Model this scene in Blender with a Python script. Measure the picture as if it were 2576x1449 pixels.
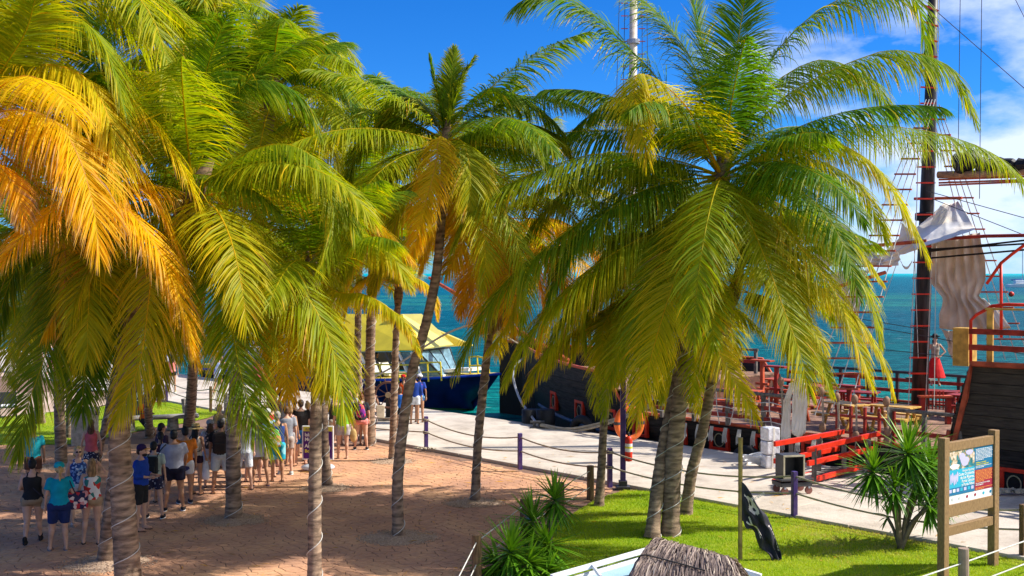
import bpy, bmesh, math, random
import numpy as np
from mathutils import Vector, Matrix
R = math.radians
rng = np.random.default_rng(7)
random.seed(7)
sc = bpy.context.scene
for o in list(bpy.data.objects): bpy.data.objects.remove(o)
C = sc.collection

# ------------------------------------------------------------------ camera
HC = 5.3
FPX = 2576 * 39 / 36.0
PITCH = math.atan((724.5 - 688) / FPX)
cd = bpy.data.cameras.new('camera'); cam = bpy.data.objects.new('camera', cd); C.objects.link(cam)
cd.lens = 39; cd.sensor_width = 36; cd.clip_end = 60000; cd.clip_start = 0.1
cam.location = (0, 0, HC); cam.rotation_euler = (math.pi / 2 - PITCH, 0, 0)
sc.camera = cam
sc.render.resolution_x = 1024; sc.render.resolution_y = 576

# ------------------------------------------------------------------ sky, sun, exposure
SUN_EL, SUN_AZ = R(44), R(88)          # azimuth measured from +Y towards +X
w = bpy.data.worlds.new('World'); sc.world = w; w.use_nodes = True
nt = w.node_tree; nt.nodes.clear()
N = nt.nodes.new; Lk = nt.links.new
out = N('ShaderNodeOutputWorld'); bg = N('ShaderNodeBackground'); bg.inputs[1].default_value = 0.132
sky = N('ShaderNodeTexSky'); sky.sky_type = 'NISHITA'; sky.sun_disc = False
sky.sun_elevation = SUN_EL; sky.sun_rotation = SUN_AZ
sky.air_density = 1.0; sky.dust_density = 0.0; sky.ozone_density = 5.0; sky.altitude = 0
hs = N('ShaderNodeHueSaturation'); hs.inputs['Saturation'].default_value = 1.15; hs.inputs['Value'].default_value = 0.80
Lk(sky.outputs[0], hs.inputs['Color'])
tc = N('ShaderNodeTexCoord')
sep = N('ShaderNodeSeparateXYZ'); Lk(tc.outputs['Generated'], sep.inputs[0])
mp = N('ShaderNodeMapping'); mp.inputs['Scale'].default_value = (2.6, 2.6, 6.0); mp.inputs['Location'].default_value = (0.35, 0.2, 0.1)
Lk(tc.outputs['Generated'], mp.inputs[0])
nz = N('ShaderNodeTexNoise'); nz.inputs['Scale'].default_value = 1.9; nz.inputs['Detail'].default_value = 9; nz.inputs['Roughness'].default_value = 0.58
Lk(mp.outputs[0], nz.inputs['Vector'])
def mnode(tree, op, a=None, b=None, c=None, clamp=False):
    n = tree.nodes.new('ShaderNodeMath'); n.operation = op; n.use_clamp = clamp
    for i, v in enumerate((a, b, c)):
        if v is None: continue
        if isinstance(v, (int, float)): n.inputs[i].default_value = v
        else: tree.links.new(v, n.inputs[i])
    return n.outputs[0]
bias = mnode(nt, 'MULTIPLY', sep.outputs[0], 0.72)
dens = mnode(nt, 'ADD', mnode(nt, 'ADD', nz.outputs[0], bias), mnode(nt, 'MULTIPLY', sep.outputs[1], -0.15))  # extra cloud behind the camera, added to lift the ambient light
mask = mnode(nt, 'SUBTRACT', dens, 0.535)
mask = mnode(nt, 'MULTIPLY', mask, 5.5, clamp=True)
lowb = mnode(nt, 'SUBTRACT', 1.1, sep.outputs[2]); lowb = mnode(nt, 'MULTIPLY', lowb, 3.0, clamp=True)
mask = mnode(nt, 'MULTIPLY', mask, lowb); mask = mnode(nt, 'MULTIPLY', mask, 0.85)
mx = N('ShaderNodeMix'); mx.data_type = 'RGBA'
tr_ = N('ShaderNodeValToRGB'); tr_.color_ramp.elements[0].position = 0.0; tr_.color_ramp.elements[0].color = (.17, .46, .88, 1); tr_.color_ramp.elements[1].position = .34; tr_.color_ramp.elements[1].color = (.06, .41, .78, 1)
q_ = tr_.color_ramp.elements.new(.10); q_.color = (.16, .47, .86, 1)
Lk(sep.outputs[2], tr_.inputs[0]); tm_ = N('ShaderNodeMix'); tm_.data_type = 'RGBA'; tm_.blend_type = 'MULTIPLY'; tm_.inputs['Factor'].default_value = 1
Lk(hs.outputs[0], tm_.inputs['A']); Lk(tr_.outputs[0], tm_.inputs['B'])
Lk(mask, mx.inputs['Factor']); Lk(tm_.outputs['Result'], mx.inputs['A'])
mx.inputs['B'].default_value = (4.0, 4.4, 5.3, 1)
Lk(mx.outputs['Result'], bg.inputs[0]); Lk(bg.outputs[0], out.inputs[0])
sl = bpy.data.lights.new('sun', 'SUN'); sun = bpy.data.objects.new('sun', sl); C.objects.link(sun)
sl.energy = 3.9; sl.angle = R(0.5); sl.color = (1.0, 0.95, 0.86)
sd = Vector((math.sin(SUN_AZ) * math.cos(SUN_EL), math.cos(SUN_AZ) * math.cos(SUN_EL), math.sin(SUN_EL)))
sun.rotation_euler = sd.to_track_quat('Z', 'Y').to_euler(); sun.location = (30, 0, 40)
sc.view_settings.view_transform = 'Standard'; sc.view_settings.look = 'None'
sc.view_settings.exposure = 0.92; sc.view_settings.gamma = 1; sc.view_settings.use_curve_mapping = False
sc.render.engine = 'CYCLES'
sc.cycles.max_bounces = 6; sc.cycles.transmission_bounces = 4; sc.cycles.transparent_max_bounces = 6

# ------------------------------------------------------------------ helpers: where a sight line meets the place
def ray(x, y):
    a = (x - 1288) / FPX; b = (724.5 - y) / FPX
    return Vector((a, math.cos(PITCH) + b * math.sin(PITCH), -math.sin(PITCH) + b * math.cos(PITCH)))
def G(x, y, z=0.0):
    r = ray(x, y); t = (z - HC) / r.z
    return Vector((r.x * t, r.y * t, z))
def W(x, y, Y):
    r = ray(x, y); t = Y / r.y
    return Vector((r.x * t, Y, HC + r.z * t))
DU = Vector((0.683, -0.730, 0)).normalized(); NV = Vector((0.730, 0.683, 0)).normalized()
def UV(u, v, z=0.0):
    p = DU * u + NV * v; p.z = z; return p
def onV(x, v, y):      # point of the vertical plane v = const seen at x, y
    r = ray(x, y); t = v / (r.x * NV.x + r.y * NV.y)
    return Vector((r.x * t, r.y * t, HC + r.z * t))

# ------------------------------------------------------------------ materials
MATS = {}
def mat(name, col, rough=0.7, var=0.12, scale=6.0, bump=0.0, bscale=40.0, metal=0.0, col2=None, stretch=None, spec=0.3, detail=5):
    if name in MATS: return MATS[name]
    m = bpy.data.materials.new(name); m.use_nodes = True; t = m.node_tree; b = t.nodes['Principled BSDF']
    b.inputs['Roughness'].default_value = rough; b.inputs['Metallic'].default_value = metal
    b.inputs['Specular IOR Level'].default_value = spec
    tc = t.nodes.new('ShaderNodeTexCoord'); src = tc.outputs['Object']
    if stretch:
        mp = t.nodes.new('ShaderNodeMapping'); mp.inputs['Scale'].default_value = stretch
        t.links.new(src, mp.inputs[0]); src = mp.outputs[0]
    n = t.nodes.new('ShaderNodeTexNoise'); n.inputs['Scale'].default_value = scale; n.inputs['Detail'].default_value = detail
    t.links.new(src, n.inputs['Vector'])
    r = t.nodes.new('ShaderNodeValToRGB'); e = r.color_ramp.elements
    if col2 is None: c1 = [c * (1 - var * 1.6) for c in col]; c2 = [min(1, c * (1 + var)) for c in col]
    else: c1, c2 = col2, col
    e[0].position = 0.35; e[1].position = 0.65
    e[0].color = (*c1, 1); e[1].color = (*c2, 1)
    t.links.new(n.outputs[0], r.inputs[0]); t.links.new(r.outputs[0], b.inputs['Base Color'])
    if bump:
        n2 = t.nodes.new('ShaderNodeTexNoise'); n2.inputs['Scale'].default_value = bscale; n2.inputs['Detail'].default_value = 4
        t.links.new(src, n2.inputs['Vector'])
        bp = t.nodes.new('ShaderNodeBump'); bp.inputs['Strength'].default_value = bump; bp.inputs['Distance'].default_value = 0.02
        t.links.new(n2.outputs[0], bp.inputs['Height']); t.links.new(bp.outputs[0], b.inputs['Normal'])
    MATS[name] = m
    return m
def attr_leaf(name, stops, transl=0.35, rough=0.52):
    m = bpy.data.materials.new(name); m.use_nodes = True; t = m.node_tree; b = t.nodes['Principled BSDF']
    a = t.nodes.new('ShaderNodeAttribute'); a.attribute_name = 'age'
    r = t.nodes.new('ShaderNodeValToRGB'); e = r.color_ramp.elements
    e[0].position = stops[0][0]; e[0].color = (*stops[0][1], 1); e[1].position = stops[-1][0]; e[1].color = (*stops[-1][1], 1)
    for p, c in stops[1:-1]:
        q = e.new(p); q.color = (*c, 1)
    t.links.new(a.outputs['Fac'], r.inputs[0]); t.links.new(r.outputs[0], b.inputs['Base Color'])
    b.inputs['Roughness'].default_value = rough; b.inputs['Specular IOR Level'].default_value = 0.22
    tr = t.nodes.new('ShaderNodeBsdfTranslucent')
    g = t.nodes.new('ShaderNodeMix'); g.data_type = 'RGBA'; g.blend_type = 'MULTIPLY'; g.inputs['Factor'].default_value = 1
    t.links.new(r.outputs[0], g.inputs['A']); g.inputs['B'].default_value = (1.5, 1.45, 0.6, 1); g.clamp_result = False
    t.links.new(g.outputs['Result'], tr.inputs[0])
    ms = t.nodes.new('ShaderNodeMixShader'); ms.inputs[0].default_value = transl
    t.links.new(b.outputs[0], ms.inputs[1]); t.links.new(tr.outputs[0], ms.inputs[2])
    t.links.new(ms.outputs[0], t.nodes['Material Output'].inputs[0])
    MATS[name] = m; return m
def bark_rings():
    t = BARK.node_tree; b = t.nodes['Principled BSDF']; l = b.inputs['Base Color'].links[0]; src = l.from_socket
    a = t.nodes.new('ShaderNodeAttribute'); a.attribute_name = 'age'
    g = t.nodes.new('ShaderNodeMix'); g.data_type = 'RGBA'; g.blend_type = 'MULTIPLY'; g.inputs['Factor'].default_value = 1
    t.links.new(src, g.inputs['A']); t.links.new(a.outputs['Fac'], g.inputs['B']); t.links.new(g.outputs['Result'], b.inputs['Base Color'])
LEAF = attr_leaf('palm leaf', [(0.0, (0.018, 0.095, 0.010)), (0.2, (0.10, 0.215, 0.005)), (0.4, (0.34, 0.37, 0.004)), (0.6, (0.66, 0.49, 0.005)),
                               (0.78, (0.74, 0.41, 0.006)), (0.90, (0.58, 0.34, 0.10)), (1.0, (0.30, 0.20, 0.11))], 0.5)
YUCCA = attr_leaf('yucca leaf', [(0.0, (0.03, 0.12, 0.01)), (0.5, (0.12, 0.28, 0.012)), (1.0, (0.32, 0.46, 0.04))], 0.2, 0.35)
GRASS = attr_leaf('grass blade', [(0.0, (0.20, 0.36, 0.004)), (0.5, (0.38, 0.50, 0.004)), (0.85, (0.52, 0.54, 0.03)), (1.0, (0.58, 0.48, 0.16))], 0.3, 0.6)

BARK = mat('palm bark', (0.52, 0.36, 0.24), 0.9, scale=3.0, bump=1.0, bscale=22, col2=(0.20, 0.13, 0.09), stretch=(1, 1, 5))
bark_rings()
CORD = mat('white cord', (0.62, 0.60, 0.55), 0.6)
ROPE = mat('hemp rope', (0.42, 0.36, 0.27), 0.9, bump=0.8, bscale=90)
PURPLE = mat('purple paint', (0.045, 0.018, 0.16), 0.5, scale=9, col2=(0.09, 0.055, 0.17), bump=0.2)
WOODP = mat('post wood', (0.20, 0.115, 0.055), 0.7, scale=4, stretch=(6, 6, 1), bump=0.4, var=0.3)
WOODS = mat('sign wood', (0.30, 0.18, 0.08), 0.65, scale=14, stretch=(3, 3, 1), bump=0.3, var=0.16)
BAMBOO = mat('bamboo', (0.36, 0.25, 0.08), 0.5, scale=5, var=0.25)
RED = mat('red paint', (0.72, 0.035, 0.012), 0.4, var=0.15, scale=4)
DRED = mat('dark red paint', (0.32, 0.03, 0.02), 0.5, var=0.25, scale=4)
RUST = mat('orange red wood', (0.50, 0.09, 0.035), 0.55, var=0.25, scale=3)
HULL = mat('black hull wood', (0.026, 0.022, 0.021), 0.7, var=0.45, scale=2.0, bump=0.7, bscale=14, stretch=(1, 1, 8))
STRN = mat('dark olive hull', (0.050, 0.040, 0.030), 0.7, var=0.3, scale=2.5, bump=0.5, bscale=14, stretch=(1, 1, 8))
GREYW = mat('weathered grey wood', (0.17, 0.15, 0.13), 0.8, var=0.3, scale=5, bump=0.4)
DECK = mat('deck plank', (0.30, 0.17, 0.11), 0.75, var=0.3, scale=4)
YWOOD = mat('varnished yellow wood', (0.62, 0.36, 0.08), 0.5, var=0.2, scale=5)
BLACK = mat('black', (0.012, 0.012, 0.014), 0.6)
DGREY = mat('dark grey', (0.05, 0.05, 0.055), 0.5)
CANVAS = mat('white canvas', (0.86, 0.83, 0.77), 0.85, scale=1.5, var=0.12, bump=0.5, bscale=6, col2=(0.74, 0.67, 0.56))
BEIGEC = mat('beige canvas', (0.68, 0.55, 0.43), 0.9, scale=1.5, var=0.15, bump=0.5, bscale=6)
MASTM = mat('dark mast', (0.035, 0.028, 0.028), 0.5, scale=2, var=0.5, stretch=(4, 4, 0.6))
CREAM = mat('cream mast', (0.62, 0.52, 0.42), 0.5)
STEEL = mat('steel grey', (0.35, 0.37, 0.42), 0.4, metal=0.2)
WHITE = mat('white paint', (0.80, 0.80, 0.80), 0.4, var=0.05)
THATCH = mat('dry thatch', (0.36, 0.27, 0.20), 0.95, scale=8, col2=(0.15, 0.105, 0.085))
CONC = mat('bin concrete', (0.50, 0.43, 0.33), 0.9, scale=9, var=0.15, bump=0.3)
LOG = mat('grey log', (0.34, 0.31, 0.28), 0.9, scale=3, stretch=(1, 4, 4), var=0.3, bump=0.6, bscale=18)

# ------------------------------------------------------------------ mesh building
class MB:
    def __init__(s): s.v = []; s.f = []
    def add(s, vs, fs):
        o = len(s.v); s.v.extend([tuple(p) for p in vs]); s.f.extend([tuple(i + o for i in f) for f in fs]); return s
    def box(s, c, size, rot=None, bev=0.0):
        hx, hy, hz = size[0] / 2, size[1] / 2, size[2] / 2
        vs = [Vector((x, y, z)) for z in (-hz, hz) for y in (-hy, hy) for x in (-hx, hx)]
        if rot is not None:
            vs = [rot @ p for p in vs]
        c = Vector(c); vs = [p + c for p in vs]
        return s.add(vs, [(0, 2, 3, 1), (4, 5, 7, 6), (0, 1, 5, 4), (2, 6, 7, 3), (0, 4, 6, 2), (1, 3, 7, 5)])
    def beam(s, a, b, wd, ht, up=Vector((0, 0, 1))):
        a, b = Vector(a), Vector(b); t = (b - a); L = t.length; t.normalize()
        if abs(t.dot(up)) > 0.98: up = Vector((1, 0, 0))
        sd_ = t.cross(up).normalized(); u = sd_.cross(t).normalized()
        M = Matrix((sd_, t, u)).transposed()
        return s.box((a + b) / 2, (wd, L, ht), M)
    def tube(s, pts, rad, n=8, cap=True):
        pts = [Vector(p) for p in pts]; m = len(pts)
        if isinstance(rad, (int, float)): rad = [rad] * m
        vs = []; fs = []; prev = None
        for i, p in enumerate(pts):
            t = (pts[min(i + 1, m - 1)] - pts[max(i - 1, 0)])
            if t.length < 1e-9: t = Vector((0, 0, 1))
            t.normalize()
            if prev is None:
                a = Vector((0, 0, 1)) if abs(t.z) < 0.9 else Vector((1, 0, 0)); x = t.cross(a).normalized()
            else: x = (prev - t * prev.dot(t)).normalized()
            prev = x; y = t.cross(x)
            for k in range(n):
                an = 2 * math.pi * k / n; vs.append(p + (x * math.cos(an) + y * math.sin(an)) * rad[i])
        for i in range(m - 1):
            for k in range(n):
                k2 = (k + 1) % n; fs.append((i * n + k, i * n + k2, (i + 1) * n + k2, (i + 1) * n + k))
        if cap: fs.append(tuple(range(n - 1, -1, -1))); fs.append(tuple((m - 1) * n + k for k in range(n)))
        return s.add(vs, fs)
    def lathe(s, prof, c=(0, 0, 0), n=16, M=None):      # prof: (r, z)
        vs = []; fs = []; m = len(prof)
        for r, z in prof:
            for k in range(n):
                a = 2 * math.pi * k / n; p = Vector((r * math.cos(a), r * math.sin(a), z))
                if M is not None: p = M @ p
                vs.append(p + Vector(c))
        for i in range(m - 1):
            for k in range(n):
                k2 = (k + 1) % n; fs.append((i * n + k, i * n + k2, (i + 1) * n + k2, (i + 1) * n + k))
        fs.append(tuple(range(n - 1, -1, -1))); fs.append(tuple((m - 1) * n + k for k in range(n)))
        return s.add(vs, fs)
    def ell(s, c, r, n=12, m=8, M=None):
        vs = [Vector((0, 0, -r[2]))]; fs = []
        for i in range(1, m):
            ph = -math.pi / 2 + math.pi * i / m
            for k in range(n):
                a = 2 * math.pi * k / n
                vs.append(Vector((r[0] * math.cos(ph) * math.cos(a), r[1] * math.cos(ph) * math.sin(a), r[2] * math.sin(ph))))
        vs.append(Vector((0, 0, r[2])))
        for k in range(n):
            fs.append((0, 1 + (k + 1) % n, 1 + k))
            fs.append((len(vs) - 1, 1 + (m - 2) * n + k, 1 + (m - 2) * n + (k + 1) % n))
        for i in range(m - 2):
            for k in range(n):
                k2 = (k + 1) % n; fs.append((1 + i * n + k, 1 + i * n + k2, 1 + (i + 1) * n + k2, 1 + (i + 1) * n + k))
        if M is not None: vs = [M @ p for p in vs]
        return s.add([p + Vector(c) for p in vs], fs)
    def grid(s, P, thick=0.0):       # P[i][j] -> points; thick gives it a second face
        m = len(P); n = len(P[0]); vs = [p for r_ in P for p in r_]; fs = []
        for i in range(m - 1):
            for j in range(n - 1):
                fs.append((i * n + j, i * n + j + 1, (i + 1) * n + j + 1, (i + 1) * n + j))
        return s.add(vs, fs)
    def prism(s, poly, z0, z1):
        n = len(poly); vs = [(p[0], p[1], z0) for p in poly] + [(p[0], p[1], z1) for p in poly]
        fs = [tuple(range(n - 1, -1, -1)), tuple(range(n, 2 * n))] + [(k, (k + 1) % n, n + (k + 1) % n, n + k) for k in range(n)]
        return s.add(vs, fs)
def tag(o, label=None, cat=None, group=None, kind=None):
    if label: o['label'] = label
    if cat: o['category'] = cat
    if group: o['group'] = group
    if kind: o['kind'] = kind
    return o
def thing(name, label, cat, loc=(0, 0, 0), rz=0, group=None, scale=1):
    o = bpy.data.objects.new(name, None); C.objects.link(o); o.location = loc; o.rotation_euler = (0, 0, rz); o.scale = (scale,) * 3
    o.empty_display_size = 0.2
    return tag(o, label, cat, group)
def build(name, mb, m, parent=None, smooth=False, world=True, bevel=0, solid=0, loc=None, label=None):
    me = bpy.data.meshes.new(name)
    off = Vector((0, 0, 0))
    if world:
        if parent is not None:
            p = parent
            while p is not None: off += p.location; p = p.parent
        elif loc is not None: off = Vector(loc)
    vs = [(a[0] - off[0], a[1] - off[1], a[2] - off[2]) for a in mb.v] if world and off.length > 0 else mb.v
    me.from_pydata(vs, [], mb.f); me.materials.append(m)
    if smooth: me.polygons.foreach_set('use_smooth', [True] * len(me.polygons))
    o = bpy.data.objects.new(name, me); C.objects.link(o)
    if parent is not None: o.parent = parent
    elif loc is not None: o.location = loc
    if bevel:
        b = o.modifiers.new('bevel', 'BEVEL'); b.width = bevel; b.segments = 2; b.limit_method = 'ANGLE'
    if solid:
        b = o.modifiers.new('solid', 'SOLIDIFY'); b.thickness = solid
    if label: o['label'] = label
    return o
def structure(name, mb, m, **k):
    return tag(build(name, mb, m, **k), kind='structure')
def cat(pts, n):                # catmull-rom resample
    P = [Vector(p) for p in pts]; P = [P[0] * 2 - P[1]] + P + [P[-1] * 2 - P[-2]]
    dense = []
    for i in range(1, len(P) - 2):
        p0, p1, p2, p3 = P[i - 1:i + 3]
        for k in range(8):
            t = k / 8
            dense.append(0.5 * ((2 * p1) + (p2 - p0) * t + (2 * p0 - 5 * p1 + 4 * p2 - p3) * t * t + (3 * p1 - p0 - 3 * p2 + p3) * t ** 3))
    dense.append(P[-2])
    D = np.array([tuple(p) for p in dense]); seg = np.r_[0, np.cumsum(np.linalg.norm(np.diff(D, axis=0), axis=1))]
    s = np.linspace(0, seg[-1], n)
    return np.stack([np.interp(s, seg, D[:, k]) for k in range(3)], 1), seg[-1]
def raw_mesh(name, V, Q, m, attr=None, smooth=False):
    me = bpy.data.meshes.new(name); nq, k = Q.shape
    me.vertices.add(len(V)); me.vertices.foreach_set('co', V.astype(np.float32).ravel())
    me.loops.add(nq * k); me.loops.foreach_set('vertex_index', Q.astype(np.int32).ravel())
    me.polygons.add(nq); me.polygons.foreach_set('loop_start', np.arange(0, nq * k, k, dtype=np.int32))
    me.materials.append(m)
    if attr is not None:
        a = me.attributes.new('age', 'FLOAT', 'POINT'); a.data.foreach_set('value', attr.astype(np.float32))
    me.update(calc_edges=True)
    if smooth: me.polygons.foreach_set('use_smooth', np.ones(nq, dtype=bool))
    return me
# ================================================================== SETTING
def ground_mat(name, c1, c2, c3, sc1, sc2, bump, bs):
    m = bpy.data.materials.new(name); m.use_nodes = True; t = m.node_tree; b = t.nodes['Principled BSDF']
    tc = t.nodes.new('ShaderNodeTexCoord')
    n1 = t.nodes.new('ShaderNodeTexNoise'); n1.inputs['Scale'].default_value = sc1; n1.inputs['Detail'].default_value = 6
    n2 = t.nodes.new('ShaderNodeTexNoise'); n2.inputs['Scale'].default_value = sc2; n2.inputs['Detail'].default_value = 8; n2.inputs['Roughness'].default_value = 0.7
    t.links.new(tc.outputs['Object'], n1.inputs[0]); t.links.new(tc.outputs['Object'], n2.inputs[0])
    r = t.nodes.new('ShaderNodeValToRGB'); e = r.color_ramp.elements
    e[0].position = 0.32; e[0].color = (*c1, 1); e[1].position = 0.68; e[1].color = (*c3, 1); q = e.new(0.5); q.color = (*c2, 1)
    ad = mnode(t, 'MULTIPLY_ADD', n2.outputs[0], 0.5, 0.25)
    mix = mnode(t, 'ADD', mnode(t, 'MULTIPLY', n1.outputs[0], 0.6), mnode(t, 'MULTIPLY', n2.outputs[0], 0.4))
    t.links.new(mix, r.inputs[0]); t.links.new(r.outputs[0], b.inputs['Base Color'])
    b.inputs['Roughness'].default_value = 0.85; b.inputs['Specular IOR Level'].default_value = 0.25
    n3 = t.nodes.new('ShaderNodeTexNoise'); n3.inputs['Scale'].default_value = bs; n3.inputs['Detail'].default_value = 5
    t.links.new(tc.outputs['Object'], n3.inputs[0])
    bp = t.nodes.new('ShaderNodeBump'); bp.inputs['Strength'].default_value = bump; bp.inputs['Distance'].default_value = 0.03
    t.links.new(n3.outputs[0], bp.inputs['Height']); t.links.new(bp.outputs[0], b.inputs['Normal'])
    return m
PLAZA = ground_mat('stamped terracotta concrete', (0.38, 0.205, 0.14), (0.58, 0.31, 0.18), (0.80, 0.46, 0.235), 0.7, 9, 0.5, 30)
GROUT = ground_mat('plaza joints', (0.17, 0.10, 0.07), (0.22, 0.13, 0.09), (0.27, 0.17, 0.12), 2, 12, 0.3, 30)
PIERM = ground_mat('pier concrete', (0.36, 0.30, 0.245), (0.54, 0.465, 0.385), (0.66, 0.585, 0.50), 0.9, 6, 0.4, 25)
LAND = ground_mat('sandy paving', (0.40, 0.28, 0.20), (0.50, 0.36, 0.26), (0.58, 0.44, 0.33), 0.5, 5, 0.3, 20)
TURF = ground_mat('turf', (0.16, 0.27, 0.006), (0.24, 0.34, 0.006), (0.34, 0.36, 0.03), 0.8, 7, 1.0, 60)

# water
m = bpy.data.materials.new('sea water'); m.use_nodes = True; t = m.node_tree; b = t.nodes['Principled BSDF']
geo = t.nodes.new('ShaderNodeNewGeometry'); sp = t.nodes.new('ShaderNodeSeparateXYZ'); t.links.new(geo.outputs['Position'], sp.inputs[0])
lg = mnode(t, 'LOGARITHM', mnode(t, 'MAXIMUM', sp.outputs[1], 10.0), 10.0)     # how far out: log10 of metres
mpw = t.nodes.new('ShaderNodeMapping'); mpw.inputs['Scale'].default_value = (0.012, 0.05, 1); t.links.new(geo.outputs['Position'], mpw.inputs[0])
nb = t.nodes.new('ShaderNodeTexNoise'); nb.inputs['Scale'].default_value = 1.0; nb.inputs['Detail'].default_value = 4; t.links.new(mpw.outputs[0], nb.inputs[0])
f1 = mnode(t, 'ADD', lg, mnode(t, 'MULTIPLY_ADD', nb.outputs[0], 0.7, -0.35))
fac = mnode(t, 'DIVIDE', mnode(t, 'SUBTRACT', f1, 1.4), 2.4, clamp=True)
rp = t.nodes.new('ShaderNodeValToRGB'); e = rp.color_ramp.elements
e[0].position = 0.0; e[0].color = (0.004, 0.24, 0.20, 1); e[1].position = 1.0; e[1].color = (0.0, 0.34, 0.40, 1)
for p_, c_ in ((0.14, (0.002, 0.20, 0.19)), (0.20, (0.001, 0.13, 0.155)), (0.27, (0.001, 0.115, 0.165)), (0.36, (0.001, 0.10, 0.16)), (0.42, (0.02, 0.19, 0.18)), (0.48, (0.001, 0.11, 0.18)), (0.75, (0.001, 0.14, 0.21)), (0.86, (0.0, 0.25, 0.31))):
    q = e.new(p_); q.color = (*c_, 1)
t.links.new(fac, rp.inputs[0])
# whitecaps
mc = t.nodes.new('ShaderNodeMapping'); mc.inputs['Scale'].default_value = (0.28, 0.9, 1); mc.inputs['Rotation'].default_value = (0, 0, R(12)); t.links.new(geo.outputs['Position'], mc.inputs[0])
nc = t.nodes.new('ShaderNodeTexNoise'); nc.inputs['Scale'].default_value = 1.2; nc.inputs['Detail'].default_value = 8; nc.inputs['Roughness'].default_value = 0.65; t.links.new(mc.outputs[0], nc.inputs[0])
capm = mnode(t, 'MULTIPLY', mnode(t, 'SUBTRACT', nc.outputs[0], 0.635), 9.0, clamp=True)
mxw = t.nodes.new('ShaderNodeMix'); mxw.data_type = 'RGBA'; t.links.new(capm, mxw.inputs['Factor']); t.links.new(rp.outputs[0], mxw.inputs['A']); mxw.inputs['B'].default_value = (0.75, 0.8, 0.82, 1)
nv = t.nodes.new('ShaderNodeTexNoise'); nv.inputs['Scale'].default_value = 1.0; nv.inputs['Detail'].default_value = 7; nv.inputs['Roughness'].default_value = .6  # light and dark wave facets painted into the water colour
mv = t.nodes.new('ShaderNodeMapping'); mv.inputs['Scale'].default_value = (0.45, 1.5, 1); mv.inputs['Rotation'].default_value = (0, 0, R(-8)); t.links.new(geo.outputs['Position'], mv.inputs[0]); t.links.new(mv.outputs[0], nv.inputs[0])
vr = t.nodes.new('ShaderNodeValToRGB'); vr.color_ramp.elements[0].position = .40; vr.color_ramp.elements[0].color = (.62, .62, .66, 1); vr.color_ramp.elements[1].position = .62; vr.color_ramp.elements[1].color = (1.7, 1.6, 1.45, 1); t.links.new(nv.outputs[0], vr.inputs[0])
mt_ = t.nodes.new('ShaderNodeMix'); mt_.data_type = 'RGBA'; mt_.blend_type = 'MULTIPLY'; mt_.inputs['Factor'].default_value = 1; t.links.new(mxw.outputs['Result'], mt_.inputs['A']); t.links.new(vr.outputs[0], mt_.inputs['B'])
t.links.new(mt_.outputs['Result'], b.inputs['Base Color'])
dif = t.nodes.new('ShaderNodeBsdfDiffuse'); t.links.new(mt_.outputs['Result'], dif.inputs[0]); msh = t.nodes.new('ShaderNodeMixShader'); msh.inputs[0].default_value = .5
t.links.new(b.outputs[0], msh.inputs[1]); t.links.new(dif.outputs[0], msh.inputs[2]); t.links.new(msh.outputs[0], t.nodes['Material Output'].inputs[0])
b.inputs['Roughness'].default_value = 0.3; b.inputs['IOR'].default_value = 1.33; b.inputs['Specular IOR Level'].default_value = 0.05
mw = t.nodes.new('ShaderNodeMapping'); mw.inputs['Scale'].default_value = (0.7, 1.6, 1); mw.inputs['Rotation'].default_value = (0, 0, R(15)); t.links.new(geo.outputs['Position'], mw.inputs[0])
nw = t.nodes.new('ShaderNodeTexNoise'); nw.inputs['Scale'].default_value = 1.3; nw.inputs['Detail'].default_value = 9; nw.inputs['Roughness'].default_value = 0.62; nw.inputs['Distortion'].default_value = 0.4
t.links.new(mw.outputs[0], nw.inputs[0])
bp = t.nodes.new('ShaderNodeBump'); bp.inputs['Strength'].default_value = 1.0; bp.inputs['Distance'].default_value = 1.1
t.links.new(nw.outputs[0], bp.inputs['Height']); t.links.new(bp.outputs[0], b.inputs['Normal']); t.links.new(bp.outputs[0], dif.inputs['Normal'])
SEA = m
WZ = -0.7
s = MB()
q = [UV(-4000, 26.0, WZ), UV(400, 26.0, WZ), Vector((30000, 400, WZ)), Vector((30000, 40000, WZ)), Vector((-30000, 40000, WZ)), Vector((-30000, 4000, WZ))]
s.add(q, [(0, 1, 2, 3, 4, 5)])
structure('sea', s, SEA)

# land sheet under everything on the quay side
def poly_uv(pts, z): return [UV(u, v, z) for u, v in pts]
s = MB(); s.add(poly_uv([(-4000, -4000), (400, -4000), (400, 26.9), (-4000, 26.9)], -0.03), [(0, 1, 2, 3)])
structure('ground', s, LAND)
# pier walkway: slabs with joints (a real step)
pier = thing('pier', None, None); pier['kind'] = 'structure'
for k in range(42):
    u0 = -95 + k * 2.9
    s = MB()
    a = u0 + 0.010; b_ = u0 + 2.890
    s.box(UV((a + b_) / 2, 24.03, -0.7), (b_ - a, 5.86, 1.5), Matrix((DU, NV, Vector((0, 0, 1)))).transposed())
    build('concrete_slab', s, PIERM, pier, bevel=0.012)
s = MB()
# kerb strip between pier and plaza
for k in range(26):
    u0 = -72 + k * 2.5
    s = MB(); s.box(UV(u0 + 1.25, 20.93, 0.0), (2.48, 0.26, 0.16), Matrix((DU, NV, Vector((0, 0, 1)))).transposed())
    build('kerb_stone', s, PIERM, pier, bevel=0.015)

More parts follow.
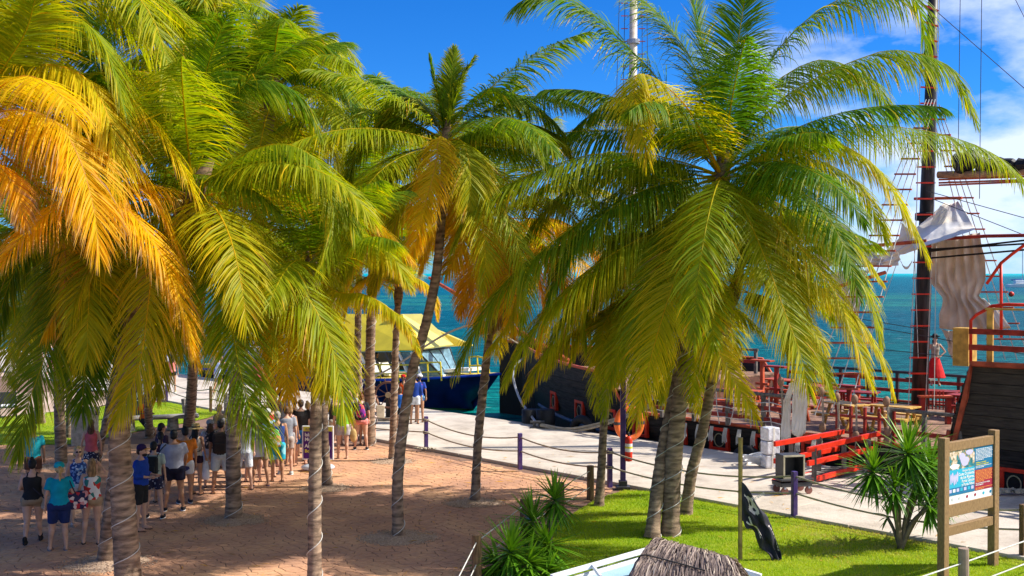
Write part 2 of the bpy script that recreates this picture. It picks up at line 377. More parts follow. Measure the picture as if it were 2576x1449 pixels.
# plaza of stamped stones
plaza = thing('plaza', None, None); plaza['kind'] = 'structure'
s = MB(); s.add(poly_uv([(-60, -10), (20, -10), (20, 20.8), (-60, 20.8)], -0.012), [(0, 1, 2, 3)])
build('joint_bed', s, GROUT, plaza)
def lawn_x(Y):     # plaza / lawn border, follows the wooden posts
    return np.interp(Y, [17, 19.3, 22.1, 23.9, 26.0, 27.3], [-1.3, -0.5, 0.35, 1.15, 2.0, 2.9])
cell = 0.28; cells = []
hr = random.Random(3)
jit = {}
def hv(i, j, k):
    key = (round(i, 2), round(j, 2))
    if key not in jit: jit[key] = (hr.uniform(-.26, .26) * cell, hr.uniform(-.2, .2) * cell)
    return jit[key]
W3 = cell * math.sqrt(3) / 1.0
for r_ in range(0, 92):
    Yc = 17.5 + r_ * cell * 0.66
    for c_ in range(-64, 42):
        Xc = c_ * cell * 1.06 + (0.53 * cell if r_ % 2 else 0)
        if not (-0.5 * Yc - 1.2 < Xc < 0.1 * Yc + 2.2): continue
        v = Vector((Xc, Yc, 0)).dot(NV)
        if v > 20.45: continue
        if Xc > lawn_x(Yc) - 0.25 and Yc < 27.2: continue
        hx = cell * 0.53; hy = cell * 0.44; q6 = cell * 0.22
        P6 = [(0, -hy), (hx, -q6), (hx, q6), (0, hy), (-hx, q6), (-hx, -q6)]
        pts = []
        for dx, dy in P6:
            jx, jy = hv(Xc + dx, Yc + dy, 0); pts.append(Vector((Xc + dx + jx, Yc + dy + jy, 0)))
        c0 = sum(pts, Vector()) / 6
        top = [c0 + (p - c0) * (1 - 0.010 / max(0.05, (p - c0).length) - 0.012) for p in pts]
        dz = hr.uniform(-0.0015, 0.0015); tl = (hr.uniform(-.005, .005), hr.uniform(-.005, .005))
        top = [Vector((p.x, p.y, dz + (p.x - c0.x) * tl[0] + (p.y - c0.y) * tl[1])) for p in top]
        cells.append((Yc, pts, top))
cells.sort(key=lambda a: a[0])
rest = MB()
for i, (Yc, pts, top) in enumerate(cells):
    mb = MB() if i < 290 else rest
    mb.add([(p.x, p.y, -0.014) for p in top] + top, [tuple(range(6, 12))] + [(k, (k + 1) % 6, 6 + (k + 1) % 6, 6 + k) for k in range(6)])
    if i < 290: build('paving_stone', mb, PLAZA, plaza)
tag(build('paving_stone_field', rest, PLAZA, plaza), kind='stuff')

# lawns
def inpoly(p, poly):
    c = False; j = len(poly) - 1
    for i in range(len(poly)):
        if ((poly[i][1] > p[1]) != (poly[j][1] > p[1])) and (p[0] < (poly[j][0] - poly[i][0]) * (p[1] - poly[i][1]) / (poly[j][1] - poly[i][1]) + poly[i][0]): c = not c
        j = i
    return c
lawnR = [(lawn_x(Y), Y) for Y in (15, 17, 19.3, 22.1, 23.9, 26.0)]
lawnR += [(2.75, 27.0)] + [tuple(UV(u, 20.78)[:2]) for u in (-17.4, -10, 4)] + [(20, 8), (8, 8)]
lawnL = [tuple(G(x, y)[:2]) for x, y in ((-420, 1150), (0, 1120), (182, 1119), (325, 1090), (400, 1074), (470, 1064), (525, 1051))]
lawnL += [tuple(UV(u, 20.75)[:2]) for u in (-38.5, -43)] + [tuple(G(x, y)[:2]) for x, y in ((330, 1012), (240, 1026), (180, 1031), (0, 1050), (-420, 1060))]
def fill_poly(poly, z):
    bm = bmesh.new(); vs = [bm.verts.new((x, y, z)) for x, y in poly]; f = bm.faces.new(vs); bmesh.ops.triangulate(bm, faces=[f])
    mb = MB(); bm.verts.index_update(); mb.v = [tuple(v.co) for v in bm.verts]; mb.f = [tuple(v.index for v in f.verts) for f in bm.faces]; bm.free(); return mb
for nm, poly in (('lawn', lawnR), ('lawn', lawnL)):
    structure(nm, fill_poly(poly, 0.012), TURF)
def grass(poly, n, hgt, box, label):
    pts = []
    while len(pts) < n:
        P = rng.uniform([box[0], box[2]], [box[1], box[3]], (n, 2))
        pts += [p for p in P if inpoly(p, poly) and abs(p[0]) < 0.5 * p[1] + 1.0]
    P = np.array(pts[:n]); a = rng.uniform(0, 2 * math.pi, n); h = hgt * rng.uniform(0.5, 1.3, n); wd = rng.uniform(0.004, 0.009, n)
    base = np.c_[P, np.full(n, 0.008)]; side = np.c_[np.cos(a), np.sin(a), np.zeros(n)] * wd[:, None]
    lean = np.c_[rng.normal(0, 0.45, (n, 2)), np.ones(n)] * h[:, None]
    V = np.stack([base - side, base + side, base + lean], 1).reshape(-1, 3); Q = np.arange(3 * n).reshape(n, 3)
    ag = 0.5 + 0.2 * np.sin(P[:, 0] * 5.1 + 2 * np.sin(P[:, 1] * 3.7)) * np.sin(P[:, 1] * 4.3 + P[:, 0]) + 0.36 * np.sin(P[:, 0] * 0.9 + 1.3 * np.sin(P[:, 1] * 0.8)) * np.sin(P[:, 1] * 0.7 + 2) + rng.normal(0, 0.16, n)
    nearpath = np.clip(1 - (20.9 - (P @ np.array([NV.x, NV.y]))) / 0.7, 0, 1); ag = np.clip(ag + nearpath * 0.45, 0, 1)
    ag = np.repeat(ag, 3)
    me = raw_mesh('grass', V, Q, GRASS, ag); o = bpy.data.objects.new('grass', me); C.objects.link(o)
    tag(o, label, 'grass', kind='stuff')
grass(lawnR, 110000, 0.045, (-2, 14, 16, 28), 'short bright green grass of the lawn in front of the sign')
grass(lawnL, 30000, 0.05, (-26, -8, 33, 46), 'short bright green grass round the log bench')

# gravel round trunks
GRAV = mat('pale gravel', (0.52, 0.38, 0.27), 0.9, scale=30, col2=(0.32, 0.21, 0.145))
def gravel(x, y, rx, n, label):
    c = G(x, y); V = []; Q = []; rx *= .78
    mb = MB()
    ring = [(c.x + rx * math.cos(a) * hr.uniform(.8, 1.1), c.y + rx * .85 * math.sin(a) * hr.uniform(.8, 1.1)) for a in np.linspace(0, 2 * math.pi, 15)[:-1]]
    top = [(c.x, c.y, 0.07)] + [(c.x + (p[0] - c.x) * .55, c.y + (p[1] - c.y) * .55, 0.035) for p in ring] + [(p[0], p[1], 0.001) for p in ring]
    k = len(ring); fs = [(0, 1 + i, 1 + (i + 1) % k) for i in range(k)] + [(1 + i, 1 + k + i, 1 + k + (i + 1) % k, 1 + (i + 1) % k) for i in range(k)]
    mb.add(top, fs)
    for _ in range(n):
        a = hr.uniform(0, 6.28); r = rx * math.sqrt(hr.random()) * 1.15; s_ = hr.uniform(.010, .024)
        z = max(0, 0.07 * (1 - r / rx)) + s_ * .3
        p = Vector((c.x + r * math.cos(a), c.y + .85 * r * math.sin(a), z))
        o = [p + Vector(d) * s_ * hr.uniform(.6, 1.2) for d in ((1, 0, 0), (-1, 0, 0), (0, 1, 0), (0, -1, 0), (0, 0, .7), (0, 0, -.7))]
        mb.add(o, [(0, 2, 4), (2, 1, 4), (1, 3, 4), (3, 0, 4), (2, 0, 5), (1, 2, 5), (3, 1, 5), (0, 3, 5)])
    tag(build('gravel', mb, GRAV), label, 'gravel', kind='stuff')
gravel(1003, 1352, 0.95, 900, 'pale gravel mound at the foot of the curved dark palm trunk')
gravel(588, 1308, 0.9, 700, 'pale gravel at the foot of the trunk beside the black backpack man')
gravel(268, 1418, 1.0, 700, 'pale gravel round the two trunks at lower left')
gravel(1195, 1264, 0.85, 600, 'pale gravel in the square round the straight middle trunk')
gravel(824, 1227, 0.8, 500, 'pale gravel beside the purple boarding sign')
gravel(987, 1160, 0.8, 400, 'pale gravel round the trunk near the ship wheel')
gravel(155, 1172, 0.9, 300, 'pale gravel round the trunk beside the concrete bin')

# dry leaflets and litter fallen on plaza and lawn
V = []; Q = []; A_ = []; g9 = np.random.default_rng(77)
for i in range(420):
    Y_ = g9.uniform(18.5, 34); X_ = g9.uniform(-.46 * Y_, .42 * Y_)
    if Vector((X_, Y_, 0)).dot(NV) > 25.5: continue
    zz = .062 if Vector((X_, Y_, 0)).dot(NV) > 21.0 else .03; L_ = g9.uniform(.08, .38); a_ = g9.uniform(0, 3.14); d_ = np.array([math.cos(a_), math.sin(a_), 0]) * L_ / 2; n_ = np.array([-math.sin(a_), math.cos(a_), 0]) * .012
    c_ = np.array([X_, Y_, zz]); b_ = len(V); V += [c_ - d_, c_ + n_ + np.array([0, 0, .012]), c_ + d_, c_ - n_ + np.array([0, 0, .012])]; Q.append((b_, b_ + 1, b_ + 2, b_ + 3)); A_ += [g9.uniform(.8, 1.0)] * 4
me = raw_mesh('fallen_leaflets', np.array(V), np.array(Q), LEAF, np.array(A_)); o_ = bpy.data.objects.new('fallen_leaflets', me); C.objects.link(o_); tag(o_, 'dry palm leaflets scattered over plaza, pier and lawn', 'leaf litter', kind='stuff')
# ================================================================== PALMS
def fixlen(v): return v / np.maximum(1e-9, np.linalg.norm(v, axis=-1, keepdims=True))
def frond(parent, ctrl, age=0.3, nl=85, Lm=0.95, droop=0.7, seg=4, wd=0.024, dead=0.12, spread=1.0, seed=0, hang=0.38):
    g = np.random.default_rng(seed); nl = int(nl * 2.1); Lm = Lm * 1.14; wd = wd * .49; droop = droop * .95
    P, tot = cat(ctrl, 40)
    T = fixlen(np.gradient(P, axis=0))
    hz = P[-1] - P[0]; hz[2] = 0
    if np.linalg.norm(hz) < 0.3: hz = np.array([math.cos(seed), math.sin(seed), 0])
    hz = hz / np.linalg.norm(hz); s0 = np.array([-hz[1], hz[0], 0.0])
    tt = np.linspace(0.13, 0.992, nl); ix = tt * 39; i0 = np.minimum(ix.astype(int), 38); fr = (ix - i0)[:, None]
    B = P[i0] * (1 - fr) + P[i0 + 1] * fr; TT = fixlen(T[i0] * (1 - fr) + T[i0 + 1] * fr)
    S = fixlen(s0 - TT * (TT @ s0)[:, None]); NN = np.cross(S, TT); flip = np.where(NN[:, 2] < 0, -1, 1)[:, None]
    # keep the upper face continuous: reference normal follows the arch
    ref = np.cross(s0, T[0]); ref = ref if ref[2] > 0 or abs(ref[2]) < .05 else -ref
    NN = np.where((np.cross(s0, T[2]) @ np.array([0, 0, 1.0])) < 0, -1, 1) * NN
    prof = np.interp(tt, [0.13, .2, .35, .6, .85, 1.0], [0.45, .75, 1.0, .92, .6, .28]) * Lm
    A = np.interp(tt, [0.13, .5, .9, 1.0], [R(72), R(58), R(38), R(14)]) * spread
    V = []; Q = []; AG = []; o = 0
    xs = np.linspace(0, 1, seg + 1); wp = np.interp(xs, [0, .12, .4, .75, 1], [.45, 1, .95, .6, .06])
    clump = np.sin(tt * 37 + seed) * 0.12 + g.normal(0, 0.02, nl)
    for sg in (-1, 1):
        a = A + g.normal(0, 0.05, nl) + clump * .35
        lift = g.normal(0.14, 0.09, nl)
        d = fixlen(sg * S * np.sin(a)[:, None] + TT * np.cos(a)[:, None] + NN * lift[:, None] - np.array([0, 0, 1.0]) * (hang * (1 - np.abs(TT[:, 2])))[:, None])
        L = prof * g.uniform(0.82, 1.1, nl); L = np.where(g.random(nl) < 0.05, L * g.uniform(.3, .7, nl), L)
        dr = np.clip(droop * g.uniform(0.65, 1.25, nl), 0, 1.6)
        kink = g.random(nl) < 0.12
        pts = []
        p = B.copy(); dd = d.copy()
        for k in range(seg + 1):
            pts.append(p.copy())
            pull = (dr * (0.35 + 1.0 * k / seg))[:, None] * np.array([0, 0, -1.0])
            pull = pull * np.where(kink & (k >= seg // 2), 2.4, 1.0)[:, None]
            pull += dd * 0 + g.normal(0, .018, (nl, 3))
            dd = fixlen(dd + pull * (1.6 / seg)); p = p + dd * (L / seg)[:, None]
        X = np.stack(pts, 1)                                     # nl, seg+1, 3
        D = fixlen(np.gradient(X, axis=1))
        wref = TT + NN * g.normal(0, 0.30, nl)[:, None]
        wv = wref[:, None, :] - D * np.sum(wref[:, None, :] * D, -1, keepdims=True); wv = fixlen(wv)
        ww = wd * g.uniform(0.8, 1.2, nl)[:, None] * wp[None, :]
        a_ = X - wv * ww[..., None]; b_ = X + wv * ww[..., None]
        vv = np.stack([a_, b_], 2).reshape(-1, 3)                # nl*(seg+1)*2
        n0 = nl; st = (seg + 1) * 2
        bs = (np.arange(n0) * st)[:, None] + (np.arange(seg) * 2)[None, :]
        q = np.stack([bs, bs + 1, bs + 3, bs + 2], -1).reshape(-1, 4) + o
        o += len(vv); V.append(vv); Q.append(q)
        ag = age + g.normal(0, 0.045, nl)[:, None] + 0.10 * xs[None, :] ** 2 + dead * np.clip(xs[None, :] - .55, 0, 1) * g.uniform(.2, 1.6, nl)[:, None] + 0 * D[..., 0]
        ag = ag + 0.10 * max(0, age - .25) * (tt[:, None] - .5)
        ag = ag + (g.random(nl) < .05)[:, None] * g.uniform(.15, .5, nl)[:, None] * np.clip(xs[None, :] * 2 - .3, 0, 1)
        AG.append(np.clip(np.repeat(ag[..., None], 2, -1).reshape(-1), 0, 1))
    V = np.concatenate(V); Q = np.concatenate(Q); AG = np.concatenate(AG)
    off = np.array(parent.location)
    me = raw_mesh('frond', V - off, Q, LEAF, AG)
    o_ = bpy.data.objects.new('frond', me); C.objects.link(o_); o_.parent = parent
    # midrib, a sub-part
    n = 5; rr = np.interp(np.linspace(0, 1, 14), [0, .06, .2, .6, 1], [.05, .032, .02, .012, .004]) * (Lm / 1.2)
    Pm = P[np.linspace(0, 39, 14).astype(int)]; Tm = T[np.linspace(0, 39, 14).astype(int)]
    Sx = fixlen(s0 - Tm * (Tm @ s0)[:, None]); Ny = np.cross(Sx, Tm)
    an = 2 * math.pi * np.arange(n) / n
    V2 = Pm[:, None, :] + (Sx[:, None, :] * np.cos(an)[None, :, None] * 1.0 + Ny[:, None, :] * np.sin(an)[None, :, None] * .7) * rr[:, None, None] - off
    k = np.arange(13)[:, None] * n; j = np.arange(n)[None, :]; j2 = (j + 1) % n
    Q2 = np.stack([k + j, k + j2, k + n + j2, k + n + j], -1).reshape(-1, 4)
    m2 = raw_mesh('midrib', V2.reshape(-1, 3), Q2, LEAF, np.full(14 * n, min(.95, max(.5, age + .22))), True)
    r_ = bpy.data.objects.new('midrib', m2); C.objects.link(r_); r_.parent = o_
    return o_
CLEAR = [(856, 792, 1160, 1400), (1062, 690, 1175, 1400), (1180, 960, 1470, 1500), (2236, 430, 2700, 1500), (620, -200, 1215, 20), (900, -200, 1060, 190), (1190, -200, 1290, 190), (300, 985, 560, 1500), (560, 1120, 2300, 1600), (-50, 1120, 300, 1600), (880, 1000, 1200, 1500), (2080, 960, 2700, 1600), (1780, 975, 2200, 1600), (2350, -200, 2700, 90), (80, 1010, 300, 1500)]
def blocked(pts):
    n = 0
    for i, q in enumerate(pts[2:]):
        for dz in (0, -.6, -1.0):
            r = Vector(q) + Vector((0, 0, dz)) - Vector((0, 0, HC)); 
            cy = r.y * math.cos(PITCH) - r.z * math.sin(PITCH); cz = r.y * math.sin(PITCH) + r.z * math.cos(PITCH)
            x = 1288 + FPX * r.x / cy; y = 724.5 - FPX * cz / cy
            for a, b, c, d in CLEAR:
                if a < x < c and b < y < d: n += 1; break
    return n
def auto_frond(parent, c, az, el, L, age, seed, g, bend=None, **kw):
    bend = bend if bend is not None else g.uniform(75, 120)
    for trial in range(9):
        pts = []; p = np.array(c, float); n = 9; wob = g.normal(0, .12)
        for k in range(n + 1):
            pts.append(p.copy())
            t = k / n; pit = R(el - bend * t ** 1.25); a2 = az + wob * t
            p = p + np.array([math.cos(a2) * math.cos(pit), math.sin(a2) * math.cos(pit), math.sin(pit)]) * L / n
        if blocked(pts) < 2: break
        az += g.uniform(-.9, .9); L *= .93; bend *= .95
    else: return None
    return frond(parent, pts, age=age, seed=seed, **kw)
FIB = mat('palm sheath fibre', (0.26, 0.17, 0.09), 0.95, scale=6, col2=(0.09, 0.06, 0.035), stretch=(1, 1, 3), bump=0.8)
NUT = mat('coconut husk', (0.36, 0.33, 0.05), 0.45, scale=4, col2=(0.30, 0.18, 0.03))
NUTB = mat('brown coconut husk', (0.30, 0.10, 0.03), 0.6, scale=4)
def palm(label, trunk, crown, Yb, r0, r1, key=(), nf=22, L=5.0, age=(0.1, 0.4), seed=1, group='coconut palms of the plaza', Yc=None,
         nuts=0, wrap=True, nl=66, Lm=0.9, droop=0.75, gold=0.0, avoid=None, elr=(-32, 86), base=None, wd=0.026, lowz=None):
    """trunk: sight points (x, y) from the foot upward; crown: sight point; Yb, Yc: distances of foot and crown"""
    g = np.random.default_rng(seed); Yc = Yc or Yb
    b = Vector(base) if base else G(trunk[0][0], trunk[0][1])
    Yb = b.y
    root = thing('palm_tree', label, 'palm tree', b, group=group)
    pts = [b]; tr = trunk[1:] + [crown]; y0, y1 = trunk[0][1], crown[1]
    for x, y in tr:
        t = (y0 - y) / (y0 - y1); pts.append(W(x, y, Yb + (Yc - Yb) * t))
    P, tot = cat(pts, max(30, int(60)))
    n = 14; m = len(P); V = []; 
    T = fixlen(np.gradient(P, axis=0))
    h = np.linspace(0, tot, m)
    # ringed trunk: denser rings
    ringn = int(tot / 0.045); hh = np.linspace(0, tot, ringn); PP = np.stack([np.interp(hh, h, P[:, k]) for k in range(3)], 1)
    TT = fixlen(np.gradient(PP, axis=0))
    rad = np.interp(hh / tot, [0, .04, .12, .5, .93, 1], [r0 * 1.28, r0 * 1.08, r0, (r0 + r1) / 2, r1, r1 * 1.1])
    per = 0.135; hw_ = hh / per + .55 * np.sin(hh * 2.3 + seed) + .3 * np.sin(hh * 5.1 + 2 * seed); ph = hw_ % 1; ringp = 1 + 0.05 * (ph ** 3) - 0.015
    rad = rad * ringp * (1 + g.normal(0, .006, ringn))
    rad *= 1 + 0.02 * np.sin(hh * 2.1 + seed)
    xx = np.array([1, 0, 0.0]); X = fixlen(xx - TT * (TT @ xx)[:, None]); Y = np.cross(TT, X)
    an = 2 * math.pi * np.arange(n) / n
    lump = 1 + g.normal(0, .012, (ringn, n))
    V = PP[:, None, :] + (X[:, None, :] * np.cos(an)[None, :, None] + Y[:, None, :] * np.sin(an)[None, :, None]) * (rad[:, None] * lump)[:, :, None] - np.array(b)
    k = np.arange(ringn - 1)[:, None] * n; j = np.arange(n)[None, :]; j2 = (j + 1) % n
    Q = np.stack([k + j, k + j2, k + n + j2, k + n + j], -1).reshape(-1, 4)
    pa = (hw_[:, None] + .22 * np.sin(an + seed)[None, :] + g.normal(0, .05, (ringn, n))) % 1; rc = 1 - .6 * np.exp(-((pa - .08) / .13) ** 2); rc = rc * g.uniform(.8, 1.0, (ringn, n)) * np.where(g.random((ringn, n)) < .02, .45, 1); me = raw_mesh('trunk', V.reshape(-1, 3), Q, BARK, rc.reshape(-1), True); o = bpy.data.objects.new('trunk', me); C.objects.link(o); o.parent = root
    cz = P[-1]
    if wrap:
        turns = tot / 0.62; k = int(turns * 14); t = np.linspace(0.0, min(1, 4.3 / tot), k); a = t * tot / 0.62 * 2 * math.pi + seed
        ps = []
        for tt_, a_ in zip(t, a):
            c = [np.interp(tt_ * tot, h, P[:, q]) for q in range(3)]; rr = np.interp(tt_ * tot, hh, rad) + 0.012
            ps.append((c[0] + rr * math.cos(a_) * 1.0, c[1] + rr * math.sin(a_), c[2]))
        mb = MB().tube(ps, 0.0085, 4); build('light_cord', mb, CORD, root)
    # sheath
    mb = MB(); up = Vector(T[-1]); mb.tube([Vector(cz) - up * .35, Vector(cz) - up * .1, Vector(cz) + up * .25, Vector(cz) + up * .7], [r1 * 1.15, r1 * 1.5, r1 * 1.2, r1 * .4], 10)
    build('leaf_sheath', mb, FIB, root, smooth=True)
    c0 = np.array(cz)
    for i, kf in enumerate(key):
        ctr = [c0 + np.array([0, 0, .05])] + [np.array(W(x, y, Yc + dY)) for x, y, dY in kf['p']]
        kw = {k_: v_ for k_, v_ in kf.items() if k_ != 'p'}
        frond(root, ctr, seed=seed * 100 + i, **{**dict(nl=100, Lm=Lm * 1.2, droop=droop, wd=wd * .95, hang=.75), **kw})
    for i in range(nf):
        az = i * 2.39996 + seed; f = (i + .5) / nf
        el = elr[1] + (elr[0] - elr[1]) * f + g.normal(0, 5)
        Lf = L * (0.72 + .36 * math.sin(min(1, f * 1.6) * math.pi / 2)) * g.uniform(.88, 1.08)
        if avoid and avoid(az % (2 * math.pi), el): continue
        ag = age[0] + (age[1] - age[0]) * f + g.normal(0, .035); dead = 0
        if g.random() < gold * (f > .45): ag = g.uniform(.55, .8); dead = g.uniform(.1, .6)
        if f > .9 and g.random() < .35: dead = .5
        auto_frond(root, c0 + np.array([0, 0, (0.5 - f) * .4]), az, el, Lf, float(np.clip(ag, 0, .95)), seed * 1000 + i, g,
                   bend=(40 + 55 * f) * g.uniform(.9, 1.35), nl=nl, Lm=Lm, droop=droop * g.uniform(.8, 1.15), dead=dead, seg=3, wd=wd)
    for i in range(nuts):
        a = g.uniform(0, 6.28); r = r1 + .14
        mb = MB().ell(c0 + np.array([r * math.cos(a), r * math.sin(a), -.18 - g.uniform(0, .2)]), (.10, .10, .135), 10, 7)
        build('coconut', mb, NUT if i % 3 else NUTB, root, smooth=True)
    return root, c0

def away(az, el): return False
# big palm in the middle right
K = []
def k(age, *p, **kw): K.append(dict(p=p, age=age, **kw))
k(0.26, (1936, 276, -.3), (2060, 193, -.5), (2176, 143, -.7), (2260, 125, -.8), (2376, 160, -1.0), (2428, 243, -1.1), (2450, 300, -1.1), Lm=1.15, droop=.85)
k(0.42, (1900, 400, -.6), (2010, 335, -1.0), (2060, 340, -1.2), (2143, 376, -1.5), (2210, 427, -1.7), (2292, 562, -2.0), (2332, 649, -2.1), Lm=.95, droop=.9, dead=.1)
k(0.28, (2040, 350, .4), (2150, 317, .6), (2215, 315, .7), (2361, 335, .9), (2488, 380, 1.0), (2560, 440, 1.1), (2600, 500, 1.1), Lm=1.0, droop=.95)
k(0.16, (1735, 320, .2), (1650, 193, .3), (1592, 133, .4), (1508, 50, .5), (1441, 0, .6), (1370, -25, .6), (1300, 10, .6), Lm=1.6, droop=.6)
k(0.18, (1760, 200, .8), (1700, 90, 1.0), (1630, 10, 1.1), (1540, -60, 1.2), Lm=1.4, droop=.7)
k(0.46, (1786, 383, -.6), (1743, 290, -1.2), (1676, 217, -1.8), (1610, 184, -2.4), (1594, 225, -2.7), (1605, 290, -2.9), (1630, 400, -3.0), Lm=1.05, droop=.8)
k(0.23, (1740, 370, .3), (1617, 330, .4), (1458, 330, .6), (1325, 347, .8), (1208, 367, .9), (1125, 427, 1.0), Lm=1.0, droop=.8)
k(0.30, (1740, 415, -.2), (1622, 387, -.5), (1492, 388, -.8), (1408, 410, -1.0), (1292, 457, -1.2), (1200, 510, -1.3), (1142, 619, -1.4), Lm=1.05, droop=.9)
k(0.28, (1700, 480, -.3), (1592, 512, -.6), (1475, 549, -.9), (1342, 649, -1.3), (1265, 722, -1.5), (1190, 840, -1.7), (1150, 930, -1.8), Lm=1.3, droop=1.0)
k(0.38, (1700, 560, -.5), (1590, 610, -.9), (1480, 680, -1.2), (1390, 770, -1.4), (1310, 880, -1.5), (1270, 960, -1.6), Lm=1.1, droop=1.0)
k(0.36, (1690, 600, .4), (1600, 640, .6), (1500, 720, .8), (1430, 820, .9), (1380, 930, .9), Lm=1.1, droop=.9)
k(0.48, (1780, 480, -.9), (1749, 546, -1.5), (1702, 686, -2.2), (1655, 836, -2.6), (1625, 950, -2.8), (1600, 1060, -2.9), Lm=1.0, droop=.45, dead=.1)
k(0.39, (1836, 462, -.8), (1876, 536, -1.5), (1926, 653, -2.0), (1976, 790, -2.4), (2012, 885, -2.6), (2035, 985, -2.7), Lm=1.1, droop=.75)
k(0.44, (1876, 502, -.5), (1943, 546, -1.0), (2009, 619, -1.4), (2092, 719, -1.7), (2150, 850, -1.9), (2190, 960, -2.0), Lm=1.0, droop=.85)
k(0.14, (1793, 207, .2), (1773, 133, .3), (1750, 40, .3), (1735, -60, .3), Lm=1.15, droop=.35)
k(0.16, (1819, 333, -.1), (1843, 200, -.3), (1860, 83, -.5), (1880, -40, -.9), Lm=1.1, droop=.5)
k(0.22, (1870, 300, .2), (1940, 150, .2), (2040, 40, 0), (2160, -20, 0), (2290, -20, 0), (2325, 90, 0), (2328, 160, 0), Lm=1.2, droop=.9)
k(0.50, (1790, 500, -.5), (1745, 590, -1.2), (1752, 720, -1.9), (1790, 850, -2.3), (1850, 960, -2.6), (1905, 1055, -2.7), Lm=.8, droop=.6, dead=.15)
k(0.36, (1720, 520, -.2), (1620, 590, -.4), (1510, 690, -.7), (1420, 800, -.9), (1370, 900, -1.0), Lm=1.15, droop=.9)
k(0.26, (1740, 440, .5), (1640, 400, .8), (1500, 430, 1.1), (1380, 520, 1.3), (1300, 640, 1.3), Lm=1.15, droop=.9)
k(0.20, (1720, 300, .5), (1640, 240, .8), (1540, 250, 1.0), (1440, 330, 1.1), Lm=1.1, droop=.9)
k(0.24, (1900, 260, .4), (1990, 180, .6), (2080, 150, .7), (2190, 200, .8), (2250, 300, .8), Lm=1.15, droop=.9)
k(0.34, (1900, 440, .3), (1980, 400, .5), (2080, 410, .6), (2170, 480, .7), (2230, 600, .7), Lm=1.05, droop=.9)
k(0.31, (1750, 430, .8), (1640, 440, 1.4), (1500, 520, 1.8), (1420, 640, 2.0), (1380, 780, 2.0), Lm=1.1, droop=.9)
k(0.21, (1880, 420, .8), (1990, 470, 1.2), (2080, 560, 1.5), (2130, 680, 1.6), Lm=1.1, droop=.9)
pA, cA = palm('biggest coconut palm right of centre with yellow coconuts on the lawn', [(1686, 1347), (1692, 1200), (1705, 1050), (1728, 880), (1765, 720), (1795, 600)], (1815, 450), 22.4, .175, .125,
     key=K, nf=22, L=5.0, age=(.10, .38), seed=11, nuts=12, elr=(-40, 52), nl=88, Lm=1.0, droop=.9, Yc=22.6)
K = []
k(.42, (1800, 620, -.4), (1900, 560, -.8), (2020, 540, -1), (2130, 590, -1.2), (2215, 705, -1.3), Lm=.85, droop=.8)
k(.30, (1700, 640, .2), (1600, 660, .4), (1500, 760, .6), (1440, 900, .7), Lm=.95, droop=.85)
palm('palm trunk standing just left of the thickest trunk on the lawn', [(1640, 1354), (1655, 1220), (1676, 1090), (1705, 950), (1730, 800)], (1745, 650), 22.2, .135, .10, key=K, nf=24, L=4.6, age=(.2, .44), seed=12, Yc=23.6, nl=64, Lm=.85, elr=(-50, 60))
K = []
k(.42, (1969, 700, -.5), (2043, 710, -.8), (2126, 770, -1), (2176, 829, -1.1), (2225, 920, -1.2), (2245, 990, -1.2), Lm=.85, droop=.95)
k(.36, (1930, 760, -.8), (1990, 800, -1.2), (2060, 900, -1.5), (2090, 985, -1.6), Lm=.8, droop=.9)
palm('grey green palm trunk leaning right behind the thickest trunk', [(1725, 1294), (1740, 1190), (1767, 1087), (1790, 970), (1820, 850)], (1850, 725), 24.4, .125, .10, key=K, nf=20, L=3.9, age=(.25, .47), seed=13, Yc=24.2, nl=60, Lm=.75, elr=(-40, 60))
K = []
k(.40, (1585, 738, -.4), (1523, 780, -.8), (1448, 832, -1.1), (1386, 885, -1.3), (1348, 933, -1.4), (1321, 1000, -1.5), Lm=.8, droop=1.0)
k(.42, (1590, 745, -.6), (1540, 785, -1.2), (1516, 830, -1.6), (1520, 900, -1.8), (1540, 960, -1.8), Lm=.8, droop=.5)
palm('small palm with a flared foot beside the wooden post at the lawn tip', [(1507, 1273), (1513, 1180), (1520, 1060), (1536, 950), (1580, 850)], (1640, 752), 25.3, .098, .075, key=K, nf=14, L=2.6, age=(.25, .45), seed=14, wrap=False, nl=56, Lm=.75, elr=(-30, 70))
K = []
k(.66, (1240, 570, -.3), (1215, 620, -.6), (1180, 700, -.8), (1160, 790, -.9), Lm=.75, droop=.8, dead=.6)
k(.97, (1262, 640, -.3), (1275, 720, -.5), (1262, 790, -.6), (1240, 830, -.7), Lm=.6, droop=.7, dead=.5)
k(.66, (1300, 600, .2), (1350, 680, .2), (1370, 780, .2), (1350, 880, .2), Lm=.85, droop=.8, dead=.3)
k(.72, (1300, 580, .2), (1360, 610, .2), (1410, 690, .2), (1420, 790, .2), Lm=.85, droop=.8, dead=.3)
k(.68, (1310, 560, .5), (1400, 550, .6), (1480, 610, .6), (1530, 700, .6), Lm=.85, droop=.8, dead=.2)
k(.62, (1220, 540, .3), (1150, 530, .4), (1090, 590, .5), (1060, 680, .5), Lm=.8, droop=.8, dead=.3)
palm('straight slim palm in the middle whose old fronds have gone orange', [(1195, 1263), (1200, 1150), (1205, 1080), (1223, 913), (1238, 780)], (1265, 545), 25.7, .102, .085, key=K, nf=20, L=4.0, age=(.3, .55), seed=15, gold=.6, nuts=4, nl=60, Lm=.8, elr=(-40, 75))
K = []
k(.10, (1105, 260, 0), (1090, 200, 0), (1080, 145, 0), Lm=.38, droop=.4, spread=.6)
k(.25, (1130, 250, -.1), (1137, 180, -.2), (1143, 122, -.2), Lm=.42, droop=.5, spread=.7)
k(.25, (1145, 260, .1), (1166, 195, .1), (1190, 150, 0), Lm=.5, droop=.6, spread=.8)
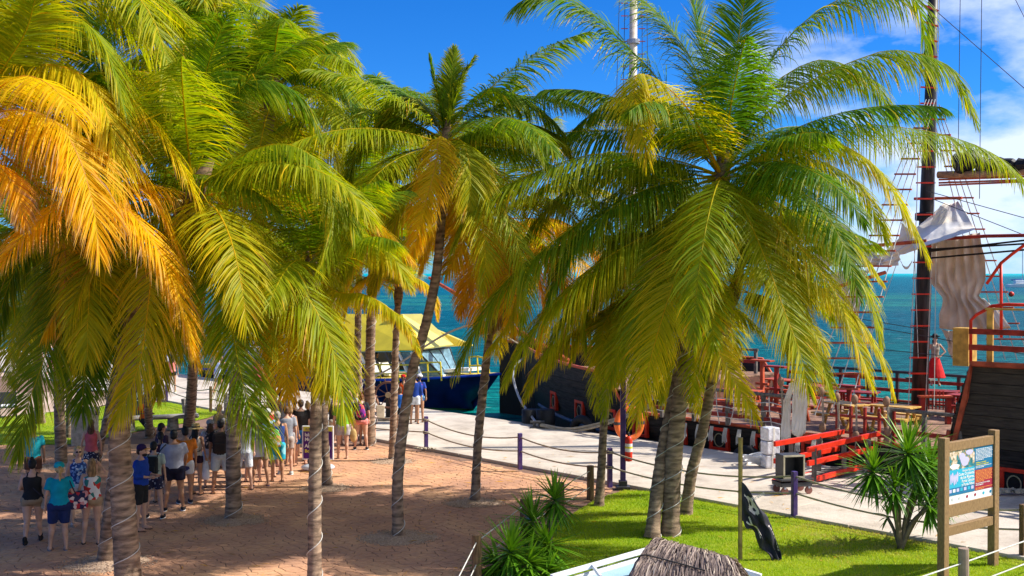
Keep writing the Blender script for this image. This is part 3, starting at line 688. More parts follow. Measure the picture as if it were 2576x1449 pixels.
k(.62, (1105, 345, -.8), (1095, 420, -1.2), (1068, 520, -1.4), (1048, 600, -1.4), (1038, 650, -1.4), Lm=.65, droop=.8, dead=.15)
k(.30, (1101, 320, .1), (1081, 280, .2), (1051, 250, .3), (1010, 243, .4), (980, 270, .4), (955, 330, .4), Lm=.75, droop=.7, dead=.25)
k(.20, (1150, 290, .1), (1225, 223, .2), (1275, 228, .3), (1325, 250, .4), (1375, 290, .5), (1420, 340, .5), Lm=.8, droop=.7)
k(.34, (1170, 340, .3), (1250, 310, .5), (1330, 310, .6), (1400, 340, .7), (1440, 400, .7), Lm=.75, droop=.85)
k(.44, (1085, 420, -.3), (1040, 470, -.5), (990, 560, -.6), (960, 660, -.6), (945, 730, -.6), Lm=.85, droop=.8, dead=.25)
k(.38, (1070, 440, .4), (1000, 480, .6), (920, 580, .7), (870, 700, .7), Lm=.9, droop=.8)
k(.60, (1150, 440, .2), (1170, 520, .3), (1160, 620, .3), (1120, 690, .3), Lm=.75, droop=.8, dead=.4)
k(.28, (1075, 330, .3), (1010, 300, .5), (940, 320, .6), (890, 400, .6), (870, 500, .6), Lm=.9, droop=.8)
k(.22, (1190, 330, -.2), (1260, 300, -.4), (1330, 330, -.5), (1380, 420, -.6), Lm=.85, droop=.85)
k(.40, (1150, 350, -.5), (1170, 370, -.9), (1185, 450, -1.1), (1180, 540, -1.1), Lm=.8, droop=.8)
k(.30, (1060, 380, .2), (990, 420, .3), (930, 520, .3), (900, 640, .3), Lm=.85, droop=.8)
palm('tall curved palm with a dark trunk and an upright tuft against the sky', [(1003, 1352), (1000, 1220), (1012, 1087), (1036, 940), (1074, 805), (1098, 686), (1110, 560), (1116, 460)], (1122, 365), 22.2, .112, .085, key=K, nf=18, L=4.4, age=(.15, .42), seed=16, gold=.2, nl=66, Lm=.8, elr=(-45, 60))
K = []
k(.42, (875, 582, -.4), (942, 612, -.7), (992, 652, -.9), (1030, 720, -1), Lm=.7, droop=.6, dead=.2)
k(.46, (850, 735, -.7), (910, 738, -1.1), (968, 768, -1.4), (1020, 815, -1.6), (1056, 890, -1.7), Lm=.42, droop=.9, dead=.35)
palm('slim grey palm in the foreground left of the curved dark trunk, foot below the picture', [(791, 1472), (792, 1250), (794, 1087), (797, 950), (792, 820)], (785, 700), 18.9, .118, .095, key=K, nf=17, L=3.2, age=(.18, .42), seed=17, gold=.2, nl=66, Lm=.8, nuts=3, Yc=19.6, elr=(-35, 80))
K = []
k(.32, (580, 410, -.3), (640, 375, -.5), (720, 362, -.7), (790, 400, -.9), (835, 500, -1.1), (838, 580, -1.1), (800, 680, -1.2), Lm=.95, droop=.85)
k(.26, (560, 430, -.2), (640, 408, -.4), (720, 402, -.5), (800, 430, -.6), (870, 510, -.7), (900, 620, -.8), Lm=1.0, droop=.95)
k(.36, (530, 590, -.5), (620, 600, -1.0), (720, 680, -1.4), (800, 790, -1.7), (848, 920, -1.9), (868, 1040, -2.0), Lm=1.15, droop=.75)
k(.26, (520, 620, -.4), (560, 720, -.9), (585, 830, -1.2), (605, 940, -1.4), (640, 1050, -1.5), (680, 1120, -1.5), Lm=1.1, droop=.7)
k(.34, (470, 640, -.4), (440, 760, -.8), (410, 880, -1.0), (395, 1000, -1.0), Lm=.8, droop=.6, dead=.2)
k(.44, (440, 560, -.7), (390, 640, -1.3), (372, 780, -1.6), (350, 920, -1.7), (290, 1060, -1.7), Lm=.95, droop=.9)
k(.20, (500, 380, .3), (560, 250, .5), (650, 200, .6), (740, 230, .7), (800, 330, .7), Lm=1.0, droop=.8)
palm('thickest foreground palm at left with a white cord round its scarred trunk', [(325, 1485), (312, 1300), (300, 1087), (312, 930), (345, 780), (410, 630)], (485, 490), 18.7, .205, .13, key=K, nf=18, L=4.2, age=(.22, .46), seed=18, nl=80, Lm=.95, gold=.15, nuts=3, Yc=19.0)
K = []
k(.24, (215, 600, -.5), (160, 652, -.9), (143, 786, -1.4), (107, 914, -1.7), (62, 1042, -1.9), (45, 1150, -2.0), Lm=1.0, droop=.7)
k(.18, (250, 640, -.3), (235, 780, -.7), (215, 920, -.9), (205, 1040, -1), Lm=1.0, droop=.55)
k(.22, (180, 560, .2), (90, 600, .2), (20, 720, .2), (-20, 880, .2), Lm=1.0, droop=.8)
palm('palm trunk rising right behind the thickest foreground trunk', [(268, 1414), (285, 1250), (308, 1080), (325, 980), (325, 850), (300, 690)], (255, 545), 20.4, .15, .11, key=K, nf=15, L=3.9, age=(.18, .40), seed=19, nl=72, Lm=.9, Yc=19.6, elr=(-45, 70))
# off-frame yellow palm on the left edge
K = []
k(.52, (20, 200, -.2), (75, 168, -.2), (150, 165, -.3), (225, 205, -.4), (275, 300, -.5), (290, 390, -.6), (285, 470, -.6), Lm=1.15, droop=.6)
k(.66, (-40, 290, -.6), (0, 280, -.8), (75, 278, -1.0), (150, 315, -1.2), (200, 400, -1.3), (235, 520, -1.4), (250, 640, -1.4), Lm=1.1, droop=.6, dead=.35)
k(.69, (-10, 330, .4), (140, 400, .3), (280, 490, .1), (375, 590, -.1), (440, 720, -.2), (480, 860, -.3), (490, 900, -.3), Lm=1.05, droop=.55, dead=.25)
k(.74, (-60, 380, -1.2), (0, 420, -1.5), (40, 480, -1.7), (62, 560, -1.8), Lm=.7, droop=.8, dead=.5)
k(.50, (-10, 230, .6), (150, 180, .7), (320, 240, .8), (430, 370, .8), (500, 520, .8), (545, 660, .7), Lm=1.0, droop=.5, dead=.15)
k(.30, (0, 150, .2), (90, 60, .2), (190, 40, .1), (270, 130, 0), (310, 260, 0), (330, 330, 0), Lm=1.0, droop=.6)
k(.62, (0, 300, .8), (200, 300, .9), (330, 400, .9), (420, 560, .8), (470, 700, .7), Lm=.9, droop=.6, dead=.2)
k(.36, (-30, 230, -.4), (60, 90, -.8), (90, -10, -1.2), Lm=1.0, droop=.5)
palm('golden yellow palm leaning in from beyond the left edge', [(-150, 1500), (-140, 1200), (-120, 900), (-95, 600)], (-60, 320), 17.5, .2, .14, key=K, nf=14, L=3.8, age=(.3, .6), seed=20, nl=76, Lm=.95, gold=.5, wrap=False, base=tuple(G(-150, 1560)), Yc=17.0)
K = []
k(.16, (150, -20, -.3), (190, 40, -.6), (225, 120, -.9), (255, 200, -1.1), (285, 300, -1.2), (295, 400, -1.2), Lm=.95, droop=.4)
k(.30, (200, -60, .3), (300, 0, .4), (390, 90, .3), (430, 200, .2), Lm=.9, droop=.7)
palm('tall palm beyond the left edge whose fronds hang in at the top left corner', [(-200, 1500), (-190, 1000), (-120, 500), (0, 150)], (110, -90), 20.5, .2, .14, key=K, nf=16, L=4.2, age=(.18, .4), seed=21, nl=66, Lm=.95, wrap=False, base=tuple(G(-200, 1480)), Yc=19)
K = []
k(.14, (690, 160, 0), (690, 110, 0), (688, 60, 0), Lm=.7, droop=.2, spread=.7)
k(.20, (720, 160, 0), (780, 110, 0), (840, 130, 0), (890, 200, 0), Lm=.9, droop=.5)
k(.16, (730, 190, 0), (800, 170, -.3), (870, 220, -.4), (905, 330, -.5), Lm=.95, droop=.75)
k(.12, (650, 180, .2), (600, 130, .3), (560, 140, .3), (530, 220, .3), Lm=.9, droop=.6)
palm('palm behind the black backpack man carrying a round crown against the sky', [(588, 1307), (587, 1170), (590, 1030), (605, 850), (640, 600), (665, 400)], (685, 235), 23.9, .16, .12, key=K, nf=22, L=3.5, age=(.18, .44), seed=22, nl=70, Lm=.85, elr=(-35, 75))
palm('thin palm in the grass left of the log bench with its head above the others', [(376, 1100), (373, 960), (390, 760), (430, 450)], (470, 150), 35.9, .12, .11, nf=24, L=5.2, age=(.18, .44), seed=23, nl=60, Lm=1.1, Yc=27, wd=.034, elr=(-30, 86), droop=.8)
palm('palm right of the log bench with a dark banded trunk', [(475, 1077), (482, 990), (487, 905), (498, 820), (515, 600), (525, 350)], (545, 60), 38, .17, .13, nf=24, L=5.2, age=(.18, .44), seed=24, nl=60, Lm=1.1, Yc=27, wd=.034, elr=(-30, 86))
palm('palm with a mottled trunk standing left of the concrete litter bin', [(155, 1169), (150, 1050), (147, 930), (145, 800)], (150, 690), 30.7, .15, .12, nf=18, L=3.6, age=(.18, .40), seed=25, nl=52, Lm=.9, wd=.034, elr=(-30, 75))
palm('thin palm in the grass directly left of the concrete litter bin', [(175, 1102), (174, 1000), (172, 900)], (195, 760), 35.7, .105, .1, nf=16, L=3.2, age=(.18, .40), seed=26, nl=46, Lm=.9, wd=.034, elr=(-30, 75))
palm('thin leaning palm behind the woman in the floral camisole', [(240, 1190), (255, 1110), (268, 1050), (290, 930)], (310, 800), 29.4, .095, .08, nf=16, L=3.0, age=(.24, .46), seed=27, nl=46, Lm=.85, wd=.03, elr=(-35, 75))
palm('slim dark palm just right of the purple boarding sign', [(824, 1225), (816, 1120), (813, 1010), (820, 900), (835, 760)], (850, 600), 27.5, .12, .1, nf=18, L=3.6, age=(.2, .42), seed=28, nl=56, Lm=.85, wd=.028, gold=.2, elr=(-35, 80))
K = []
k(.50, (960, 690, .1), (915, 700, .2), (880, 745, .3), (865, 800, .3), Lm=.5, droop=.8, dead=.4)
k(.52, (1030, 700, -.1), (1060, 705, -.2), (1090, 745, -.3), (1100, 800, -.3), Lm=.5, droop=.8, dead=.4)
k(.36, (950, 640, .3), (890, 620, .4), (840, 660, .5), (810, 740, .5), Lm=.7, droop=.8)
k(.40, (980, 660, -.4), (950, 680, -.8), (930, 740, -1.0), Lm=.5, droop=.8, dead=.3)
palm('slim pale palm beside the ship wheel', [(987, 1159), (990, 1050), (993, 950), (996, 850)], (1003, 735), 31.4, .105, .09, nf=18, L=3.4, age=(.3, .52), key=K, seed=29, nl=52, Lm=.8, wd=.03, gold=.4, elr=(-5, 80))
palm('full crowned palm standing behind the two middle palms', [(930, 1120), (930, 950), (935, 750)], (945, 440), 33.2, .16, .12, nf=22, L=4.2, age=(.22, .42), seed=30, nl=56, Lm=1.0, wd=.034, elr=(-35, 84))
palm('short palm between the middle trunks filling the gap above the yellow boat', [(905, 1098), (903, 980), (900, 860)], (905, 640), 35.5, .12, .10, nf=22, L=3.6, age=(.22, .46), seed=33, nl=52, Lm=.85, wd=.034, elr=(-20, 80))
palm('palm behind the crowd with its crown lost among the left crowns', [(690, 1130), (680, 950), (660, 760)], (650, 560), 32.0, .16, .12, nf=22, L=4.4, age=(.24, .46), seed=31, nl=56, Lm=1.0, wd=.034, Yc=28)
palm('far palm beside the patio chairs at the left', [(100, 1065), (95, 950), (90, 850)], (60, 600), 39, .16, .12, nf=20, L=4.2, age=(.24, .46), seed=32, nl=46, Lm=1.0, wd=.036, Yc=32)
# ================================================================== PIRATE SHIP
FR = Matrix((DU, NV, Vector((0, 0, 1)))).transposed()
VC = 32.2
def halfb(u, z):
    zn = max(0, min(1.3, (z + .7) / 3.2)); ub = -33.9 + 1.1 * (1 - zn)
    if u <= ub: return 0.0
    t = min(1, (u - ub) / 11.0)
    return 4.9 * (1 - (1 - t) ** 1.7) * (0.90 + 0.10 * min(1, zn * 1.4))
def ztop(u): return float(np.interp(u, [-36, -34, -28, -24.8, -24.1, -13.15, -12.45, 0], [2.5, 2.35, 2.05, 1.95, .78, .72, 3.05, 3.2]))
ship = thing('pirate_ship', 'black wooden galleon with red gun ports and dark masts moored along the pier', 'ship', UV(-18, VC, 0))
us = [-35.2 + .35 * i for i in range(14)] + sorted(list(np.linspace(-30, -2, 40)) + [-13.1, -12.98, -12.86, -12.74, -12.62, -12.5, -12.42])
def hull_side(sg):
    lv = list(np.arange(-1.2, 3.35, 0.27))
    for i in range(len(lv) - 1):
        za, zb = lv[i] + .006, lv[i + 1] - .006; mb = MB(); rows = []
        seg = [u for u in us if ztop(u) > za + .05]
        runs = []; cur = []
        for u in us:
            if ztop(u) > za + .08 and halfb(u, za) > 0.02: cur.append(u)
            else:
                if len(cur) > 1: runs.append(cur)
                cur = []
        if len(cur) > 1: runs.append(cur)
        for run in runs:
            mb = MB(); A = []; 
            for u in run:
                zt = min(zb, ztop(u))
                o = 0.012 * (i % 2)
                A.append([UV(u, VC + sg * (halfb(u, za) + o), za), UV(u, VC + sg * (halfb(u, zt) + o), zt), UV(u, VC + sg * max(0, halfb(u, zt) - .06), zt)])
            mb.grid(A); build('hull_plank', mb, HULL if run[0] < -13 or za < .75 else STRN, ship)
hull_side(-1); hull_side(1)
mb = MB()      # inner skin behind the plank joints
mb.grid([[UV(u, VC + sgn * max(0, halfb(u, z) - .05), z) for z in (-1.2, ztop(u) - .02)] for u, sgn, z in [(u, -1, 0) for u in us]] if False else
        [[UV(u, VC - max(0, halfb(u, -1.0) - .05), -1.2), UV(u, VC - max(0, halfb(u, ztop(u)) - .06), ztop(u) - .03)] for u in us])
mb.grid([[UV(u, VC + max(0, halfb(u, -1.0) - .05), -1.2), UV(u, VC + max(0, halfb(u, ztop(u)) - .06), ztop(u) - .03)] for u in us])
build('inner_hull', mb, BLACK, ship)
mb = MB()
for sg in (-1, 1): mb.tube([UV(u, VC + sg * (halfb(u, ztop(u))), ztop(u) + .02) for u in us if u < -12.9], .055, 6)
build('gunwale', mb, RUST, ship, smooth=True)
mb = MB(); mb.tube([UV(u, VC - halfb(u, -.05) - .04, -.16 + .2 * max(0, (-u - 22) / 12) ** 1.5) for u in us if u > -32.4], .07, 6); build('rubbing_strake', mb, mat('blue grey strake', (.10, .14, .22), .6), ship)
# stem post
mb = MB().tube([UV(-32.7, VC, -1.2), UV(-33.2, VC, 0.3), UV(-33.7, VC, 1.4), UV(-34.2, VC, 2.5), UV(-34.9, VC, 2.9)], [.14, .13, .12, .10, .05], 8); build('stem', mb, HULL, ship)
mb = MB().tube([UV(-31, VC, 1.7), UV(-36, VC, 3.6), UV(-40, VC, 5.1)], [.15, .12, .07], 8); build('bowsprit', mb, RUST, ship)
# decks as planks
def deck(u0, u1, z, inset=.1, m=DECK, step=.22):
    v = VC - 4.85
    while v < VC + 4.85:
        mb = MB(); ua = u0
        while ua < u1 and halfb(ua, z) < abs(v - VC) + inset: ua += .3
        if ua < u1 - .5:
            mb.box(UV((ua + u1) / 2, v, z), (u1 - ua, step - .012, .05), FR); build('deck_plank', mb, m, ship)
        v += step
deck(-33.5, -24.2, 1.45); deck(-24.2, -12.45, .68); deck(-12.4, -3, 2.55)
mb = MB().box(UV(-24.2, VC, 1.05), (.08, 9.2, .72), FR).box(UV(-12.4, VC + .1, 1.6), (.08, 9.4, 1.8), FR); build('bulkhead', mb, mat('brown bulkhead', (.13, .055, .035), .6, var=.3), ship)
for i in range(5): build('stair_tread', MB().box(UV(-23.9 + .24 * i, VC - 2.4, 1.4 - .15 * i), (.26, 1.3, .05), FR), YWOOD if i % 2 else GREYW, ship)
# gun ports
LAMP = mat('rope coil', (.35, .30, .18), .9)
for u in (-29.5, -27.1, -25.0, -23.4, -21.8, -20.2, -18.6, -17.0, -15.5, -13.2, -11.4, -9.8):
    zc = .28 + .022 * max(0, -u - 20) if u < -20 else (.24 if u < -12 else .17)
    v = VC - halfb(u, zc) - .02
    tang = (Vector(UV(u + .3, VC - halfb(u + .3, zc), 0)) - Vector(UV(u - .3, VC - halfb(u - .3, zc), 0))).normalized()
    nn = Vector((0, 0, 1)).cross(tang).normalized(); 
    if nn.y > 0: nn = -nn
    Mx = Matrix((tang, nn, Vector((0, 0, 1)))).transposed(); c = UV(u, v, zc) + nn * .04
    port = MB(); s_ = .30
    for dx, dz, sx, sz in ((0, s_, .72, .10), (0, -s_, .72, .10), (s_, 0, .10, .52), (-s_, 0, .10, .52)):
        port.box(c + tang * dx + Vector((0, 0, dz)), (sx, .12, sz), Mx)
    pt = build('gun_port', port, RED, ship, bevel=.006)
    mb = MB().box(c - nn * .03, (.52, .06, .52), Mx); build('port_recess_shade', mb, BLACK, pt, world=True)  # black block stands in for the shade inside the port recess
    mb = MB(); mb.tube([c + nn * .03 + tang * (.17 * math.cos(a)) + Vector((0, 0, .2 * math.sin(a) - .03)) for a in np.linspace(0, 6.28, 17)], .018, 5); build('port_ring', mb, LAMP, pt)
# dark red frame of the quarterdeck side
uq = -12.45; mb = MB()
fv = lambda u, z: UV(u, VC - halfb(u, z) - .06, z)
mb.tube([fv(-13.2, .1), fv(-12.9, .8), fv(-12.5, 2.2), fv(-12.35, 3.05), fv(-8, 3.1), fv(-2, 3.2)], .085, 4); build('quarterdeck_trim', mb, RUST, ship)
# waist railing
def rail_run(u0, u1, v, z0, z1, postm, railm, n, mids=(.5,), tr=.05, name='railing'):
    rl = MB(); 
    for i in range(n):
        u = u0 + (u1 - u0) * i / (n - 1); mb = MB().box(UV(u, v, (z0 + z1) / 2), (.11, .11, z1 - z0), FR); build('rail_post', mb, postm, ship, bevel=.008)
    mb = MB().tube([UV(u0 - .1, v, z1), UV(u1 + .1, v, z1)], tr, 8); build('rail', mb, postm, ship)
    for m_ in mids:
        mb = MB().box(UV((u0 + u1) / 2, v - .03, z0 + (z1 - z0) * m_), (u1 - u0, .05, .12), FR); build('rail', mb, railm, ship)
rail_run(-23.6, -17.3, VC - 4.8, .75, 1.78, GREYW, DRED, 6, (.3, .62)); rail_run(-14.6, -12.7, VC - 4.8, .75, 1.7, GREYW, DRED, 3, (.4,))
rail_run(-23.9, -12.7, VC + 4.75, .7, 1.80, DGREY, DRED, 11, (.4, .75)); rail_run(-30, -24.4, VC + 3.3, 1.5, 2.4, GREYW, DRED, 9, (.5,))
# quarterdeck upper railings: beige posts, red rails, pipe arcs
for v_, px in ((VC - 4.7, 0), (VC + 4.5, 1)):
    for i in range(10):
        u = -12.0 + i * .95; mb = MB().box(UV(u, v_, 3.75), (.15, .09, 1.35), FR); build('rail_post', mb, GREYW if i % 2 else YWOOD, ship, bevel=.01)
    for z in (3.45, 3.85): mb = MB().box(UV(-8.2, v_ - .07, z), (8.6, .05, .14), FR); build('rail', mb, DRED, ship)
    mb = MB().box(UV(-7.8, v_, 4.42), (8.6, .16, .05), FR); build('rail', mb, YWOOD, ship)
hv_ = VC - 4.6
def pv(x, y, v=hv_): return onV(x, v, y)
mb = MB().tube([pv(2442, 915), pv(2442, 806), pv(2456, 792), pv(2496, 770), pv(2530, 766), pv(2620, 768)], .042, 8); build('pipe_arch', mb, RED, ship, smooth=True)
mb = MB().tube([pv(2482, 714), pv(2500, 688), pv(2518, 662), pv(2545, 640), pv(2576, 617), pv(2640, 590)], .04, 8); mb.tube([pv(2518, 660), pv(2519, 850)], .038, 8); build('pipe_arch', mb, RED, ship, smooth=True)
mb = MB().box(pv(2427, 872, VC - 4.0), (.42, .5, .98), FR); build('locker', mb, YWOOD, ship, bevel=.01)
# masts
def ppt(x, y, v=VC + .3): return onV(x, v, y)
MF = ppt(2311, 1060); MF.z = .68; MT = ppt(2349, -60)
mb = MB().tube([MF, ppt(2322, 760), ppt(2332, 520), ppt(2341, 220), MT], [.25, .235, .215, .165, .14], 18); mast = build('mast', mb, MASTM, ship, smooth=True)
for i in range(27):
    y = 1020 - i * 40; cx = np.interp(y, [0, 520, 1060], [2346, 2331, 2309]) - (0 if y > 300 else 0); tl = 0 if y > 250 else (250 - y) * .04
    p = ppt(cx, y, VC - .05); wdt = .30 if y > 400 else .24
    a = p - Vector((wdt + .04, 0, -tl * .01)); b_ = p + Vector((wdt - .06, 0, -tl * .01))
    build('rung', MB().beam(a, b_, .05, .045), RED, mast)
for dx in (-.30, .22):
    mb = MB().tube([ppt(x_, y_, VC - .1) + Vector((dx, 0, 0)) for x_, y_ in ((2309, 1050), (2331, 520), (2346, -40))], .014, 5); build('rope_ladder_line', mb, CORD, mast)
mb = MB().lathe([(.30, -.12), (.33, -.1), (.33, .1), (.30, .12)], ppt(2330, 545), 16); build('mast_band', mb, BLACK, mast)
FB = ppt(1585, 900, VC); FB.z = 1.75; FT = ppt(1594, -60, VC)
mb = MB().tube([FB, ppt(1591, 400, VC), FT], [.2, .17, .14], 14); fm = build('mast', mb, CREAM, ship, smooth=True, label='cream foremast')
mb = MB().lathe([(.19, -.1), (.25, -.08), (.25, .08), (.19, .1)], ppt(1593, 105, VC), 14); build('mast_band', mb, STEEL, fm)
for i in range(22):
    y = 8 + i * 32
    for sx in (-1, 1):
        p = ppt(1593 + sx * 22, y, VC - .2); build('rung', MB().beam(p - Vector((.13, 0, 0)), p + Vector((.13, 0, 0)), .035, .03), RUST, fm)
for dx in (-34, -20, 22, 34): build('rope_ladder_line', MB().tube([ppt(1593 + dx, -30, VC - .2), ppt(1585 + dx * 1.5, 820, VC - .2)], .012, 4), DGREY, fm)
# shrouds with wooden rungs
def shroud(ra, rb, la, lb, ys, name, va, vb):
    # right rope from ra to rb, left rope from la to lb (sight points), plane distance goes va -> vb
    lines = []
    for (xa, ya), (xb, yb) in ((ra, rb), (la, lb)):
        f = lambda y, xa=xa, ya=ya, xb=xb, yb=yb: onV(xa + (xb - xa) * (y - ya) / (yb - ya), va + (vb - va) * (y - ra[1]) / (rb[1] - ra[1]), y)
        lines.append(f)
    root = MB()
    for fr_ in (0, .33, .66, 1):
        pts = [lines[1](y) * (1 - fr_) + lines[0](y) * fr_ for y in np.linspace(ra[1], rb[1], 12)]
        build('shroud_rope', MB().tube(pts, .016, 5), CORD, ship)
    for y in ys:
        a, b_ = lines[1](y), lines[0](y); e = (b_ - a) * .08
        build('ratline', MB().beam(a - e, b_ + e, .055, .05), RUST, ship)
shroud((2352, 250), (2132, 1045), (2325, 262), (2010, 1045), [438 + i * 38.6 for i in range(-3, 15)], 'near', VC - .3, VC - 4.75)
shroud((2362, 262), (2590, 905), (2340, 262), (2500, 905), [300 + i * 39.5 for i in range(15)], 'far', VC + .5, VC + 4.6)
# yards, boom and furled sails
mb = MB().tube([ppt(2360, 440), ppt(2460, 438), ppt(2700, 425)], [.11, .12, .11], 10); build('yard', mb, mat('tan yard', (.42, .22, .11), .6, var=.25), ship, smooth=True)
for y1, y2 in ((452, 440), (460, 448), (466, 452)): build('pipe', MB().tube([ppt(2362, y1), ppt(2700, y2)], .032, 6), RUST, ship)
pts = [ppt(x, y) for x, y in ((2405, 418), (2440, 404), (2480, 418), (2520, 412), (2560, 416), (2620, 408), (2700, 410))]
b0 = MB(); g_ = np.random.default_rng(5)
b0.tube([Vector(p) for p in cat(pts, 40)[0]], [float(.12 + .09 * abs(math.sin(i * .9)) + g_.uniform(-.02, .03)) + (.14 if i < 8 else 0) for i in range(40)], 9); build('furled_sail', b0, BLACK, ship, label='black furled sail')
build('yard', MB().tube([ppt(2300, 500), ppt(2420, 498)], .045, 8), RUST, ship)
build('yard', MB().tube([ppt(2350, 602, VC - .6), ppt(2480, 594, VC - .6), ppt(2700, 590, VC - .6)], .05, 8), DRED, ship)
build('yard', MB().tube([ppt(2060, 735, VC - 3.2), ppt(2180, 700, VC - 2.4), ppt(2228, 685, VC - 2)], .055, 8), RUST, ship)
build('yard', MB().tube([ppt(2060, 640, VC - 1.6), ppt(2200, 618, VC - 1.2), ppt(2330, 606, VC - 1)], .055, 8), RUST, ship)
for (a, b_) in (((2330, 633), (2576, 604)), ((2332, 650), (2576, 628)), ((2330, 628), (2600, 612))):
    build('cable', MB().tube([ppt(*a, VC - .5), ppt(b_[0] + 120, b_[1] + (b_[1] - a[1]) * .45, VC - .5)], .03, 6), BLACK, ship)
for a, b_ in (((2416, -40), (2410, 430)), ((2470, -40), (2464, 500)), ((2535, -40), (2640, 170)), ((2264, 640), (2170, 905)), ((2120, 795), (2330, 830)), ((2140, 812), (2600, 895)), ((2300, 620), (2310, 900)), ((2355, 620), (2350, 1020)), ((2345, 500), (2700, 640)), ((2330, 480), (2620, 560)), ((2346, 20), (2700, 330)), ((2130, 870), (2470, 905))):
    build('cable', MB().tube([ppt(*a, VC - .4), ppt(*b_, VC - .4)], .011, 4), CORD if a[0] in (2264, 2300, 2355) else DGREY, ship)
# lit awning canvas thrown over the yard
def cloth(rows, m, name, v=VC - .4, amp=.06, label=None, nu=44, fold=9, solid=.004, dv=0):
    P = []
    L = [cat([onV(x, v + dv * i / max(1, len(rows) - 1), y) for x, y in r_], nu)[0] for i, r_ in enumerate(rows)]
    L = np.array(L); m_ = len(rows); nvv = 22
    for i in range(nvv + 1):
        t = i / nvv * (m_ - 1); a = min(int(t), m_ - 2); f = t - a; r_ = L[a] * (1 - f) + L[a + 1] * f
        row = []
        for j, p in enumerate(r_):
            ph_ = j / nu * fold * math.pi + .5 * math.sin(i * .35); d = amp * ((abs(math.sin(ph_)) ** .7 - .5) * 1.3 + .35 * math.sin(j / nu * fold * 7.3 + i * .4) + .3 * math.sin(i * .9 + j * .5))
            row.append(Vector((p[0] + NV.x * d, p[1] + NV.y * d, p[2])))
        P.append(row)
    mb = MB().grid(P); return build(name, mb, m, ship, smooth=True, solid=solid, label=label)
cloth([[(2375, 510), (2390, 513), (2410, 505)], [(2340, 543), (2385, 541), (2430, 533)], [(2300, 578), (2380, 570), (2451, 572)], [(2290, 606), (2325, 606), (2380, 594), (2453, 574)], [(2300, 628), (2330, 618), (2380, 603), (2454, 577)]], CANVAS, 'sail', amp=.03, label='lit white sail', fold=4, v=VC + .6, dv=-2.0)
cloth([[(2365, 517), (2372, 520), (2384, 528)], [(2350, 545), (2362, 548), (2380, 545)], [(2330, 590), (2345, 590), (2360, 585)]], CANVAS, 'sail', amp=.03, fold=2, v=VC - .3)
cloth([[(2268, 560), (2280, 572), (2305, 585), (2330, 580)], [(2262, 600), (2290, 605), (2330, 606)], [(2220, 640), (2270, 640), (2320, 622)]], CANVAS, 'sail', amp=.05, fold=3, v=VC - .3)
cloth([[(2050, 590), (2110, 560), (2150, 590), (2200, 640), (2262, 625)], [(2050, 640), (2110, 620), (2160, 640), (2210, 655), (2262, 650)], [(2060, 690), (2110, 660), (2160, 665), (2210, 670), (2262, 668)]], CANVAS, 'sail', amp=.12, fold=5, v=VC - 1.5)
cloth([[(2080, 690), (2120, 680), (2160, 680), (2190, 680)], [(2090, 740), (2120, 740), (2150, 740), (2170, 740)], [(2085, 800), (2120, 805), (2150, 800), (2162, 790)]], CANVAS, 'sail', amp=.10, fold=5, v=VC - 2.2)
cloth([[(2265, 655), (2273, 668), (2283, 670), (2295, 655)], [(2266, 658), (2274, 675), (2284, 676), (2294, 660)]], CANVAS, 'sail', amp=.02, fold=2, v=VC - 1.5)
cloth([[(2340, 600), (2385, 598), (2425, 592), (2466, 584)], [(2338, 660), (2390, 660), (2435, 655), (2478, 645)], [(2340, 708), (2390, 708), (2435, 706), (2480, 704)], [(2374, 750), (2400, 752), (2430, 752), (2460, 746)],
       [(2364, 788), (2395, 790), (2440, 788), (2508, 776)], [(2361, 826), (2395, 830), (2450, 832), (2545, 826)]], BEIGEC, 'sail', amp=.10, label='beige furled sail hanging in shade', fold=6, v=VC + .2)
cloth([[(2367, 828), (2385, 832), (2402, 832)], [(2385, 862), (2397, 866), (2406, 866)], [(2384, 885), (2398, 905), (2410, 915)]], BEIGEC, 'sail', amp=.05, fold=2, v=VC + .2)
cloth([[(2472, 750), (2476, 752), (2480, 756)], [(2488, 780), (2495, 776), (2501, 775)], [(2515, 826), (2525, 824), (2540, 820)]], CANVAS, 'sail', amp=.03, fold=1, v=VC + .1)  # white strip paints the sunlit right edge of the beige sail
# red yard bundles, belaying fittings: blocks with hanging ropes along the waist rail
def block_line(x, ytop, yb, ybot, v=VC - 4.95):
    a, b_, c = onV(x, v, ytop), onV(x + 3, v, yb), onV(x + 1, v, ybot)
    mb = MB(); mb.tube([a, (a + b_) / 2 + Vector((.02, 0, 0)), b_], .016, 5); mb.tube([a + Vector((.05, 0, 0)), b_ + Vector((.04, 0, 0))], .014, 5); mb.tube([b_, c], .018, 5); build('block_rope', mb, ROPE, ship)
    for p in (a, b_, c + Vector((0, 0, .1))): build('pulley_block', MB().ell(p, (.10, .07, .14), 10, 8, None), mat('pulley wood', (.30, .17, .10), .6), ship, smooth=True)
for a in ((1964, 960, 1080, 1150), (2066, 985, 1075, 1135), (2105, 1000, 1090, 1130), (2150, 1005, 1095, 1150), (2230, 1010, 1085, 1120)): block_line(*a)
# small rope bundles hanging under the gunwale
for i in range(11):
    u = -21.8 + i * .5; mb = MB()
    for j in range(4): mb.tube([UV(u + j * .03, VC - 5.0, .70), UV(u + j * .04 - .05, VC - 5.02, .45), UV(u + j * .05 - .07, VC - 5.0, .24 + .04 * (j % 2))], .016, 4)
    build('rope_tassel', mb, CORD, ship)
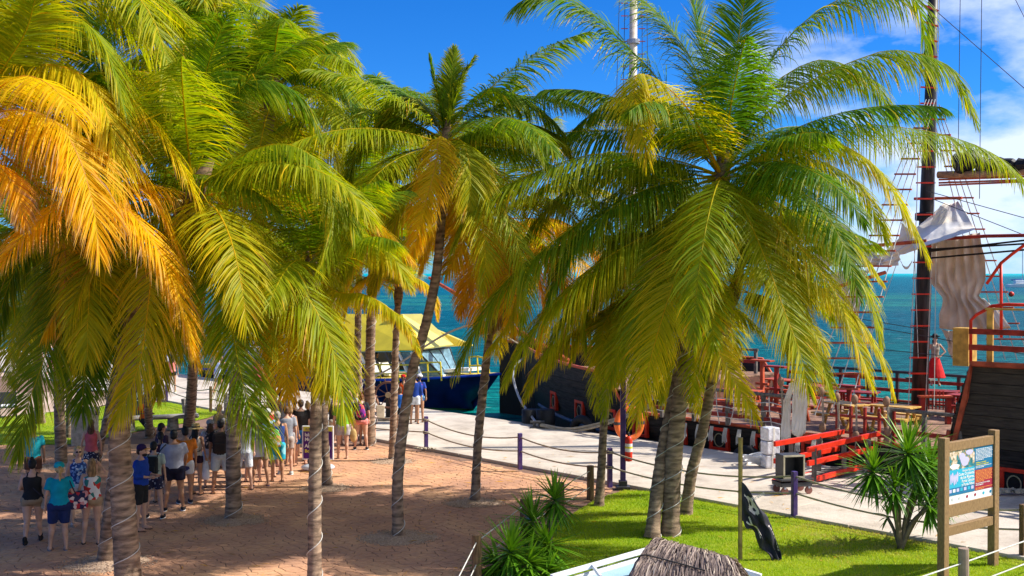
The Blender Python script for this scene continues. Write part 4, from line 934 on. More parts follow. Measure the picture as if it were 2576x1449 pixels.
# white cloths hung on the rail
cloth([[(1985, 965), (1992, 962), (2000, 965)], [(1972, 1010), (1980, 1010), (1988, 1010)], [(1962, 1100), (1976, 1105), (1990, 1102)]], CANVAS, 'cloth', amp=.03, fold=3, v=VC - 5.1)
cloth([[(1996, 955), (2010, 950), (2025, 955)], [(1994, 1010), (2010, 1010), (2030, 1010)], [(1990, 1090), (2010, 1100), (2028, 1085)]], CANVAS, 'cloth', amp=.04, fold=4, v=VC - 5.15)
for i in range(9):
    u = -23.2 + i * .62; build('rope_net_line', MB().tube([UV(u, VC - 5.0, 1.75), UV(u + .05, VC - 5.04, 1.3), UV(u + .12 * (i % 3 - 1), VC - 5.0, .8)], .014, 4), CORD, ship)
for z_ in (1.05, 1.35, 1.6): build('rope_net_line', MB().tube([UV(-23.4 + i * .4, VC - 5.02, z_ - .06 * abs(math.sin(i * 1.7))) for i in range(15)], .013, 4), CORD, ship)
for u_, v_, h_, m_ in ((-20.9, 31.6, 1.5, DRED), (-19.4, 34.2, 1.2, RUST), (-18.0, 31.2, 1.1, DRED), (-16.6, 33.0, 1.3, GREYW), (-22.0, 32.4, 1.6, RUST)):
    build('deck_stand', MB().box(UV(u_, v_, .7 + h_ / 2), (.12, .12, h_), FR).box(UV(u_, v_, .7 + h_), (.8, .3, .06), FR).box(UV(u_, v_, .7 + h_ * .5), (.5, .1, .08), FR), m_, ship, bevel=.006)
# gate pickets at the entry and the grid of red pickets
for i in range(5):
    u = -16.2 + i * .42; build('picket', MB().box(UV(u, VC - 4.75, 1.2), (.07, .07, .95), FR), DRED, ship)
for z in (.95, 1.4): build('picket_rail', MB().box(UV(-15.3, VC - 4.78, z), (2.2, .05, .07), FR), DRED, ship)
# fenders and bollard ropes
def tablebench(u, v, m, z=.7, w=1.3, bench=True, top=.75, rot=0, label='', grp='tables on the ship deck'):
    root = thing('table' if not bench else 'picnic_table', label, 'table', UV(u, v, z), math.atan2(DU.y, DU.x) + rot, group=grp)
    for i in range(3): build('table_plank', MB().box((0, -.24 + i * .24, top), (w, .22, .045)), m, root, world=False, bevel=.006)
    for sx in (-1, 1):
        mb = MB().beam((sx * w * .38, -.42, 0), (sx * w * .38, -.12, top - .02), .07, .07, Vector((1, 0, 0))).beam((sx * w * .38, .42, 0), (sx * w * .38, .12, top - .02), .07, .07, Vector((1, 0, 0))); build('leg_pair', mb, m, root, world=False)
        if bench: build('cross_bar', MB().box((sx * w * .38, 0, .4), (.06, 1.3, .07)), m, root, world=False)
    if bench:
        for sy in (-1, 1): build('bench_plank', MB().box((0, sy * .62, .46), (w, .24, .045)), m, root, world=False, bevel=.006)
    return root
tb = [(-23.2, 29.6, DRED, 'dark red picnic table just below the forecastle step'), (-22.6, 34.6, RUST, 'orange red picnic table at the seaward rail below the forecastle'), (-21.5, 30.5, RUST, 'orange red picnic table nearest the ship bow on the main deck'), (-20.6, 33.6, DRED, 'dark red picnic table on the seaward deck behind the palm trunks'), (-19.3, 29.8, RUST, 'orange red picnic table behind the waist rail opposite the white boxes'),
      (-18.6, 32.8, DRED, 'dark red picnic table in the middle of the main deck'), (-17.2, 29.6, YWOOD, 'yellow wooden picnic table behind the hanging white cloths'), (-15.9, 30.1, YWOOD, 'yellow wooden picnic table beside the gangway opening'),
      (-17.0, 35.0, DRED, 'dark red picnic table at the seaward rail left of the tall mast'), (-14.4, 35.6, DRED, 'dark red picnic table at the seaward rail right of the tall mast'), (-15.6, 34.4, DRED, 'dark red picnic table just behind the tall mast'), (-13.5, 33.8, DRED, 'dark red picnic table against the quarterdeck wall')]
for i, (u, v, m_, lb) in enumerate(tb): tablebench(u, v, m_, label=lb, rot=.3 * (i % 3) - .3)
# rack of pins right of the mast
pr = thing('pin_rack', 'low wooden rack with red pins right of the mast foot', 'rack', ppt(2352, 1046) * 1.0); pr.location.z = .7
build('rack_top', MB().box((0, 0, .85), (1.0, .3, .06)), RUST, pr, world=False)
for sx in (-.4, .4): build('rack_leg', MB().box((sx, 0, .42), (.13, .2, .82)), DRED, pr, world=False)
for i in range(6): build('pin', MB().tube([(-.3 + i * .11, 0, .45), (-.3 + i * .11, 0, 1.02)], .02, 6), DRED, pr, world=False)

# moorings
def rope(name, pts, r, m, label, n=40, cat_='rope', group=None):
    P, _ = cat(pts, n); mb = MB(); mb.tube([Vector(p) for p in P], r, 6); o = build(name, mb, m, loc=tuple(P[0])); return tag(o, label, cat_, group)
bol = UV(-26.9, 26.35, .05)
b_ = thing('bollard', 'rusty iron bollard with rope at the pier edge under the ship bow', 'bollard', bol)
build('bollard_base', MB().box((0, 0, .02), (.5, .3, .04)), DGREY, b_, world=False)
build('bollard_horns', MB().tube([(-.1, 0, 0), (-.1, 0, .2)], .05, 8).tube([(.1, 0, 0), (.1, 0, .2)], .05, 8).tube([(-.24, 0, .2), (.24, 0, .2)], .05, 8), DGREY, b_, world=False)
rope('mooring_rope', [UV(-33.0, VC - .5, 1.9), W(1291, 930, 42), W(1306, 1000, 41), bol + Vector((0, 0, .12))], .045, STEEL, 'pale blue mooring rope hanging from the ship bow to the bollard')
rope('mooring_rope', [bol + Vector((.1, 0, .12)), onV(1440, 26.6, 1078), onV(1560, 26.7, 1050), onV(1640, 26.9, 1015)], .045, ROPE, 'upper twisted mooring rope along the hull from the bollard')
rope('mooring_rope', [bol + Vector((.1, -.1, .10)), onV(1430, 26.55, 1086), onV(1540, 26.6, 1062), onV(1640, 26.8, 1022)], .045, ROPE, 'lower twisted mooring rope along the hull from the bollard')
rope('mooring_rope', [G(860, 992), W(985, 925, 44), W(1180, 818, 42), UV(-33.2, VC - .5, 2.3)], .04, ROPE, 'long mooring rope rising from the pier across the yellow boat')
for x, lb in ((1336, 'black rubber fender at the ship bow by the bollard'), (1372, 'black rubber fender hanging right of the bollard')):
    mb = MB().tube([onV(x, 27.1, 1030), onV(x, 27.1, 1100)], .33, 12); o = build('fender', mb, BLACK, smooth=True, loc=tuple(onV(x, 27.1, 1060))); tag(o, lb, 'fender')
for i, (x, y) in enumerate(((1465, 1098), (1880, 1180))):
    p = onV(x, 27.05, y - 12); mb = MB()
    mb.tube([p + DU * (.42 * math.cos(a)) + Vector((0, 0, .42 * math.sin(a))) for a in np.linspace(0, 6.28, 20)], .15, 8); o = build('tyre_fender', mb, BLACK, smooth=True, loc=tuple(p)); tag(o, ('black tyre fender on the hull left of the small palm', 'black tyre fender on the hull left of the wrapped boxes')[i], 'tyre')

# ================================================================== YELLOW FERRY
BD = Vector((-.79, .613, 0)).normalized(); BN = Vector((-BD.y, BD.x, 0)) * 1.0
if BN.y > 0: BN = -BN                     # towards the camera
BB = W(1258, 940, 47.6)
def F(t, s, z): p = Vector((BB.x, BB.y, 0)) + BD * t + BN * s; p.z = z; return p
YEL = mat('yellow paint', (.80, .62, .035), .4, var=.06, scale=2); NAVY = mat('navy hull paint', (.003, .014, .085), .3, var=.3, scale=1.5); CRM = mat('cream roof paint', (.86, .72, .20), .45, var=.05, scale=2)
GLS = mat('boat glass', (.16, .28, .34), .1, var=.2, spec=.6); BSTR = mat('blue sheer stripe', (.01, .06, .5), .35)
GRN = mat('green antifouling', (.02, .13, .05), .6)
ferry = thing('ferry', 'yellow and navy passenger ferry lying behind the palms with its bow to the right', 'boat', F(8, 0, 0))
def fb(t, z): 
    zn = (z + .7) / 1.7; t0 = 1.5 * (1 - zn) 
    return 0 if t <= t0 else 2.15 * (1 - (1 - min(1, (t - t0) / 6.0)) ** 2) * (.82 + .18 * zn)
def fz(t): return float(np.interp(t, [0, 3, 6, 10, 18], [1.02, .75, .56, .45, .45]))
ts = list(np.linspace(0, 18, 50))
for z0, z1, m_, nm in ((-1.3, -.62, GRN, 'keel'), (-.62, None, NAVY, 'hull'), ):
    mb = MB()
    for sg in (-1, 1):
        rows = []
        for t in ts:
            top = z1 if z1 is not None else fz(t)
            rows.append([F(t if fb(t, z) > 0 else t + 1.5 * (1 - (z + .7) / 1.7) , sg * fb(t, z), z) if True else None for z in np.linspace(z0, top, 6)])
        mb.grid(rows)
    mb.add([F(18, -1.9, -1.2), F(18, 1.9, -1.2), F(18, 2.15, .45), F(18, -2.15, .45)], [(0, 1, 2, 3)]) if nm == 'hull' else None
    build(nm, mb, m_, ferry, smooth=True)
mb = MB()
for sg in (-1, 1): mb.tube([F(t, sg * (fb(t, 1.0) + .02), fz(t) - .03) for t in ts], .06, 6)
build('sheer_stripe', mb, BSTR, ferry)
mb = MB(); mb.grid([[F(t, -fb(t, 1.0), fz(t)), F(t, 0, fz(t) + .04), F(t, fb(t, 1.0), fz(t))] for t in ts]); build('deck', mb, YEL, ferry)
mb = MB()
mb.grid([[F(t, sg_, fz(t) + .16) for sg_ in (-fb(t, 1.) * .5, fb(t, 1.) * .5)] for t in np.linspace(1.4, 3.4, 6)]); build('fore_hatch', mb, WHITE, ferry, solid=.14)
# cabin: frame with slanted posts, dark interior, roof planes
def fpt(x, y, s):    # point on the boat's long plane at offset s seen at x, y
    r = ray(x, y); o = Vector((BB.x, BB.y, 0)) + BN * s; t = o.dot(BN) / r.dot(BN); return Vector((r.x * t, r.y * t, HC + r.z * t))
NS = 1.95
r1_, r2_ = fpt(872, 792, 0), fpt(1012, 793, 0)
e1, e2 = fpt(860, 886, NS), fpt(1045, 882, NS)
rf = MB(); e3 = e2 - BN * (2 * NS); e3.z = e2.z; e4 = e1 - BN * (2 * NS)
rf.add([r1_, r2_, e2, e1], [(0, 1, 2, 3)]); build('roof_side', rf, YEL, ferry, solid=.06)
rf = MB(); rf.add([r1_, r2_, e3, e4], [(0, 3, 2, 1)]); build('roof_side', rf, CRM, ferry, solid=.06)
q1 = fpt(1140, 869, 0); e2b = e2 + BN * .0; tip_n = Vector(e2); fr1 = e3
rf = MB(); rf.add([r2_, r2_ + Vector((.9, -.2, .02)), Vector((q1.x, q1.y, q1.z)), e2], [(0, 1, 2, 3)]); build('roof_front', rf, CRM, ferry, solid=.06)
# windows under the eaves
zb = lambda s: .62
for x in (872, 905, 938, 970, 1003, 1035):
    a = fpt(x, 886, NS - .1); b2 = fpt(x + 26, 948, NS - .1)
    build('window_post', MB().beam(a, b2, .08, .10), WHITE if x % 2 else DGREY, ferry)
a, b2, c, d = fpt(862, 888, NS - .3), fpt(1045, 886, NS - .3), fpt(1062, 950, NS - .3), fpt(868, 952, NS - .3)
# windscreen
wa, wb = fpt(1050, 884, NS - .2), fpt(1130, 874, -.2); wc, wd2 = fpt(1112, 946, NS - .9), fpt(1152, 938, -.4)
ws = MB()
for i in range(3):
    f0, f1 = i / 3 + .02, (i + 1) / 3 - .02
    m_ = MB().add([wa.lerp(wb, f0), wa.lerp(wb, f1), wc.lerp(wd2, f1), wc.lerp(wd2, f0)], [(0, 1, 2, 3)]); build('windscreen_pane', m_, GLS, ferry, solid=.02)
for i in range(4): build('windscreen_frame', MB().beam(wa.lerp(wb, i / 3), wc.lerp(wd2, i / 3), .07, .08), DGREY, ferry)
build('windscreen_frame', MB().beam(wc, wd2, .1, .1), WHITE, ferry); build('windscreen_frame', MB().beam(wa, wb, .08, .08), DGREY, ferry)
build('side_window', MB().add([fpt(1003, 888, NS - .15), wa, wc, fpt(1025, 948, NS - .15)], [(0, 1, 2, 3)]), GLS, ferry, solid=.02)
# interior floor, seats and far side
mb = MB().add([fpt(862, 935, -1.7), fpt(1050, 930, -1.7), fpt(1050, 885, -1.7), fpt(862, 886, -1.7)], [(0, 1, 2, 3)]); build('far_cabin_side', mb, DGREY, ferry, solid=.03)
for i in range(6):
    p = fpt(872 + i * 24, 946, .6 - .2 * (i % 2)); build('seat_row', MB().box(p + Vector((0, 0, .1)), (.5, 1.2, .08), Matrix((BD, BN, Vector((0, 0, 1)))).transposed()).box(p + Vector((-.22, .1, .35)), (.07, 1.2, .55), Matrix((BD, BN, Vector((0, 0, 1)))).transposed()), WHITE if i % 3 else NAVY, ferry, bevel=.02)
# railings
def frail(xs, yt, yb, s, n=None):
    for i in range(len(xs) - 1):
        for fr_ in (0, .5):
            build('rail', MB().tube([fpt(xs[i], yt[i] + (yb[i] - yt[i]) * fr_, s), fpt(xs[i + 1], yt[i + 1] + (yb[i + 1] - yt[i + 1]) * fr_, s)], .035, 6), YEL, ferry)
    for i in range(len(xs)): build('rail_post', MB().tube([fpt(xs[i], yt[i], s), fpt(xs[i] + 3, yb[i], s)], .04, 6), YEL, ferry)
frail([866, 905, 955, 1000, 1032], [920, 917, 917, 918, 918], [958, 962, 963, 962, 960], NS + .05)
frail([1040, 1075, 1108], [914, 912, 911], [962, 960, 958], NS - .3)
frail([1180, 1200, 1215, 1228], [898, 896, 900, 915], [942, 942, 940, 938], .1)
# stern part left of the fronds: seats, white slanted awning posts
for x in (560, 600, 640, 690): build('awning_post', MB().beam(fpt(x - 35, 940, NS), fpt(x, 860, NS), .10, .14), WHITE, ferry)
for i in range(9): build('seat_row', MB().box(fpt(540 + i * 32, 926, .8), (.6, 2.4, .5), Matrix((BD, BN, Vector((0, 0, 1)))).transposed()), YEL, ferry, bevel=.03)
build('cabin_trunk', MB().box(fpt(690, 905, .2) , (5.6, 3.0, 1.0), Matrix((BD, BN, Vector((0, 0, 1)))).transposed()), mat('grey blue cabin', (.42, .48, .56), .5), ferry, bevel=.05)
build('roof_side', MB().add([fpt(560, 842, NS), fpt(850, 812, NS), fpt(850, 780, 0), fpt(570, 815, 0)], [(0, 1, 2, 3)]), YEL, ferry, solid=.06)
for x in (494, 512, 530): build('rail_post', MB().tube([fpt(x, 893, NS), fpt(x, 925, NS)], .03, 6), STEEL, ferry)
build('rail', MB().tube([fpt(490, 893, NS), fpt(560, 893, NS)], .03, 6), STEEL, ferry)

# far sailboat and the far pier
def sail_yacht(x, y, Y, label):
    p = W(x, y, Y); p.z = WZ; s_ = 1
    r = thing('sailing_yacht', label, 'sailboat', p)
    mb = MB(); L = 14; rows = []
    for t in np.linspace(-1, 1, 13):
        hb = 2.0 * math.sqrt(max(0, 1 - abs(t) ** 2.2)); rows.append([(t * L / 2, -hb * .7, -.2), (t * L / 2, -hb, 1.6 + .4 * t), (t * L / 2, 0, 1.7 + .4 * t), (t * L / 2, hb, 1.6 + .4 * t), (t * L / 2, hb * .7, -.2)])
    mb.grid([[Vector(q) for q in r_] for r_ in rows]); build('hull', mb, WHITE, r, world=False)
    build('cabin', MB().box((-.5, 0, 2.3), (6, 2.4, 1.3)), WHITE, r, world=False, bevel=.2)
    build('mast', MB().tube([(0, 0, 1.5), (0, 0, 17)], .14, 6), STEEL, r, world=False)
    build('furled_mainsail', MB().tube([(0, 0, 3.4), (-5, 0, 3.2)], .28, 6), mat('blue sail cover', (.1, .16, .4), .7), r, world=False)
sail_yacht(2572, 700, 480, 'white sailing yacht on the horizon at the right edge')
bu = tag(build('buoy', MB().ell(W(2544, 740, 90) * 1.0, (.22, .22, .22)), RED, smooth=True, loc=tuple(W(2544, 740, 90))), 'red mooring buoy on the open water at right', 'buoy')
# ================================================================== FENCES, POSTS, SIGNS
def post(name, g_, label, h, w_, m, cat_, group, cap=False, ident=True):
    r = thing(name, label, cat_, g_, group=group)
    if w_[0] == 'sq':
        build('shaft', MB().box((0, 0, h / 2), (w_[1], w_[1], h)), m, r, world=False, bevel=.008).rotation_euler = (0, 0, .3)
    else:
        build('shaft', MB().tube([(0, 0, 0), (0.004, 0, h * .5), (0, 0, h)], [w_[1] * 1.03, w_[1], w_[1] * .98], 12), m, r, world=False, bevel=.005, smooth=False)
    return r
PP = [(419, 1010, 'purple fence post behind the seated woman in orange'), (530, 1036, 'rope fence post at the left below the woman in the pale blue playsuit'), (1072, 1129, 'purple rope post at the plaza corner right of the curved dark trunk'), (1308, 1181, 'purple rope post between the slim middle palm and the small palm'),
      (1534, 1226, 'purple rope post beside the flared foot of the small palm'), (1998, 1298, 'purple rope post in front of the wheeled trolley'), (2574, 1400, 'rope post at the right edge of the picture')]
pts_top = []; pts_mid = []
for i, (x, y, lb) in enumerate(PP):
    g0 = G(x, y, .05); m_ = PURPLE if i not in (1, 6) else WOODP
    h = .97
    post('rope_post', g0, lb, h, ('sq', .11), m_, 'post', 'posts of the rope fence along the pier')
    pts_top.append(g0 + Vector((0, 0, h - .10))); pts_mid.append(g0 + Vector((0, 0, .50)))
    mb = MB()
for lst, lb in ((pts_top, 'upper'), (pts_mid, 'lower')):
    segs = []
    P2 = [lst[0] + (lst[0] - lst[1]) * 3] + lst + [lst[-1] + (lst[-1] - lst[-2])]
    for a, b_ in zip(P2[:-1], P2[1:]):
        L = (b_ - a).length; n = 14
        for k_ in range(n):
            t = k_ / n; p = a.lerp(b_, t); p.z -= .045 * min(L, 6) * 4 * t * (1 - t) * (1.0 if lb == 'upper' else .8); segs.append(p)
    mb = MB(); mb.tube(segs, .021, 6)
    # twist strand
    o = build('fence_rope', mb, ROPE, loc=tuple(segs[40])); tag(o, lb + ' rope strung along the pier between the purple posts', 'rope', 'ropes of the pier fence')
for i, (x, y) in enumerate(((1072, 1129), (1534, 1226))):      # knots
    g0 = G(x, y, .05); mb = MB()
    for zz in (.87, .5):
        mb.tube([g0 + Vector((.085 * math.cos(a), .085 * math.sin(a), zz + .03 * math.sin(a * .5))) for a in np.linspace(0, 12.5, 26)], .016, 5)
    tag(build('rope_knot', mb, ROPE, loc=tuple(g0)), ('rope knots tied round the purple corner post', 'rope knots tied round the post by the small palm')[i], 'rope')
WPS = [(1485, 1257, 'brown wooden post with white cord at the lawn corner by the small palm'), (1410, 1307, 'brown wooden post half hidden behind the upper yucca head'), (1318, 1357, 'brown wooden post behind the left yucca leaves'), (1199, 1462, 'brown wooden post on the plaza left of the yuccas')]
wt = []; wm = []
for x, y, lb in WPS:
    g0 = G(x, y); post('wooden_post', g0, lb, .80, ('rd', .085), WOODP, 'post', 'round posts round the lawn'); wt.append(g0 + Vector((0, 0, .68))); wm.append(g0 + Vector((0, 0, .3)))
for lst, lb in ((wt, 'upper'), (wm, 'lower')):
    mb = MB(); mb.tube([lst[0].lerp(lst[1], 0)] + lst[1:] + [lst[-1] + Vector((-.2, -2.2, 0))], .010, 5); tag(build('boundary_rope', mb, CORD, loc=tuple(lst[0])), lb + ' thin white cord along the left side of the lawn', 'cord')
g0 = G(2423, 1512); post('wooden_post', g0, 'round post with white cords in front of the information board', .86, ('rd', .085), mat('pale brown post', (.34, .24, .19), .7), 'post', 'round posts round the lawn')
for z, (x2, y2), (x1, y1), lb in ((.62, (2700, 1318), (2130, 1515), 'upper'), (.22, (2700, 1372), (2200, 1560), 'lower')):
    c = g0 + Vector((0, 0, z)); mb = MB(); mb.tube([W(x1, y1, c.y - 1.6), c, W(x2, y2, c.y + 2.6)], .013, 6); tag(build('boundary_rope', mb, CORD, loc=tuple(c)), lb + ' white cord running to the post before the information board', 'cord')

# information board
TXT = {}
def text(name, body, size, M, m, parent, align='LEFT', bold=0.0, ext=0.0008):
    cu = bpy.data.curves.new(name, 'FONT'); cu.body = body; cu.size = size; cu.align_x = align; cu.offset = bold; cu.extrude = ext; cu.resolution_u = 2
    o = bpy.data.objects.new('tmp', cu); C.objects.link(o); dg = bpy.context.evaluated_depsgraph_get()
    me = bpy.data.meshes.new_from_object(o.evaluated_get(dg)); bpy.data.objects.remove(o)
    me.materials.clear(); me.materials.append(m); me.transform(M)
    o2 = bpy.data.objects.new(name, me); C.objects.link(o2); o2.parent = parent; return o2
def flat(name, c, rough=.5, e=0): return mat(name, c, rough, var=.03, scale=3)
WT = flat('white print', (.82, .82, .82)); YT = flat('yellow print', (.75, .7, .06)); OT = flat('orange print', (.85, .34, .06)); BLUEP = flat('blue print', (.012, .17, .34)); CYANP = flat('cyan print', (.03, .42, .60)); MAGP = flat('crimson print', (.36, .02, .05)); LAVP = flat('lavender print', (.55, .52, .78))
PL, PR = W(2372, 1480, 19.08), G(2498, 1423); PL.z = 0
dirb = (PR - PL); dirb.z = 0; Wb = dirb.length; angb = math.atan2(dirb.y, dirb.x)
bd = thing('information_board', 'wooden information board with blue and crimson panel about the national park', 'sign', PL, angb)
for x, top in ((0, 2.47), (Wb, 2.47)): build('post', MB().box((x, 0, top / 2), (.155, .14, top)), WOODS, bd, world=False, bevel=.01)
x0, x1 = .085, Wb - .085
for z, h in ((2.30, .16), (1.19, .22), (.84, .16)): build('cross_rail', MB().box(((x0 + x1) / 2, -.005, z), (x1 - x0, .09, h)), WOODS, bd, world=False, bevel=.008)
panel = build('panel', MB().box(((x0 + x1) / 2, -.02, 1.76), (x1 - x0, .02, .92)), WT, bd, world=False)
zb_, zt_ = 1.30, 2.22; pw = x1 - x0; ph_ = zt_ - zb_
def rect(nm, fx0, fx1, fz0, fz1, m_, d=.033):
    return build(nm, MB().box((x0 + pw * (fx0 + fx1) / 2, -d, zb_ + ph_ * (fz0 + fz1) / 2), (pw * (fx1 - fx0), .004, ph_ * (fz1 - fz0))), m_, panel, world=False)
rect('print_field', 0, .58, .20, .64, CYANP); rect('print_field', 0, .58, .16, .30, BLUEP, .0345); rect('print_field', .585, 1, .56, 1, BLUEP); rect('print_field', .585, 1, .16, .557, MAGP)
REEF = bpy.data.materials.new('coral photograph'); REEF.use_nodes = True; t = REEF.node_tree
vo = t.nodes.new('ShaderNodeTexNoise'); vo.inputs['Scale'].default_value = 11; vo.inputs['Detail'].default_value = 5; rr_ = t.nodes.new('ShaderNodeValToRGB'); e = rr_.color_ramp.elements
e[0].position = .36; e[0].color = (.01, .10, .13, 1); e[1].position = .66; e[1].color = (.8, .7, .6, 1)
for p_, c_ in ((.44, (.02, .25, .3)), (.5, (.25, .2, .08)), (.56, (.6, .45, .3))): q = e.new(p_); q.color = (*c_, 1)
tco = t.nodes.new('ShaderNodeTexCoord'); t.links.new(tco.outputs['Object'], vo.inputs[0]); t.links.new(vo.outputs[0], rr_.inputs[0]); t.links.new(rr_.outputs[0], t.nodes['Principled BSDF'].inputs['Base Color'])
rect('print_photo', 0, .58, .64, 1, REEF)
def blob(cx, cz, rx, rz, m_, d=.0375):
    pts = [(x0 + pw * cx + pw * rx * math.cos(a) * (1 + .12 * math.sin(3 * a)), -d, zb_ + ph_ * cz + ph_ * rz * math.sin(a)) for a in np.linspace(0, 2 * math.pi, 25)[:-1]]
    build('print_shape', MB().add(pts, [tuple(range(24))]), m_, panel, world=False)
blob(.30, .86, .06, .08, LAVP); blob(.36, .77, .09, .09, LAVP, .038); blob(.46, .93, .08, .05, LAVP, .0385); blob(.14, .70, .10, .05, WT)
for a in range(5): blob(.06 + .035 * a, .47 + .03 * math.sin(a * 2), .018, .10, LAVP, .0372 + a * .0003)
def tm(fx, fz, d=.0365):
    M = Matrix.Translation((x0 + pw * fx, -d, zb_ + ph_ * fz)) @ Matrix.Rotation(math.pi / 2, 4, 'X'); return M
for i, (tx, sz) in enumerate((('Parque Nacional', .058), ('Costa Occidental', .072), ('de Isla Mujeres,', .072), ('Punta Cancún', .072), ('y Punta Nizuc', .072))):
    text('lettering', tx, sz, tm(.575, .575 - i * .068), WT, panel, 'RIGHT', .0012 if i else .0006)
text('lettering', '¡Ayúdanos a conservarlo\ncumpliendo con el reglamento!', .034, tm(.605, .685), YT, panel, bold=.0006)
text('lettering', 'Help us to protect them by complying\nwith the regulations!', .030, tm(.605, .285), WT, panel, bold=.0006)
lr = random.Random(4)
def lines(fz0, n, dz, m_, w0=.36):
    mb = MB()
    for i in range(n):
        fx = .605; end = .605 + w0 * (1 if i < n - 1 else .5)
        while fx < end:
            wl = lr.uniform(.012, .04); 
            mb.box((x0 + pw * (fx + wl / 2), -.0365, zb_ + ph_ * (fz0 - i * dz)), (pw * wl, .001, ph_ * .012)); fx += wl + .008
    build('small_print', mb, m_, panel, world=False)
lines(.955, 9, .026, WT); lines(.625, 2, .026, WT, .34); lines(.535, 9, .026, OT); lines(.205, 2, .024, OT)
for i in range(7): rect('pictogram', .02 + i * .08, .075 + i * .08, .215, .275, (CYANP if i % 2 else LAVP) if i != 1 else WT, .0375)
for fx, m_ in ((.10, flat('pale grey', (.6, .6, .6))), (.25, flat('pale grey', (.6, .6, .6))), (.42, MAGP), (.60, MAGP), (.79, CYANP), (.95, BLUEP)): blob(fx, .085, .022, .03, m_, .0345)
# flag and its pole
fp = G(1862, 1409); pole = thing('flag_pole', 'bamboo pole on the lawn carrying the black pirate flag', 'pole', fp)
mb = MB(); prof = []
for i in range(8): z = i * .285; prof += [(.043, z), (.041, z + .02), (.041, z + .26), (.045, z + .275)]
mb.lathe(prof, n=12); build('bamboo_cane', mb, BAMBOO, pole, world=False, smooth=True)
FLG = mat('black flag cloth', (.035, .033, .045), .8, var=.2)
def fl(x, y, d=0): return W(x, y, fp.y - .04 + d)
rows = [[(a[0] + (b[0] - a[0]) * f, a[1] + (b[1] - a[1]) * f) for f in (0, .33, .67, 1)] for a, b in (((1866, 1212), (1867, 1307)), ((1888, 1238), (1878, 1326)), ((1916, 1284), (1900, 1340)), ((1944, 1322), (1912, 1378)), ((1961, 1385), (1938, 1402)), ((1966, 1428), (1965, 1434)))]
Lr = [cat([fl(x, y) for x, y in r_], 20)[0] for r_ in rows]; Lr = np.array(Lr); P = []
for i in range(31):
    t = i / 30 * (len(rows) - 1); a = min(int(t), len(rows) - 2); f = t - a; r_ = Lr[a] * (1 - f) + Lr[a + 1] * f
    P.append([Vector((p[0] + .02 * math.sin(j * .8 + i * .55) * min(1, i / 5), p[1] + (.05 * math.sin(j * .6 - i * .28) + .02 * math.sin(i * .8 + j * .3)) * min(1, i / 5), p[2] + .015 * math.sin(j * .6 + i))) for j, p in enumerate(r_)])
flag = build('flag', MB().grid(P), FLG, smooth=True, solid=.004, loc=tuple(fl(1867, 1212))); tag(flag, 'black pirate flag with white skull hanging limp from the bamboo pole', 'flag')
FWH = mat('flag print', (.70, .62, .56), .9)
def fpat(i0, i1, j0, j1, shape, nm='flag_print'):
    V = []; F_ = []
    o = Vector(flag.location)
    def at(i, j):
        i = max(0, min(29.999, i)); j = max(0, min(18.999, j)); a, b_ = int(i), int(j); fi, fj = i - a, j - b_
        p = P[a][b_] * (1 - fi) * (1 - fj) + P[a + 1][b_] * fi * (1 - fj) + P[a][b_ + 1] * (1 - fi) * fj + P[a + 1][b_ + 1] * fi * fj
        return p + Vector((.002, -.022, 0)) - o
    mb = MB()
    ni, nj = 26, 26
    for a in range(ni):
        for b_ in range(nj):
            x, y = (a + .5) / ni, (b_ + .5) / nj
            if shape(x, y):
                c = [at(i0 + (i1 - i0) * (a + da) / ni, j0 + (j1 - j0) * (b_ + db) / nj) for da, db in ((0, 0), (1, 0), (1, 1), (0, 1))]; mb.add(c, [(0, 1, 2, 3)])
    build(nm, mb, FWH, flag, world=False)
el = lambda x, y, cx, cy, a, b_: ((x - cx) / a) ** 2 + ((y - cy) / b_) ** 2 < 1
fpat(2, 14, 2, 12, lambda x, y: (el(x, y, .45, .32, .33, .24) or el(x, y, .5, .55, .18, .16) or el(x, y, .05, .25, .12, .05)) and not (el(x, y, .33, .38, .08, .08) or el(x, y, .58, .38, .08, .08)))
fpat(6, 15, 12, 17, lambda x, y: (abs(y - .35 - .5 * x) < .09 or abs(y - .85 + .55 * x) < .08) and not el(x, y, .5, .6, .05, .05))
fpat(17, 24, 1, 3.6, lambda x, y: abs(y - .45) < .28 and math.sin(x * 40) > -.6)
text('flag_lettering', 'Pirates', .10, Matrix.Translation(fl(1893, 1262, -.06) - Vector(flag.location)) @ Matrix.Rotation(-.55, 4, 'Y') @ Matrix.Rotation(math.pi / 2, 4, 'X'), FWH, flag, bold=.002)

# tall purple post with life ring and extinguisher
lp = G(1567, 1230); r = thing('lamp_post', 'tall purple steel post beside the pier carrying the fire extinguisher', 'post', lp)
build('shaft', MB().box((0, 0, 2.0), (.13, .13, 4.0)), PURPLE, r, world=False, bevel=.01)
build('foot_plate', MB().box((0, 0, .04), (.34, .34, .08)).box((0, 0, .14), (.2, .2, .14)), DGREY, r, world=False, bevel=.01)
r = thing('fire_extinguisher', 'red fire extinguisher hung on the tall purple post', 'extinguisher', lp + Vector((.13, -.10, 1.02)))
build('cylinder', MB().lathe([(.02, -.33), (.085, -.31), (.09, -.28), (.09, .2), (.07, .27), (.03, .3)], n=16), RED, r, world=False, smooth=True)
build('label', MB().lathe([(.0915, -.08), (.0915, .12)], n=16), WT, r, world=False); build('label', MB().lathe([(.0925, .0), (.0925, .05)], n=16), YT, r, world=False)
build('valve', MB().lathe([(.03, .3), (.03, .36)], n=8).box((0, -.04, .38), (.03, .14, .03)), DGREY, r, world=False)
r = thing('life_ring', 'orange life ring leaning on the hull behind the tall purple post', 'life ring', W(1583, 1064, lp.y + 3.5), .25)
